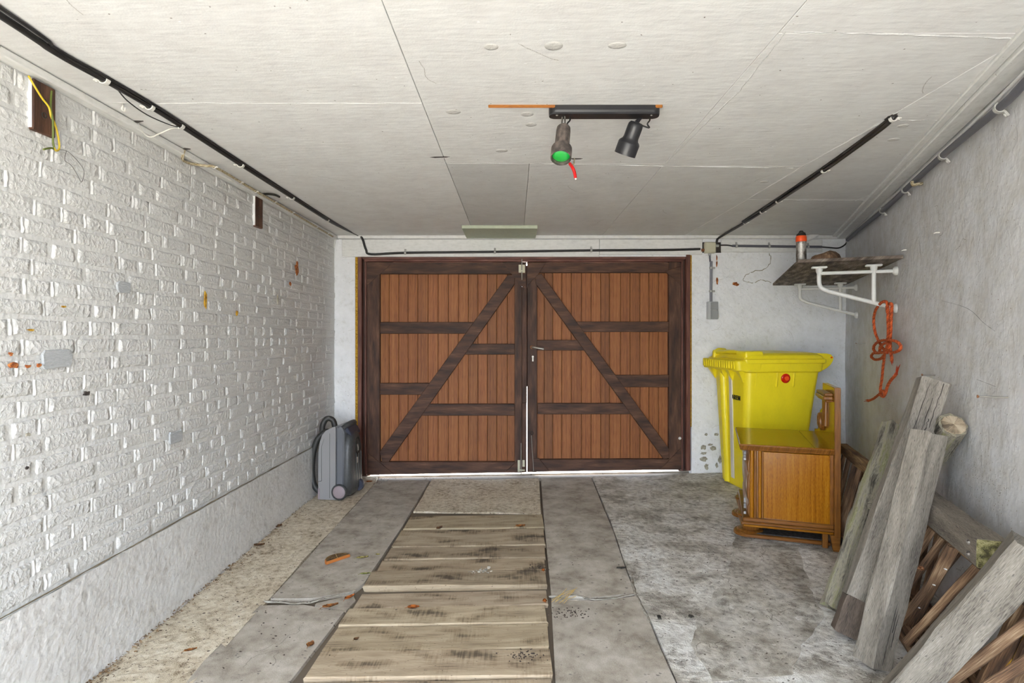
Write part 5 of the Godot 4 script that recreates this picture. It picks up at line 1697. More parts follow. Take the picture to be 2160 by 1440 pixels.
	# side: guide ribs and the round reflector with its prism boss
	for k in [[-0.045, 0.008], [0.09, 0.008], [-0.21, 0.004]]:
		s = mb()
		tube(s, [Vector3(k[0], 0.90, 0.268), Vector3(k[0], 0.80, 0.262), Vector3(k[0], 0.79, 0.25)], k[1], 8)
		obj("side_rib", s, Y, o)
	s = mb()
	var lean := Transform3D(Basis(Vector3.RIGHT, Vector3(0, -0.08, 1).normalized(), Vector3(0, -1, -0.08).normalized()), Vector3(0.024, 0.857, 0.264))
	lathe(s, lean, [Vector2(0.036, -0.004), Vector2(0.036, 0.007), Vector2(0.032, 0.011), Vector2(0, 0.012)], 24)
	var red := obj("reflector", s, M["red_reflector"], o)
	s = mb()
	lathe(s, lean.translated(Vector3(0.006, 0, 0.0)), [Vector2(0.019, 0.010), Vector2(0.017, 0.0145), Vector2(0, 0.0165)], 8, -1)
	obj("reflector_boss", s, M["orange_reflector"], red)
	var font := SystemFont.new()
	font.font_names = PackedStringArray(["Droid Sans"])
	font.font_weight = 700
	var t := TextMesh.new()
	t.text = "AREM"
	t.font = font
	t.font_size = 64
	t.pixel_size = 0.00075
	t.depth = 0.002
	var word := put("lettering", t, M["black_print"], o)
	word.transform = Transform3D(Basis(Vector3(0, 0, 1), Vector3(-0.025, 1, 0).normalized(), Vector3(-1, -0.025, 0).normalized()), Vector3(-0.288, 0.70, 0.112))


# ---------------------------------------------------------------- broken cabinet
func build_cabinet() -> void:
	# local axes: front towards -x, the visible side towards +z
	var o := thing("cabinet", "varnished oak bedside cabinet with raised back board, one side facing out", "cabinet", Vector3(1.67, ground_y(1.67, -3.577), -3.577), deg_to_rad(-18.9))
	var oak: Material = M["oak"]
	var dk: Material = M["oak_dark"]
	var hz := 0.314
	var s := mb()
	# carcass
	s = mb()
	abox(s, Vector3(-0.15, 0.14, hz - 0.022), Vector3(0.205, 0.525, hz - 0.006), 0.002, 1)
	obj("side_panel", s, oak, o)
	s = mb()
	abox(s, Vector3(-0.2, 0.14, -hz), Vector3(0.205, 0.525, -hz + 0.018), 0.002, 1)
	obj("side_panel", s, oak, o)
	s = mb()
	abox(s, Vector3(-0.22, 0.128, -hz + 0.01), Vector3(0.205, 0.142, hz - 0.012), 0.002, 2)
	obj("bottom_board", s, dk, o)
	# reeded stile at the front corner, and the frame at the back
	for k in [[-0.205, 0.011], [-0.187, 0.008], [-0.162, 0.0085], [-0.147, 0.006]]:
		s = mb()
		tube(s, [Vector3(k[0], 0.138, hz - 0.008), Vector3(k[0], 0.53, hz - 0.008)], k[1], 12)
		obj("reed", s, oak if k[1] > 0.008 else dk, o)
	s = mb()
	abox(s, Vector3(-0.215, 0.138, hz - 0.03), Vector3(-0.14, 0.53, hz - 0.009), 0.002, 1)
	obj("stile", s, dk, o)
	s = mb()
	abox(s, Vector3(0.198, 0.138, hz - 0.02), Vector3(0.217, 0.53, hz - 0.001), 0.003, 1)
	obj("stile", s, dk, o)
	# top board, its edge worked into a moulding
	s = mb()
	var rings := []
	for k in [[0.528, 0.0], [0.532, 0.006], [0.54, 0.008], [0.546, 0.012], [0.556, 0.016], [0.562, 0.012]]:
		var ring := []
		for q in rrect(0.243 + k[1] * 0.6, hz - 0.002 + k[1], 0.006, 2):
			ring.append(Vector3(-0.022 + q.x, k[0] - 0.0, q.y))
		rings.append(ring)
	loft(s, rings, true, false, -1)
	obj("top_moulding", s, dk, o)
	s = mb()
	s.set_color(Color(0.7, 0.66, 0.6))
	abox(s, Vector3(-0.272, 0.557, -hz - 0.012), Vector3(0.12, 0.5655, hz + 0.011), 0.003, 2)
	obj("top_board", s, oak, o)
	s = mb()
	s.set_color(Color(0.7, 0.66, 0.6))
	abox(s, Vector3(0.1212, 0.557, -hz - 0.012), Vector3(0.224, 0.5655, hz + 0.011), 0.003, 2, Vector2(0.4, 0.2))
	obj("top_board", s, oak, o)
	# stepped base moulding
	for k in [[0.118, 0.142, 0.012], [0.103, 0.119, 0.02], [0.088, 0.104, 0.008]]:
		s = mb()
		abox(s, Vector3(-0.243 - k[2], k[0], -hz - k[2]), Vector3(0.217, k[1], hz + k[2]), 0.005, 0, Vector2(k[0] * 9.0, 0.1))
		obj("base_moulding", s, dk if k[2] > 0.01 else oak, o)
	# carved front: a bulging door whose rim is chipped
	s = mb()
	rings = []
	var prof := [[0.142, -0.22], [0.16, -0.229], [0.2, -0.228], [0.215, -0.222], [0.235, -0.221], [0.25, -0.229], [0.29, -0.231], [0.37, -0.229], [0.39, -0.223], [0.41, -0.23], [0.45, -0.231], [0.47, -0.225], [0.5, -0.223], [0.528, -0.228]]
	for k in prof:
		var ring := []
		for q in [[-0.212, -hz + 0.02], [-0.212, hz - 0.02], [k[1] + 0.006, hz - 0.016], [k[1], hz - 0.03], [k[1] - 0.006, 0.0], [k[1], -hz + 0.03]]:
			ring.append(Vector3(q[0], k[0], q[1]))
		rings.append(ring)
	loft(s, rings)
	var door := obj("door", s, dk, o)
	for k in [[0.505, 0.022], [0.475, 0.012], [0.2, 0.016], [0.235, 0.02], [0.16, 0.01]]:
		s = mb()
		shard(s, Transform3D(Basis(Vector3(0, 0, 1), Vector3.UP, Vector3(-1, 0, 0)), Vector3(-0.236, k[0], hz - 0.022 - k[1] * 0.3)), k[1], k[1] * 0.9, 0.012, 9)
		obj("chipped_veneer", s, M["vacuum_light"], door)
	# back board rising behind the top, stepped down to a scroll
	s = mb()
	prism(s, Transform3D(Basis(Vector3.FORWARD, Vector3.UP, Vector3.RIGHT), Vector3(0.217, 0, 0)), poly([Vector2(-0.332, 0.09), Vector2(0.33, 0.09), Vector2(0.33, 0.58), Vector2(0.2, 0.6), Vector2(0.16, 0.66), Vector2(0.13, 0.72), Vector2(0.08, 0.742), Vector2(0.035, 0.748), Vector2(0.035, 0.905), Vector2(-0.332, 0.905)]), 0.03, Vector2.ZERO, 0.002)
	obj("back_board", s, oak, o)
	s = mb()
	abox(s, Vector3(0.2165, 0.075, 0.322), Vector3(0.2475, 0.905, 0.3335), 0.002, 1)
	obj("board_edge", s, dk, o)
	for k in [[0.842, 0.022, 0.05], [0.862, 0.016, 0.045], [0.826, 0.012, 0.04]]:
		s = mb()
		abox(s, Vector3(0.217 - k[2], k[0] - k[1] * 0.5, 0.03), Vector3(0.217, k[0] + k[1] * 0.5, 0.296), 0.005, 2)
		obj("cornice", s, dk, o)
	for z in [0.05, 0.075, 0.1]:
		s = mb()
		tube(s, [Vector3(0.212, 0.66, z), Vector3(0.212, 0.82, z)], 0.012, 10)
		obj("fluting", s, dk, o)
	s = mb()
	var turn := []
	var rad := []
	for k in 30:
		var a := k / 29.0 * TAU * 1.6
		var r := 0.012 + 0.03 * k / 29.0
		turn.append(Vector3(0.2, 0.67 + sin(a) * r * 1.25, -0.03 - cos(a) * r))
		rad.append(lerpf(0.007, 0.013, k / 29.0))
	tube(s, turn, rad, 8)
	lathe(s, Transform3D(Basis.from_euler(Vector3(0, 0, PI / 2)), Vector3(0.217, 0.67, -0.03)), [Vector2(0.055, -0.002), Vector2(0.055, 0.012), Vector2(0.045, 0.018), Vector2(0, 0.018)], 18)
	obj("scroll", s, dk, o)
	# back legs
	for z in [0.31, -0.3]:
		s = mb()
		prism(s, Transform3D(Basis.IDENTITY, Vector3(0, 0, z - 0.012)), poly([Vector2(0.196, 0.09), Vector2(0.2475, 0.09), Vector2(0.244, 0.0), Vector2(0.212, 0.0)]), 0.034, Vector2.ZERO, 0.003)
		obj("leg", s, dk, o)
		s = mb()
		abox(s, Vector3(0.165, 0.0, z - 0.05), Vector3(0.193, 0.092, z - 0.022), 0.003, 1)
		obj("leg", s, dk, o)
	# runners on the floor and turned feet on them
	for z in [0.165, -0.2]:
		s = mb()
		var outline := []
		for k in 13:
			var a := PI / 2 + PI * k / 12.0
			outline.append(Vector2(-0.215 + cos(a) * 0.085, sin(a) * 0.085))
		outline.append(Vector2(0.21, -0.085))
		outline.append(Vector2(0.21, 0.085))
		prism(s, Transform3D(Basis(Vector3.RIGHT, Vector3.FORWARD, Vector3.UP), Vector3(0, 0.004, z)), poly(outline), 0.02, Vector2.ZERO, 0.005)
		obj("runner", s, dk, o)
		s = mb()
		s.set_color(Color(0.4, 0.4, 0.42))
		abox(s, Vector3(-0.18, 0.023, z - 0.07), Vector3(0.2, 0.03, z + 0.07), 0.002, 0)
		obj("runner_top", s, M["dusty_black"], o)
		s = mb()
		lathe(s, Transform3D(Basis.IDENTITY, Vector3(-0.205, 0.022, z)), [Vector2(0.075, 0.0), Vector2(0.078, 0.006), Vector2(0.07, 0.012), Vector2(0.05, 0.016), Vector2(0.056, 0.04), Vector2(0.07, 0.085), Vector2(0.076, 0.092), Vector2(0.077, 0.1), Vector2(0.07, 0.104), Vector2(0, 0.104)], 16, -1)
		obj("foot", s, dk, o)


# ---------------------------------------------------------------- wall shelf and what stands on it
func build_shelf() -> void:
	var dir := Vector3(-0.366, 0, 0.931)
	var inward := Vector3(-0.931, 0, -0.366)
	# two pipe brackets, at right angles to the wall
	for a in [["white pipe bracket nearest the camera, carrying the shelf and the orange rope", Vector3(2.2058, 1.5254, -3.3429), Vector3(2.2058, 1.3089, -3.3429)], ["white pipe bracket under the far end of the shelf", Vector3(2.6553, 1.5251, -4.4868), Vector3(2.6553, 1.3118, -4.4868)]]:
		var hi: Vector3 = a[1]
		var lo: Vector3 = a[2]
		lo.x = hi.x
		lo.z = hi.z
		var o := thing("shelf_bracket", a[0], "bracket", Vector3.ZERO, 0.0, "white pipe brackets of the wall shelf")
		var m: Material = M["bracket_white"]
		var n := inward
		var s := mb()
		tube(s, [hi, hi + n * 0.395], 0.0105, 12)
		obj("top_bar", s, m, o)
		s = mb()
		tube(s, smooth([hi + n * 0.395 + Vector3(0, 0.02, 0), hi + n * 0.395 + Vector3(0, -0.055, 0), hi + n * 0.383 + Vector3(0, -0.085, 0), hi + n * 0.35 + Vector3(0, -0.105, 0), hi + n * 0.29 + Vector3(0, -0.126, 0), lo], 6), 0.0125, 12)
		obj("stay", s, m, o)
		s = mb()
		tube(s, [hi + n * 0.111 + Vector3(0, 0.02, 0), hi + n * 0.111 + Vector3(0, -0.182, 0)], 0.0125, 12)
		obj("post", s, m, o)
		for k in [0.395, 0.111]:
			s = mb()
			var p: Vector3 = hi + n * k
			lathe(s, Transform3D(Basis.IDENTITY, p), [Vector2(0.013, -0.004), Vector2(0.018, 0.01), Vector2(0.02, 0.024), Vector2(0.02, 0.03)], 12)
			box(s, Transform3D(Basis(n, Vector3.UP, dir), p + Vector3(0, 0.036, 0)), Vector3(0.085, 0.013, 0.04), 0.004)
			obj("pad", s, m, o)
		for p in [hi, lo]:
			s = mb()
			var back := Basis(dir, n, Vector3.DOWN)
			lathe(s, Transform3D(back, p), [Vector2(0.027, -0.006), Vector2(0.027, 0.006), Vector2(0.022, 0.012), Vector2(0.013, 0.018)], 16)
			var fl := obj("flange", s, m, o)
			s = mb()
			lathe(s, Transform3D(back, p + Vector3(0, 0.018, 0) - dir * -0.004), [Vector2(0.005, 0.006), Vector2(0.004, 0.0125), Vector2(0, 0.013)], 8)
			obj("screw", s, M["steel"], fl)
	# the shelf board, its far end a little wider
	var s := mb()
	var w := 0.0
	var A: Vector3 = Vector3(2.1375, 1.5853, -3.1802)
	var pts := [A, A + inward * 0.52, Vector3(2.19, A.y, -4.9), Vector3(2.80, A.y, -4.9)]
	var out := poly(pts.map(func(q): return Vector2(q.x, q.z)))
	var board := mb()
	board.set_color(Color(1, 1, 1))
	# uv along the board: lay the outline in the shelf's own axes
	var ax := Transform3D(Basis(dir * -1.0, dir.cross(Vector3.UP), Vector3.UP * 1.0), A + Vector3(0, -0.009, 0))
	var inv := ax.affine_inverse()
	prism(board, ax, poly(pts.map(func(q): return Vector2((inv * q).x, (inv * q).y))), 0.018, Vector2(0.3, 0.1), 0.002)
	tag(obj("wall_shelf", board, M["shelf_wood"]), "weathered plywood shelf on two white brackets high on the right wall", "shelf")
	var top := A.y + 0.0095
	# grimy tube with an orange band
	var at: Vector3 = Vector3(1.7208, 1.6051, -3.4700)
	var o := thing("metal_tube", "grimy metal tube with a black top and orange band standing on the shelf", "canister", Vector3(at.x, top, at.z))
	s = mb()
	lathe(s, Transform3D.IDENTITY, [Vector2(0, 0), Vector2(0.027, 0), Vector2(0.0285, 0.003), Vector2(0.0285, 0.132), Vector2(0.029, 0.134), Vector2(0.029, 0.138), Vector2(0.0285, 0.14), Vector2(0.026, 0.142), Vector2(0, 0.142)], 24)
	obj("body", s, M["tin"], o)
	s = mb()
	lathe(s, Transform3D.IDENTITY, [Vector2(0.028, 0.118), Vector2(0.0302, 0.119), Vector2(0.0308, 0.125), Vector2(0.0302, 0.149), Vector2(0.0275, 0.154), Vector2(0, 0.155)], 24)
	obj("orange_band", s, M["orange_tape"], o)
	s = mb()
	lathe(s, Transform3D.IDENTITY, [Vector2(0.0255, 0.153), Vector2(0.0265, 0.158), Vector2(0.024, 0.166), Vector2(0.012, 0.17), Vector2(0.013, 0.179), Vector2(0.008, 0.185), Vector2(0, 0.185)], 14)
	tube(s, [Vector3(-0.02, 0.164, 0.008), Vector3(-0.004, 0.176, 0.012), Vector3(0.017, 0.166, 0.01)], 0.006, 7)
	obj("cap", s, M["grimy_black"], o)
	# flat brown stone behind the shelf's front edge
	s = mb()
	var fn := FastNoiseLite.new()
	fn.seed = 77
	fn.frequency = 9.0
	var rings := []
	for k in [[0.0, 0.8], [0.016, 1.0], [0.036, 0.92], [0.05, 0.66], [0.057, 0.3]]:
		var ring := []
		for i in 14:
			var a := TAU * i / 14.0
			var r: float = k[1] * (1.0 + 0.35 * fn.get_noise_2d(cos(a) * 0.1, sin(a) * 0.1 + k[0]))
			ring.append(Vector3(cos(a) * 0.09 * r, k[0] * (1.0 + 0.2 * cos(a)), sin(a) * 0.05 * r))
		rings.append(ring)
	loft(s, rings)
	at = Vector3(1.8658, 1.6193, -3.4700)
	var stone := obj("shelf_stone", s, M["brown_stick"])
	stone.position = Vector3(at.x, top - 0.001, at.z)
	tag(stone, "flat brown lump lying on the wall shelf", "stone")
	# pale plastic trowel-shaped cover behind the tube
	s = mb()
	rings = []
	for k in [[0.0, 0.008, 0.006], [0.1, 0.016, 0.012], [0.22, 0.034, 0.014], [0.3, 0.036, 0.013], [0.36, 0.02, 0.01], [0.38, 0.006, 0.005]]:
		var ring := []
		for i in 12:
			var a := TAU * i / 12.0
			ring.append(Vector3(k[0], cos(a) * k[1], sin(a) * k[2]))
		rings.append(ring)
	loft(s, rings)
	var cover := obj("white_cover", s, M["painted_wood"])
	cover.transform = Transform3D(Basis.from_euler(Vector3(0, 0, 0.34)).scaled(Vector3(0.52, 1, 1)), Vector3(2.4367, 1.9340, -4.9300))
	tag(cover, "white leaf-shaped cover on the fascia conduit, above the shelf", "cover")


# ---------------------------------------------------------------- orange rope
func strand(s: SurfaceTool, path: Array, r: float, phase: float, twist: float) -> void:
	var fr := frames(path)
	var pts := []
	var run := 0.0
	for i in path.size():
		if i > 0:
			run += (path[i] - path[i - 1]).length()
		var a := phase + run * twist
		pts.append(path[i] + (fr[i].y * cos(a) + fr[i].z * sin(a)) * r * 0.52)
	tube(s, pts, r * 0.56, 6)


func build_rope() -> void:
	var o := thing("orange_rope", "orange twisted rope looped and knotted over the near shelf bracket", "rope")
	var paths := [
		["loop", [Vector3(2.1422, 1.1391, -3.3124), Vector3(2.1135, 1.2251, -3.2721), Vector3(2.1025, 1.2994, -3.2551), Vector3(2.0833, 1.3329, -3.2336), Vector3(2.0877, 1.3438, -3.2612), Vector3(2.1158, 1.3364, -3.3436), Vector3(2.1690, 1.3092, -3.4682), Vector3(2.2169, 1.2553, -3.5681), Vector3(2.2302, 1.1852, -3.5800), Vector3(2.2189, 1.1269, -3.5294), Vector3(2.1807, 1.0770, -3.4240), Vector3(2.1424, 1.0520, -3.3211)]],
		["loop", [Vector3(2.1473, 1.0850, -3.3036), Vector3(2.1134, 1.1713, -3.2472), Vector3(2.0850, 1.2549, -3.1996), Vector3(2.0702, 1.3138, -3.1729), Vector3(2.0549, 1.3262, -3.1614), Vector3(2.1439, 1.3137, -3.3277), Vector3(2.1422, 1.2477, -3.3124), Vector3(2.1546, 1.1445, -3.3359), Vector3(2.1589, 1.0732, -3.3467)]],
		["bow", [Vector3(2.1372, 1.0683, -3.3214), Vector3(2.0761, 1.0592, -3.1660), Vector3(2.0380, 1.0773, -3.0583), Vector3(2.0449, 1.1023, -3.0649), Vector3(2.0645, 1.1217, -3.1366), Vector3(2.1067, 1.1259, -3.2657), Vector3(2.1657, 1.1191, -3.4270), Vector3(2.2302, 1.0942, -3.5800), Vector3(2.2520, 1.0638, -3.6246), Vector3(2.2074, 1.0464, -3.5111), Vector3(2.1236, 1.0632, -3.3088), Vector3(2.0793, 1.0922, -3.2070), Vector3(2.1125, 1.1095, -3.2915), Vector3(2.1725, 1.0853, -3.4332), Vector3(2.1885, 1.0535, -3.4629)]],
		["bow", [Vector3(2.1067, 1.0804, -3.2657), Vector3(2.1433, 1.0457, -3.3481), Vector3(2.2131, 1.0126, -3.4929), Vector3(2.2833, 1.0000, -3.6604), Vector3(2.3135, 1.0148, -3.7483), Vector3(2.2688, 1.0391, -3.6565), Vector3(2.1771, 1.0483, -3.4450), Vector3(2.1095, 1.0586, -3.2785)]],
		["end", [Vector3(2.1011, 1.1022, -3.2406), Vector3(2.1107, 1.0596, -3.2431), Vector3(2.1242, 1.0219, -3.2557), Vector3(2.1296, 1.0055, -3.2640)]],
		["tail", [Vector3(2.1067, 1.0965, -3.2657), Vector3(2.1390, 1.0515, -3.3370), Vector3(2.2014, 0.9746, -3.4520), Vector3(2.2320, 0.8850, -3.5137), Vector3(2.2462, 0.8183, -3.5497), Vector3(2.2161, 0.7902, -3.4841), Vector3(2.1823, 0.8091, -3.4090), Vector3(2.1947, 0.8223, -3.4460), Vector3(2.2368, 0.7961, -3.5394), Vector3(2.3036, 0.7565, -3.6930), Vector3(2.3490, 0.7289, -3.8058), Vector3(2.3883, 0.7114, -3.9058)]],
		["tail", [Vector3(2.2226, 0.7925, -3.5169), Vector3(2.1902, 0.7897, -3.4344), Vector3(2.1846, 0.8152, -3.4038), Vector3(2.1809, 0.8563, -3.3808), Vector3(2.1513, 0.8953, -3.3056), Vector3(2.1231, 0.9221, -3.2336), Vector3(2.1036, 0.9438, -3.1841)]],
	]
	for p in paths:
		var path: Array = smooth(p[1], 9)
		var s := mb()
		for k in 3:
			s.set_color([Color(1, 1, 1), Color(0.86, 0.82, 0.8), Color(0.62, 0.5, 0.46)][k])
			strand(s, path, 0.0084, TAU * k / 3.0, 150.0)
		obj(p[0], s, M["rope_orange"], o)
	# frayed ends
	for e in [[Vector3(2.1036, 0.9438, -3.1841), Vector3(-0.016, 0.05, 0.044), 9], [Vector3(2.3883, 0.7114, -3.9058), Vector3(-0.012, -0.006, -0.016), 5], [Vector3(2.1296, 1.0029, -3.2640), Vector3(0.0, -0.012, 0.004), 6]]:
		var s := mb()
		for k in e[2]:
			var d: Vector3 = e[1] * rng.randf_range(0.5, 1.0) + Vector3(rng.randf_range(-0.008, 0.008), rng.randf_range(-0.008, 0.008), rng.randf_range(-0.006, 0.006))
			var st: Vector3 = e[0] + Vector3(rng.randf_range(-0.005, 0.005), rng.randf_range(-0.005, 0.005), 0)
			tube(s, [st, st + d * 0.5 + Vector3(0, 0.004, 0), st + d], [0.0026, 0.002, 0.0012], 5)
		obj("frayed_end", s, M["rope_dark"], o)


# ---------------------------------------------------------------- old timber leaning on the right wall
func build_timber() -> void:
	var grey_m: Material = M["grey_wood"]
	# each: name, label, foot, head, width, depth, which way its broad face looks, material, key
	var o: Node3D
	var s: SurfaceTool
	# tallest post, its foot stained dark
	var a: Vector3 = Vector3(1.3272, -0.0424, -2.3164)
	var b: Vector3 = Vector3(1.7443, 0.9584, -2.4100)
	o = thing("weathered_post", "tallest weathered grey post, its dark stained foot on the floor, leaning at the right wall", "post")
	var c := a.lerp(b, 0.135)
	s = mb()
	s.set_color(Color(0.88, 0.87, 0.85))
	timber(s, along(c, b, Vector3(-0.42, 0, 1)), (b - c).length(), 0.098, 0.088, 0.006, 0.004, 20, 301, 0.008, 1.08)
	obj("post", s, grey_m, o)
	s = mb()
	s.set_color(Color(0.44, 0.37, 0.33))
	timber(s, along(a, c, Vector3(-0.42, 0, 1)), (c - a).length(), 0.098, 0.088, 0.006, 0.003, 5, 341, 0.008)
	obj("stained_foot", s, grey_m, o)
	var f := along(a, b, Vector3(-0.42, 0, 1))
	for k in [[0.76, 0.98, -0.02], [0.72, 0.93, 0.006], [0.82, 0.995, 0.026], [0.79, 0.85, 0.016]]:
		s = mb()
		var pts := []
		for i in 9:
			pts.append(a.lerp(b, lerpf(k[0], k[1], i / 8.0)) + f.basis.y * (0.0455 + 0.002 * i / 8.0) + f.basis.z * (k[2] + rng.randf_range(-0.002, 0.002)))
		tube(s, pts, pts.map(func(q): return rng.randf_range(0.0005, 0.0016)), 6)
		obj("crack", s, M["chip_dark"], o)
	# its neighbour in front, split at the top
	a = Vector3(1.3003, -0.0449, -2.1067)
	b = Vector3(1.5420, 0.7905, -2.1500)
	o = thing("weathered_post", "weathered grey post with a long crack, standing in front of the tallest post", "post")
	s = mb()
	s.set_color(Color(0.86, 0.85, 0.82))
	timber(s, along(a, b, Vector3(0.3, 0, 1)), (b - a).length(), 0.1, 0.086, 0.006, 0.004, 22, 302, 0.02, 0.96)
	obj("post", s, grey_m, o)
	f = along(a, b, Vector3(0.3, 0, 1))
	for k in [[0.02, 0.3, -0.006], [0.1, 0.24, 0.014], [0.16, 0.3, 0.004]]:
		s = mb()
		var pts := []
		for i in 9:
			pts.append(a.lerp(b, lerpf(k[0], k[1], i / 8.0)) + f.basis.y * 0.0435 + f.basis.z * (k[2] + rng.randf_range(-0.001, 0.001)))
		tube(s, pts, pts.map(func(q): return rng.randf_range(0.0005, 0.0014)), 6)
		obj("crack", s, M["chip_dark"], o)
	s = mb()
	var r0 := a.lerp(b, 0.43) + f.basis.z * 0.045
	tube(s, [r0, r0 + Vector3(0.057, -0.011, -0.004)], 0.005, 10)
	tube(s, [r0 + Vector3(0.055, -0.0105, -0.004), r0 + Vector3(0.066, -0.013, -0.005)], 0.008, 8)
	obj("rusty_bolt", s, M["rusty_steel"], o)
	# mossy round-edged post with a stub of a branch
	a = Vector3(1.3921, -0.0373, -2.5235)
	b = Vector3(1.8572, 0.7108, -2.8500)
	o = thing("mossy_post", "greenish mossy post with a stub branch, leaning nearest to the cabinet", "post")
	s = mb()
	timber(s, along(a, b, Vector3(-0.2, 0, 1)), (b - a).length(), 0.09, 0.08, 0.024, 0.009, 24, 303, 0.03, 0.9)
	obj("post", s, M["mossy_wood"], o)
	s = mb()
	var k0 := a.lerp(b, 0.53)
	tube(s, [k0 + Vector3(0.01, 0, 0.02), k0 + Vector3(0.035, 0.012, 0.05), k0 + Vector3(0.05, 0.01, 0.065)], [0.034, 0.03, 0.022], 9)
	obj("branch_stub", s, M["mossy_wood"], o)
	for k in [[0.96, "ochre"], [0.36, "ochre"]]:
		s = mb()
		f = along(a, b, Vector3(-0.2, 0, 1))
		shard(s, Transform3D(Basis(f.basis.z, f.basis.x, f.basis.y), a.lerp(b, k[0]) + f.basis.y * 0.037 + f.basis.z * 0.034), 0.008, 0.045, 0.004)
		obj("bare_wood", s, M[k[1]], o)
	# round log, its sawn end out
	a = Vector3(1.7981, 0.5301, -2.5900)
	b = Vector3(1.7231, 0.7987, -2.2800)
	a.x += 0.008
	b.x += 0.008
	o = thing("log", "short round log with a pale sawn end, lodged behind the posts against the wall", "log")
	s = mb()
	timber(s, along(a, b, Vector3(0, 0, 1)), (b - a).length(), 0.1, 0.1, 0.03, 0.006, 10, 304, 0.01)
	obj("bark", s, M["mossy_wood"], o)
	s = mb()
	s.set_color(Color.WHITE)
	f = along(a, b, Vector3(0, 0, 1))
	lathe(s, Transform3D(Basis(f.basis.y, f.basis.x, -f.basis.z), b + f.basis.x * -0.004), [Vector2(0.044, 0.0), Vector2(0.041, 0.008), Vector2(0.02, 0.011), Vector2(0.0, 0.009)], 11, -1)
	obj("sawn_end", s, M["floor_plank"], o)
	# square beam with bolt heads and a mossy end, lying along the rack
	a = Vector3(1.722, 0.49, -2.57)
	b = Vector3(1.468, 0.478, -1.775)
	o = thing("bolted_beam", "square weathered beam with two bolt heads and a mossy end, lying on the slatted rack", "beam")
	s = mb()
	s.set_color(Color(0.66, 0.62, 0.57))
	timber(s, along(a, b), (b - a).length(), 0.085, 0.088, 0.005, 0.003, 14, 305, 0.004)
	obj("beam", s, grey_m, o)
	s = mb()
	f = along(a, b)
	box(s, Transform3D(f.basis, b + f.basis.x * 0.001), Vector3(0.008, 0.087, 0.084), 0.003)
	obj("mossy_end", s, M["moss"], o)
	for k in [[0.05, 0.018], [0.052, -0.02]]:
		s = mb()
		lathe(s, Transform3D(Basis(f.basis.y, f.basis.z, f.basis.x), b - f.basis.x * k[0] + f.basis.z * 0.043 + f.basis.y * k[1]), [Vector2(0.0085, -0.002), Vector2(0.0085, 0.003), Vector2(0.006, 0.005), Vector2(0, 0.0055)], 8)
		obj("bolt_head", s, M["tin"], o)
	# heavy post nearest the camera
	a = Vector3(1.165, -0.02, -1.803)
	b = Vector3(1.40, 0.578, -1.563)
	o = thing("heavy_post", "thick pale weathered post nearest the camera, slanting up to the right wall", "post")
	s = mb()
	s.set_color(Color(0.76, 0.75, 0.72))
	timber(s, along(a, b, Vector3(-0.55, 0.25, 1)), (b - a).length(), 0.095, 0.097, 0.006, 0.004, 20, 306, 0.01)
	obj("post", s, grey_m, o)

	# --- slatted rack leaning along the wall behind them
	o = thing("slatted_rack", "old brown slatted wooden rack leaning along the right wall behind the posts", "rack")
	var stick: Material = M["brown_stick"]
	var far_top := Vector3(2.035, 0.455, -3.58)
	var near_top := Vector3(1.41, 0.40, -1.42)
	var far_low := Vector3(1.972, 0.0, -3.5)
	var near_low := Vector3(1.30, -0.03, -1.60)
	s = mb()
	s.set_color(Color(1.05, 1.0, 0.8))
	timber(s, along(far_top, near_top), (near_top - far_top).length(), 0.05, 0.055, 0.004, 0.003, 18, 310, 0.01)
	obj("top_rail", s, stick, o)
	s = mb()
	timber(s, along(far_low, near_low), (near_low - far_low).length(), 0.045, 0.045, 0.004, 0.003, 18, 311, 0.01)
	obj("bottom_rail", s, stick, o)
	s = mb()
	s.set_color(Color(0.8, 0.76, 0.72))
	var sh := Vector3(0.13, 0.0, 0.05)
	timber(s, along(far_low + sh, near_low + sh), (near_low - far_low).length(), 0.04, 0.05, 0.004, 0.003, 18, 312, 0.01)
	obj("bottom_rail", s, stick, o)
	s = mb()
	s.set_color(Color(0.9, 0.86, 0.8))
	timber(s, along(far_low + sh * 0.5 + Vector3(0, -0.012, 0), near_low + sh * 0.5 + Vector3(0, -0.012, 0)), (near_low - far_low).length(), 0.085, 0.014, 0.003, 0.002, 18, 313, 0.01)
	obj("base_board", s, stick, o)
	for i in 19:
		var t := 0.015 + i * 0.0535 + rng.randf_range(-0.006, 0.006)
		var p := far_top.lerp(near_top, t) + Vector3(0.0, -0.006, 0.0)
		var q := far_low.lerp(near_low, t) + Vector3(0.0, 0.03, -0.11)
		s = mb()
		var tone := rng.randf_range(0.95, 1.6)
		s.set_color(Color(tone, tone * 0.98, tone * 0.95))
		timber(s, along(p, q, Vector3(-1, 0, 0.4)), (q - p).length(), rng.randf_range(0.022, 0.03), 0.016, 0.003, 0.002, 8, 320 + i, 0.01)
		obj("slat", s, stick, o)
	for i in 7:
		var t := 0.04 + i * 0.09 + rng.randf_range(-0.03, 0.03)
		var p := far_top.lerp(near_top, t) + Vector3(0.062, -0.03, 0.02)
		var q := far_low.lerp(near_low, t + 0.02) + Vector3(0.13, 0.03, -0.02)
		s = mb()
		s.set_color(Color(0.75, 0.7, 0.66))
		timber(s, along(p, q, Vector3(-1, 0, 0.4)), (q - p).length(), rng.randf_range(0.022, 0.032), 0.018, 0.003, 0.002, 8, 350 + i, 0.01)
		obj("slat", s, stick, o)
	# a broad loose slat on the outside, and the near one with a live edge
	var p1: Vector3 = Vector3(1.5349, 0.4215, -2.0200)
	var p2: Vector3 = Vector3(1.5777, -0.0443, -2.3275)
	s = mb()
	timber(s, along(p2, p1, Vector3(-0.6, 0, 1)), (p1 - p2).length(), 0.036, 0.036, 0.005, 0.002, 12, 371, 0.01)
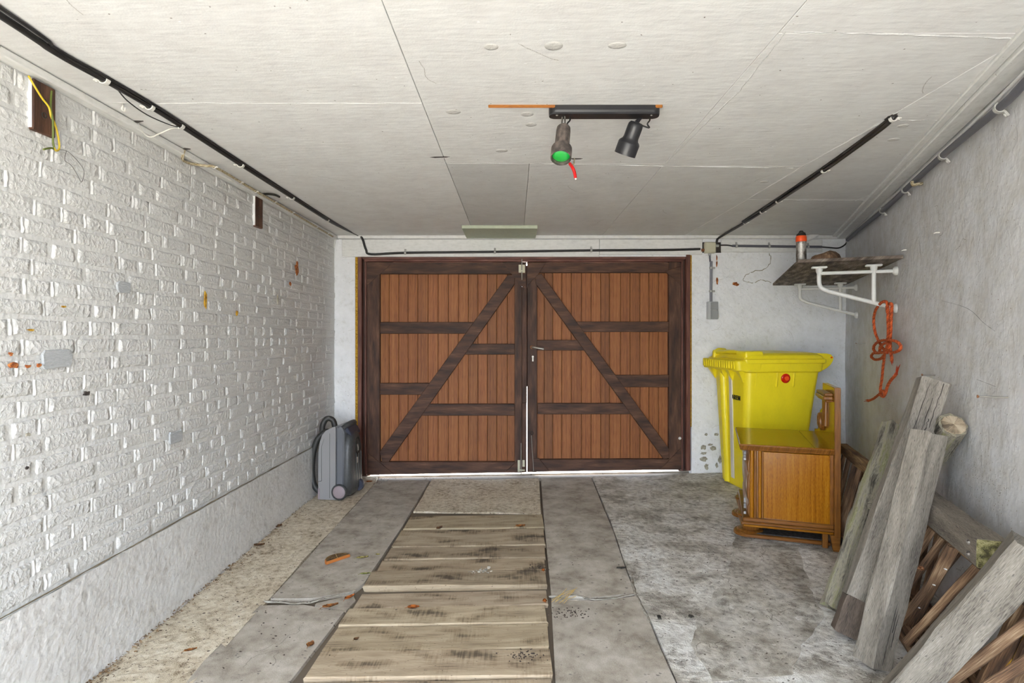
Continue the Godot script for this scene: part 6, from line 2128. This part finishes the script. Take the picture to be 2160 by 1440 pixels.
	var broad := obj("slat", s, stick, o)
	broad.set_meta("label", "broad pale slat with white paint specks")
	for k in [0.12, 0.35, 0.62, 0.8]:
		s = mb()
		f = along(p2, p1, Vector3(-0.6, 0, 1))
		shard(s, Transform3D(Basis(f.basis.z, f.basis.x, f.basis.y), p2.lerp(p1, k) + f.basis.y * 0.0185 + f.basis.z * rng.randf_range(-0.012, 0.012)), 0.006, 0.004, 0.001)
		obj("paint_splash", s, M["filler"], broad)
	p1 = Vector3(1.5008, 0.4316, -1.6600)
	p2 = Vector3(1.5188, -0.0495, -1.9005)
	s = mb()
	s.set_color(Color(0.75, 0.7, 0.62))
	timber(s, along(p2, p1, Vector3(-0.3, 0.3, 1)), (p1 - p2).length(), 0.046, 0.028, 0.004, 0.003, 14, 372, 0.012)
	var board := obj("slat", s, stick, o)
	board.set_meta("label", "rough broad slat with a yellow live edge")
	s = mb()
	f = along(p2, p1, Vector3(-0.3, 0.3, 1))
	var edge := []
	var rad := []
	for i in 12:
		edge.append(p2.lerp(p1, 0.02 + i * 0.087) + f.basis.y * 0.008 + f.basis.z * (0.024 + 0.005 * sin(i * 1.3)))
		rad.append(rng.randf_range(0.009, 0.013))
	tube(s, edge, rad, 8, true, 0.7)
	obj("live_edge", s, M["ochre"], board)
	p1 = Vector3(1.4906, 0.4325, -1.5800)
	p2 = Vector3(1.5823, -0.0487, -1.8797)
	s = mb()
	s.set_color(Color(0.7, 0.66, 0.6))
	timber(s, along(p2, p1, Vector3(-0.3, 0.3, 1)), (p1 - p2).length(), 0.05, 0.024, 0.004, 0.003, 14, 373, 0.012)
	obj("slat", s, stick, o)


# ---------------------------------------------------------------- vacuum cleaner
func build_vacuum() -> void:
	# stood on end: x across its thickness (underside at 0, lid at 0.24), y up, +z the flank that faces the room
	var at: Vector3 = Vector3(-1.4782, -0.0848, -4.3665)
	var o := thing("vacuum_cleaner", "grey canister vacuum cleaner stood on end in the corner left of the doors", "vacuum cleaner", Vector3(at.x + 0.012, ground_y(at.x, at.z), at.z - 0.139), deg_to_rad(-6))
	var flip := Transform3D(Basis.IDENTITY, Vector3(0, 0, -0.14))
	var s := mb()
	prism(s, flip, poly([Vector2(0.004, 0.0), Vector2(0.135, 0.0), Vector2(0.135, 0.55), Vector2(0.11, 0.545), Vector2(0.06, 0.52), Vector2(0.03, 0.485), Vector2(0.012, 0.43), Vector2(0.002, 0.36), Vector2(0.0, 0.2), Vector2(0.0, 0.01)]), 0.28, Vector2.ZERO, 0.014)
	obj("shell", s, M["vacuum_light"], o)
	s = mb()
	prism(s, Transform3D(Basis.IDENTITY, Vector3(0, 0, -0.138)), poly([Vector2(0.1345, 0.0), Vector2(0.2, 0.015), Vector2(0.2, 0.50), Vector2(0.185, 0.538), Vector2(0.165, 0.552), Vector2(0.1345, 0.55)]), 0.274, Vector2.ZERO, 0.012)
	obj("band", s, M["vacuum_blue"], o)
	# dark lid: a long bulge, narrower at the top
	s = mb()
	var rings := []
	for k in [[0.19, 1.0], [0.215, 1.0], [0.238, 0.93], [0.25, 0.78], [0.254, 0.5]]:
		var ring := []
		for q in [Vector2(-0.125, 0.02), Vector2(-0.06, 0.0), Vector2(0.06, 0.0), Vector2(0.125, 0.02), Vector2(0.13, 0.12), Vector2(0.126, 0.3), Vector2(0.11, 0.4), Vector2(0.085, 0.46), Vector2(0.04, 0.5), Vector2(-0.04, 0.5), Vector2(-0.085, 0.46), Vector2(-0.11, 0.4), Vector2(-0.126, 0.3), Vector2(-0.13, 0.12)]:
			ring.append(Vector3(k[0], 0.235 + (q.y + 0.012 - 0.235) * k[1], q.x * k[1]))
		rings.append(ring)
	loft(s, rings)
	var lid := obj("lid", s, M["vacuum_dark"], o)
	for z in [-0.07, -0.02, 0.03]:
		s = mb()
		tube(s, [Vector3(0.249, 0.06, z), Vector3(0.256, 0.18, z), Vector3(0.254, 0.33, z)], 0.004, 6)
		obj("lid_rib", s, M["vacuum_dark"], lid)
	s = mb()
	lathe(s, Transform3D(Basis.from_euler(Vector3(0, 0, -PI / 2)), Vector3(0.243, 0.385, 0.0)).scaled_local(Vector3(1.25, 1, 0.9)), [Vector2(0.055, -0.01), Vector2(0.055, 0.01), Vector2(0.046, 0.016), Vector2(0.04, 0.008), Vector2(0, 0.008)], 22)
	obj("control_dial", s, M["grimy_black"], lid)
	s = mb()
	tube(s, [Vector3(0.255, 0.40, 0.012), Vector3(0.258, 0.375, 0.0), Vector3(0.256, 0.35, -0.004)], 0.007, 8)
	obj("dial_grip", s, M["steel"], lid)
	s = mb()
	abox(s, Vector3(0.245, 0.255, 0.0), Vector3(0.2575, 0.3, 0.024), 0.001, 1)
	obj("rating_sticker", s, M["sticker"], lid)
	# carrying handle that bridges the top
	s = mb()
	tube(s, smooth([Vector3(0.17, 0.53, 0.1), Vector3(0.2, 0.555, 0.07), Vector3(0.212, 0.565, 0.0), Vector3(0.2, 0.555, -0.07), Vector3(0.17, 0.53, -0.1)], 5), 0.02, 10)
	obj("handle", s, M["vacuum_dark"], o)
	s = mb()
	prism(s, Transform3D(Basis.IDENTITY, Vector3(0, 0, -0.09)), poly([Vector2(0.19, 0.5), Vector2(0.238, 0.475), Vector2(0.236, 0.495), Vector2(0.205, 0.545), Vector2(0.19, 0.545)]), 0.18, Vector2.ZERO, 0.004)
	obj("handle_recess", s, M["vacuum_navy"], o)
	for z in [-0.141, 0.141]:
		var e := signf(z)
		s = mb()
		lathe(s, Transform3D(Basis.from_euler(Vector3(PI / 2 * e, 0, 0)), Vector3(0.165, 0.06, z - 0.006 * e)), [Vector2(0.06, -0.01), Vector2(0.06, 0.012), Vector2(0.055, 0.017), Vector2(0.05, 0.017), Vector2(0.048, 0.012)], 28)
		var wheel := obj("wheel", s, M["vacuum_dark"], o)
		s = mb()
		lathe(s, Transform3D(Basis.from_euler(Vector3(PI / 2 * e, 0, 0)), Vector3(0.165, 0.06, z - 0.006 * e)), [Vector2(0.0495, 0.011), Vector2(0.046, 0.0165), Vector2(0.03, 0.019), Vector2(0.0, 0.0195)], 28)
		obj("hubcap", s, M["vacuum_pink"], wheel)
	s = mb()
	lathe(s, Transform3D(Basis.from_euler(Vector3(PI / 2, 0, 0)), Vector3(0.235, 0.07, -0.06)), [Vector2(0, -0.02), Vector2(0.045, -0.02), Vector2(0.05, 0.0), Vector2(0.045, 0.02), Vector2(0, 0.02)], 18)
	obj("castor", s, M["vacuum_navy"], o)
	# seams and latches on the light shell
	s = mb()
	tube(s, [Vector3(0.026, 0.14, 0.1398), Vector3(0.026, 0.40, 0.1398), Vector3(0.05, 0.47, 0.1385), Vector3(0.08, 0.51, 0.137)], 0.0016, 5)
	tube(s, [Vector3(0.09, 0.012, 0.1398), Vector3(0.09, 0.50, 0.1398)], 0.0016, 5)
	tube(s, [Vector3(0.0, 0.135, 0.1395), Vector3(0.026, 0.14, 0.1398)], 0.0016, 5)
	obj("seam", s, M["rubber"], o)
	s = mb()
	abox(s, Vector3(-0.004, 0.0, 0.1), Vector3(0.014, 0.085, 0.142), 0.004, 1)
	obj("latch", s, M["vacuum_pink"], o)
	# ribbed hose, from the top round behind to the foot
	s = mb()
	var path: Array = smooth([Vector3(0.06, 0.50, 0.05), Vector3(0.02, 0.495, 0.07), Vector3(-0.03, 0.44, 0.09), Vector3(-0.06, 0.33, 0.1), Vector3(-0.068, 0.2, 0.1), Vector3(-0.052, 0.1, 0.1), Vector3(-0.018, 0.052, 0.09), Vector3(0.012, 0.05, 0.07)], 16)
	var rad := []
	for i in path.size():
		rad.append(0.0225 if i % 2 == 0 else 0.0205)
	tube(s, path, rad, 12)
	obj("hose", s, M["rubber"], o)
	s = mb()
	path = smooth([Vector3(-0.02, 0.46, 0.02), Vector3(-0.03, 0.53, 0.0), Vector3(-0.005, 0.585, -0.02), Vector3(0.04, 0.575, -0.03), Vector3(0.06, 0.52, -0.03)], 14)
	rad = []
	for i in path.size():
		rad.append(0.0225 if i % 2 == 0 else 0.0205)
	tube(s, path, rad, 12)
	obj("hose", s, M["rubber"], o)


# ---------------------------------------------------------------- nails and small fixings
func build_fixings() -> void:
	var inward := Vector3(-0.931, 0, -0.366)
	for a in [["thin nail in the right wall just left of the orange rope", Vector3(2.5335, 1.0952, -4.1769), 0.058, 0.0019], ["rusty nail in the right wall above the tallest post", Vector3(1.9388, 0.9688, -2.6637), 0.052, 0.0026], ["long screw sticking out of the right wall, right of the log", Vector3(1.6509, 0.9442, -1.9311), 0.085, 0.0027]]:
		var s := mb()
		var p: Vector3 = a[1]
		var q: Vector3 = p + inward * a[2]
		tube(s, [p - inward * 0.02, q], a[3], 8)
		var o := thing("wall_nail", a[0], "nail", p)
		var m := obj("shank", s, M["steel"], o)
		m.position = -p
		s = mb()
		lathe(s, Transform3D(Basis(Vector3.UP, inward, Vector3.UP.cross(inward)), q), [Vector2(a[3], -0.004), Vector2(a[3] * 2.1, 0.0), Vector2(a[3] * 2.1, 0.0014), Vector2(0, 0.002)], 12)
		m = obj("head", s, M["rusty_steel"], o)
		m.position = -p
	for a in [["white wall plug high on the right wall, above the shelf", Vector3(1.9262, 1.6202, -2.6315)], ["white wall plug in the right wall near the shelf's corner", Vector3(2.1333, 1.6186, -3.1585)]]:
		var s := mb()
		var p: Vector3 = a[1]
		tube(s, [p - inward * 0.01, p + inward * 0.008, p + inward * 0.016 + Vector3(0, -0.004, 0)], [0.004, 0.0035, 0.002], 8)
		tag(obj("wall_plug", s, M["clip_white"]), a[0], "wall plug")


# ---------------------------------------------------------------- leaves and crumbs on the floor
func leaf_shape(len: float, wide: float, curl: float, key: int) -> SurfaceTool:
	# a dry leaf lying along x: midrib, cupped blade of real thickness, stalk
	var fn := FastNoiseLite.new()
	fn.seed = key
	fn.frequency = 30.0
	var s := mb()
	var nu := 9
	var nv := 6
	var pts := []
	for i in nu + 1:
		var row := []
		var t := float(i) / nu
		var w := wide * 0.5 * pow(sin(PI * pow(clampf(t, 0.02, 0.985), 0.8)), 0.8) * (1.0 + 0.25 * fn.get_noise_1d(i * 4.0))
		for j in nv + 1:
			var v := float(j) / nv * 2.0 - 1.0
			row.append(Vector3((t - 0.5) * len, curl * (v * v * 0.6 + pow(t * 2.0 - 1.0, 2.0) * 0.5) + 0.05 * len * (0.5 + fn.get_noise_2d(t * 2.0, v)) * absf(v) + 0.001, v * w))
		pts.append(row)
	for side in [0.0006, -0.0006]:
		s.set_smooth_group(1 if side > 0.0 else 2)
		for i in nu:
			for j in nv:
				var q := [pts[i][j], pts[i + 1][j], pts[i + 1][j + 1], pts[i][j + 1]]
				face(s, q.map(func(e): return e + Vector3(0, side, 0)), q.map(func(e): return Vector2(e.x, e.z)), Vector3(0, side, 0))
	tube(s, [Vector3(-len * 0.5, curl * 0.5 + 0.002, 0), Vector3(-len * 0.62, curl * 0.4 + 0.002, len * 0.05), Vector3(-len * 0.74, 0.002, len * 0.12)], 0.0009, 5)
	return s


func build_litter() -> void:
	# each: where, length, width, curl, turn, material, label
	for a in [
		[Vector3(-1.5862, -0.1081, -2.2116), 0.052, 0.044, 0.008, 0.6, "leaf_brown", "round brown dry leaf at the foot of the left wall nearest the camera"],
		[Vector3(-1.5886, -0.1074, -2.2828), 0.034, 0.024, 0.006, 1.2, "leaf_orange", "small orange leaf against the left plinth beside the round brown leaf"],
		[Vector3(-1.2844, -0.1024, -2.2942), 0.045, 0.016, 0.006, 0.5, "leaf_brown", "narrow curled brown leaf on the beige strip"],
		[Vector3(-0.8184, -0.0947, -2.3219), 0.04, 0.032, 0.006, 1.3, "leaf_brown", "brown leaf on the left flagstone beside the pit planks"],
		[Vector3(-0.4578, -0.0859, -2.6223), 0.052, 0.036, 0.004, 0.1, "leaf_orange", "orange-brown oval leaf lying on a pit plank"],
		[Vector3(-0.8417, -0.0862, -3.2088), 0.062, 0.022, 0.006, 0.3, "leaf_pale", "pale yellow leaf with a long stalk beside the half-round slice"],
		[Vector3(-0.7708, -0.0872, -2.9948), 0.05, 0.014, 0.005, 0.2, "leaf_green", "green sliver of leaf at the edge of the planks"],
		[Vector3(-0.7679, -0.0846, -3.2530), 0.022, 0.016, 0.003, 0.0, "leaf_pale", "tiny pale leaf by the joint next to the planks"],
		[Vector3(-0.7766, -0.0899, -2.7305), 0.06, 0.026, 0.007, 1.0, "leaf_orange", "orange leaf stuck in the joint at the end of the planks"],
		[Vector3(-0.8409, -0.0918, -2.6440), 0.07, 0.028, 0.008, 0.5, "leaf_brown", "brown leaf in the crack across the left flagstones"],
		[Vector3(-1.6035, -0.0942, -3.6228), 0.06, 0.04, 0.02, 0.9, "leaf_dark", "crumpled dark leaf standing against the plinth, halfway along"],
		[Vector3(-1.5426, -0.0921, -3.7415), 0.075, 0.03, 0.018, 0.2, "leaf_dark", "long dark curled leaf on the litter by the plinth"],
		[Vector3(-1.5083, -0.0947, -3.4202), 0.06, 0.026, 0.01, 0.3, "leaf_dark", "dark leaf lying on the beige strip below the litter"],
		[Vector3(-1.5777, -0.0970, -3.3072), 0.055, 0.04, 0.02, 1.4, "leaf_dark", "crumpled dark leaf at the plinth near the cigarette end"],
		[Vector3(-1.5704, -0.1006, -2.9341), 0.055, 0.03, 0.014, 0.5, "leaf_brown", "brown curled leaf at the plinth by the pale sand"],
		[Vector3(-1.2139, -0.0758, -4.8398), 0.05, 0.034, 0.006, 0.2, "leaf_orange", "orange leaf on the floor between vacuum cleaner and door"],
		[Vector3(0.1500, -0.0724, -3.0006), 0.026, 0.02, 0.006, 1.5, "leaf_orange", "small orange leaf at the right end of the planks, the farther one"],
		[Vector3(0.1396, -0.0760, -2.6613), 0.03, 0.022, 0.006, 1.6, "leaf_orange", "small orange leaf at the right end of the planks, the nearer one"],
		[Vector3(-0.6440, -0.0915, -2.3593), 0.024, 0.02, 0.004, 0.8, "leaf_dark", "small dark leaf near the left end of a pit plank"],
		[Vector3(0.0392, -0.0674, -3.6763), 0.06, 0.03, 0.012, 0.2, "leaf_brown", "crumpled brown leaf on the second plank from the doors"],
		[Vector3(-0.4747, -0.0757, -3.6652), 0.05, 0.03, 0.01, 0.9, "leaf_dark", "dark crumpled leaf on the second plank, towards its left end"],
	]:
		var m := obj("dry_leaf", leaf_shape(a[1], a[2], a[3], 500 + used.get("dry_leaf", 0)), M[a[5]])
		m.position = a[0] + Vector3(0, 0.004, 0)
		m.rotation.y = a[4]
		tag(m, a[6], "leaf", "dry leaves on the garage floor")
	# half-round slice of wood
	var at: Vector3 = Vector3(-0.9673, -0.0885, -3.1809)
	var o := thing("wood_slice", "half-round brown slice of wood with an orange cut edge on the flagstone", "wood slice", at + Vector3(0, 0.002, 0), deg_to_rad(50))
	var outline := []
	for k in 15:
		var a := PI * k / 14.0
		outline.append(Vector2(cos(a) * 0.074, sin(a) * 0.066))
	var s := mb()
	prism(s, Transform3D(Basis(Vector3.RIGHT, Vector3.FORWARD, Vector3.UP), Vector3.ZERO), poly(outline), 0.016, Vector2.ZERO, 0.003)
	obj("cut_edge", s, M["slice_edge"], o)
	s = mb()
	prism(s, Transform3D(Basis(Vector3.RIGHT, Vector3.FORWARD, Vector3.UP), Vector3(0, 0.0155, 0)), poly(outline.map(func(q): return Vector2(q.x * 0.93, q.y * 0.93 + 0.002))), 0.002)
	obj("top_face", s, M["slice_top"], o)
	for k in [0.03, 0.045]:
		s = mb()
		var pts := []
		for i in 12:
			var a := PI * i / 11.0
			pts.append(Vector3(cos(a) * k, 0.0175, -sin(a) * k * 0.9 - 0.003))
		tube(s, pts, 0.0012, 5)
		obj("growth_ring", s, M["chip_dark"], o)
	s = mb()
	tube(s, [Vector3(-0.004, 0.018, -0.004), Vector3(0.006, 0.018, -0.03), Vector3(0.018, 0.018, -0.055)], 0.0015, 5)
	obj("scratch", s, M["straw"], o)
	# cigarette end
	s = mb()
	at = Vector3(-1.5571, -0.0992, -3.0541)
	tube(s, [at + Vector3(-0.012, 0.006, 0.004), at + Vector3(0.014, 0.006, -0.004)], 0.0045, 9)
	tag(obj("cigarette_end", s, M["clip_white"]), "white cigarette end on the floor by the left plinth", "cigarette end")
	# dark chips of bitumen
	for a in [[Vector3(0.5584, -0.0657, -3.0146), 0.026, 0.011, "flat black chip on the edge of the right flagstones"], [Vector3(0.7613, -0.0677, -2.4967), 0.016, 0.012, "black chip on the rough floor, middle of the right side"], [Vector3(0.6253, -0.0699, -2.4929), 0.012, 0.018, "black chip by the corner of the near right flagstone"]]:
		s = mb()
		shard(s, Transform3D(Basis(Vector3.RIGHT, Vector3.FORWARD, Vector3.UP), a[0] + Vector3(0, 0.006, 0)), a[1], a[2], 0.005)
		tag(obj("black_chip", s, M["grimy_black"]), a[3], "chip")
	# wisps of straw
	s = mb()
	for k in 9:
		var p: Vector3 = Vector3(0.2430, -0.0740, -2.6954) + Vector3(rng.randf_range(-0.05, 0.03), 0.008 + 0.004 * k / 3.0, rng.randf_range(-0.03, 0.03))
		var d := Vector3(rng.randf_range(0.05, 0.11), rng.randf_range(0.0, 0.012), rng.randf_range(-0.14, -0.05))
		tube(s, [p - d * 0.5, p + Vector3(rng.randf_range(-0.01, 0.01), 0.004, 0), p + d * 0.5], 0.0012, 5)
	tag(obj("straw", s, M["straw"]), "wisps of yellow straw on the right flagstone", "straw", "", "stuff")
	# wad of shredded grey nest paper on a plank
	s = mb()
	for k in 70:
		var p: Vector3 = Vector3(-0.1645, -0.0775, -2.9951) + Vector3(rng.randfn(0.0, 0.024), rng.randf_range(0.006, 0.02), rng.randfn(0.0, 0.017))
		p.x += (p.z - (Vector3(-0.1645, -0.0775, -2.9951)).z) * -0.6
		s.set_color(Color(1, 1, 1) * rng.randf_range(0.45, 1.0))
		shard(s, Transform3D(Basis.from_euler(Vector3(rng.randf_range(-2.4, -0.7), rng.randf() * TAU, rng.randf_range(-0.6, 0.6))), p), rng.randf_range(0.004, 0.012), rng.randf_range(0.002, 0.006), 0.001, 6)
	tag(obj("nest_scraps", s, M["paper_grey"]), "wad of shredded grey nest scraps on a pit plank", "scraps", "", "stuff")
	# leaf litter swept against the plinth, and dark crumbs
	s = mb()
	var line := [Vector3(-1.5719, -0.0859, -4.4086), Vector3(-1.5839, -0.0923, -3.7889), Vector3(-1.5724, -0.0972, -3.2792), Vector3(-1.5755, -0.1009, -2.9124), Vector3(-1.5732, -0.1044, -2.5591), Vector3(-1.5634, -0.1079, -2.1923), Vector3(-1.5659, -0.1094, -2.0432)]
	for k in 900:
		var t := rng.randf() * 5.99
		var i := int(t)
		var p: Vector3 = line[i].lerp(line[i + 1], t - i)
		var away := absf(rng.randfn(0.0, 0.05 if i < 3 else 0.03))
		p += Vector3(0.012 + away, 0.0, rng.randf_range(-0.02, 0.02))
		p.y = ground_y(p.x, p.z) + rng.randf_range(0.006, 0.016)
		if p.z < -4.18 and p.x > -1.52:
			continue
		var tone: Color = [Color(0.34, 0.21, 0.11), Color(0.3, 0.2, 0.12), Color(0.18, 0.13, 0.09), Color(0.52, 0.37, 0.22)][rng.randi_range(0, 3)]
		s.set_color(tone)
		shard(s, Transform3D(Basis.from_euler(Vector3(rng.randf_range(-2.3, -0.9), rng.randf() * TAU, rng.randf_range(-0.5, 0.5))), p), rng.randf_range(0.002, 0.011), rng.randf_range(0.0015, 0.005), 0.001, 6)
	tag(obj("leaf_litter", s, M["paper_grey"]), "brown leaf litter gathered along the foot of the left wall", "litter", "", "stuff")
	s = mb()
	for e in [[Vector3(0.2492, -0.0755, -2.5340), 0.04, 60], [Vector3(0.0362, -0.0821, -2.2106), 0.035, 50], [Vector3(-1.1475, -0.0740, -4.9123), 0.12, 60], [Vector3(0.1242, -0.0725, -3.0314), 0.03, 20], [Vector3(-0.6036, -0.0856, -2.8878), 0.05, 25], [Vector3(-0.5429, -0.0644, -4.9060), 0.16, 40], [Vector3(0.8586, -0.0598, -3.1270), 0.3, 50], [Vector3(-1.0527, -0.0972, -2.4462), 0.25, 40]]:
		for k in e[2]:
			var p: Vector3 = e[0] + Vector3(rng.randfn(0.0, e[1]), 0, rng.randfn(0.0, e[1] * 0.6))
			if p.z < -4.95:
				continue
			p.y = ground_y(p.x, p.z) + 0.008
			s.set_color(Color(1, 1, 1) * rng.randf_range(0.5, 1.4))
			shard(s, Transform3D(Basis.from_euler(Vector3(rng.randf_range(-1.9, -1.2), rng.randf() * TAU, 0)), p), rng.randf_range(0.002, 0.007), rng.randf_range(0.0015, 0.004), 0.002, 6)
	tag(obj("soil_crumbs", s, M["crumb"]), "dark crumbs of soil scattered over planks and flagstones", "crumbs", "", "stuff")
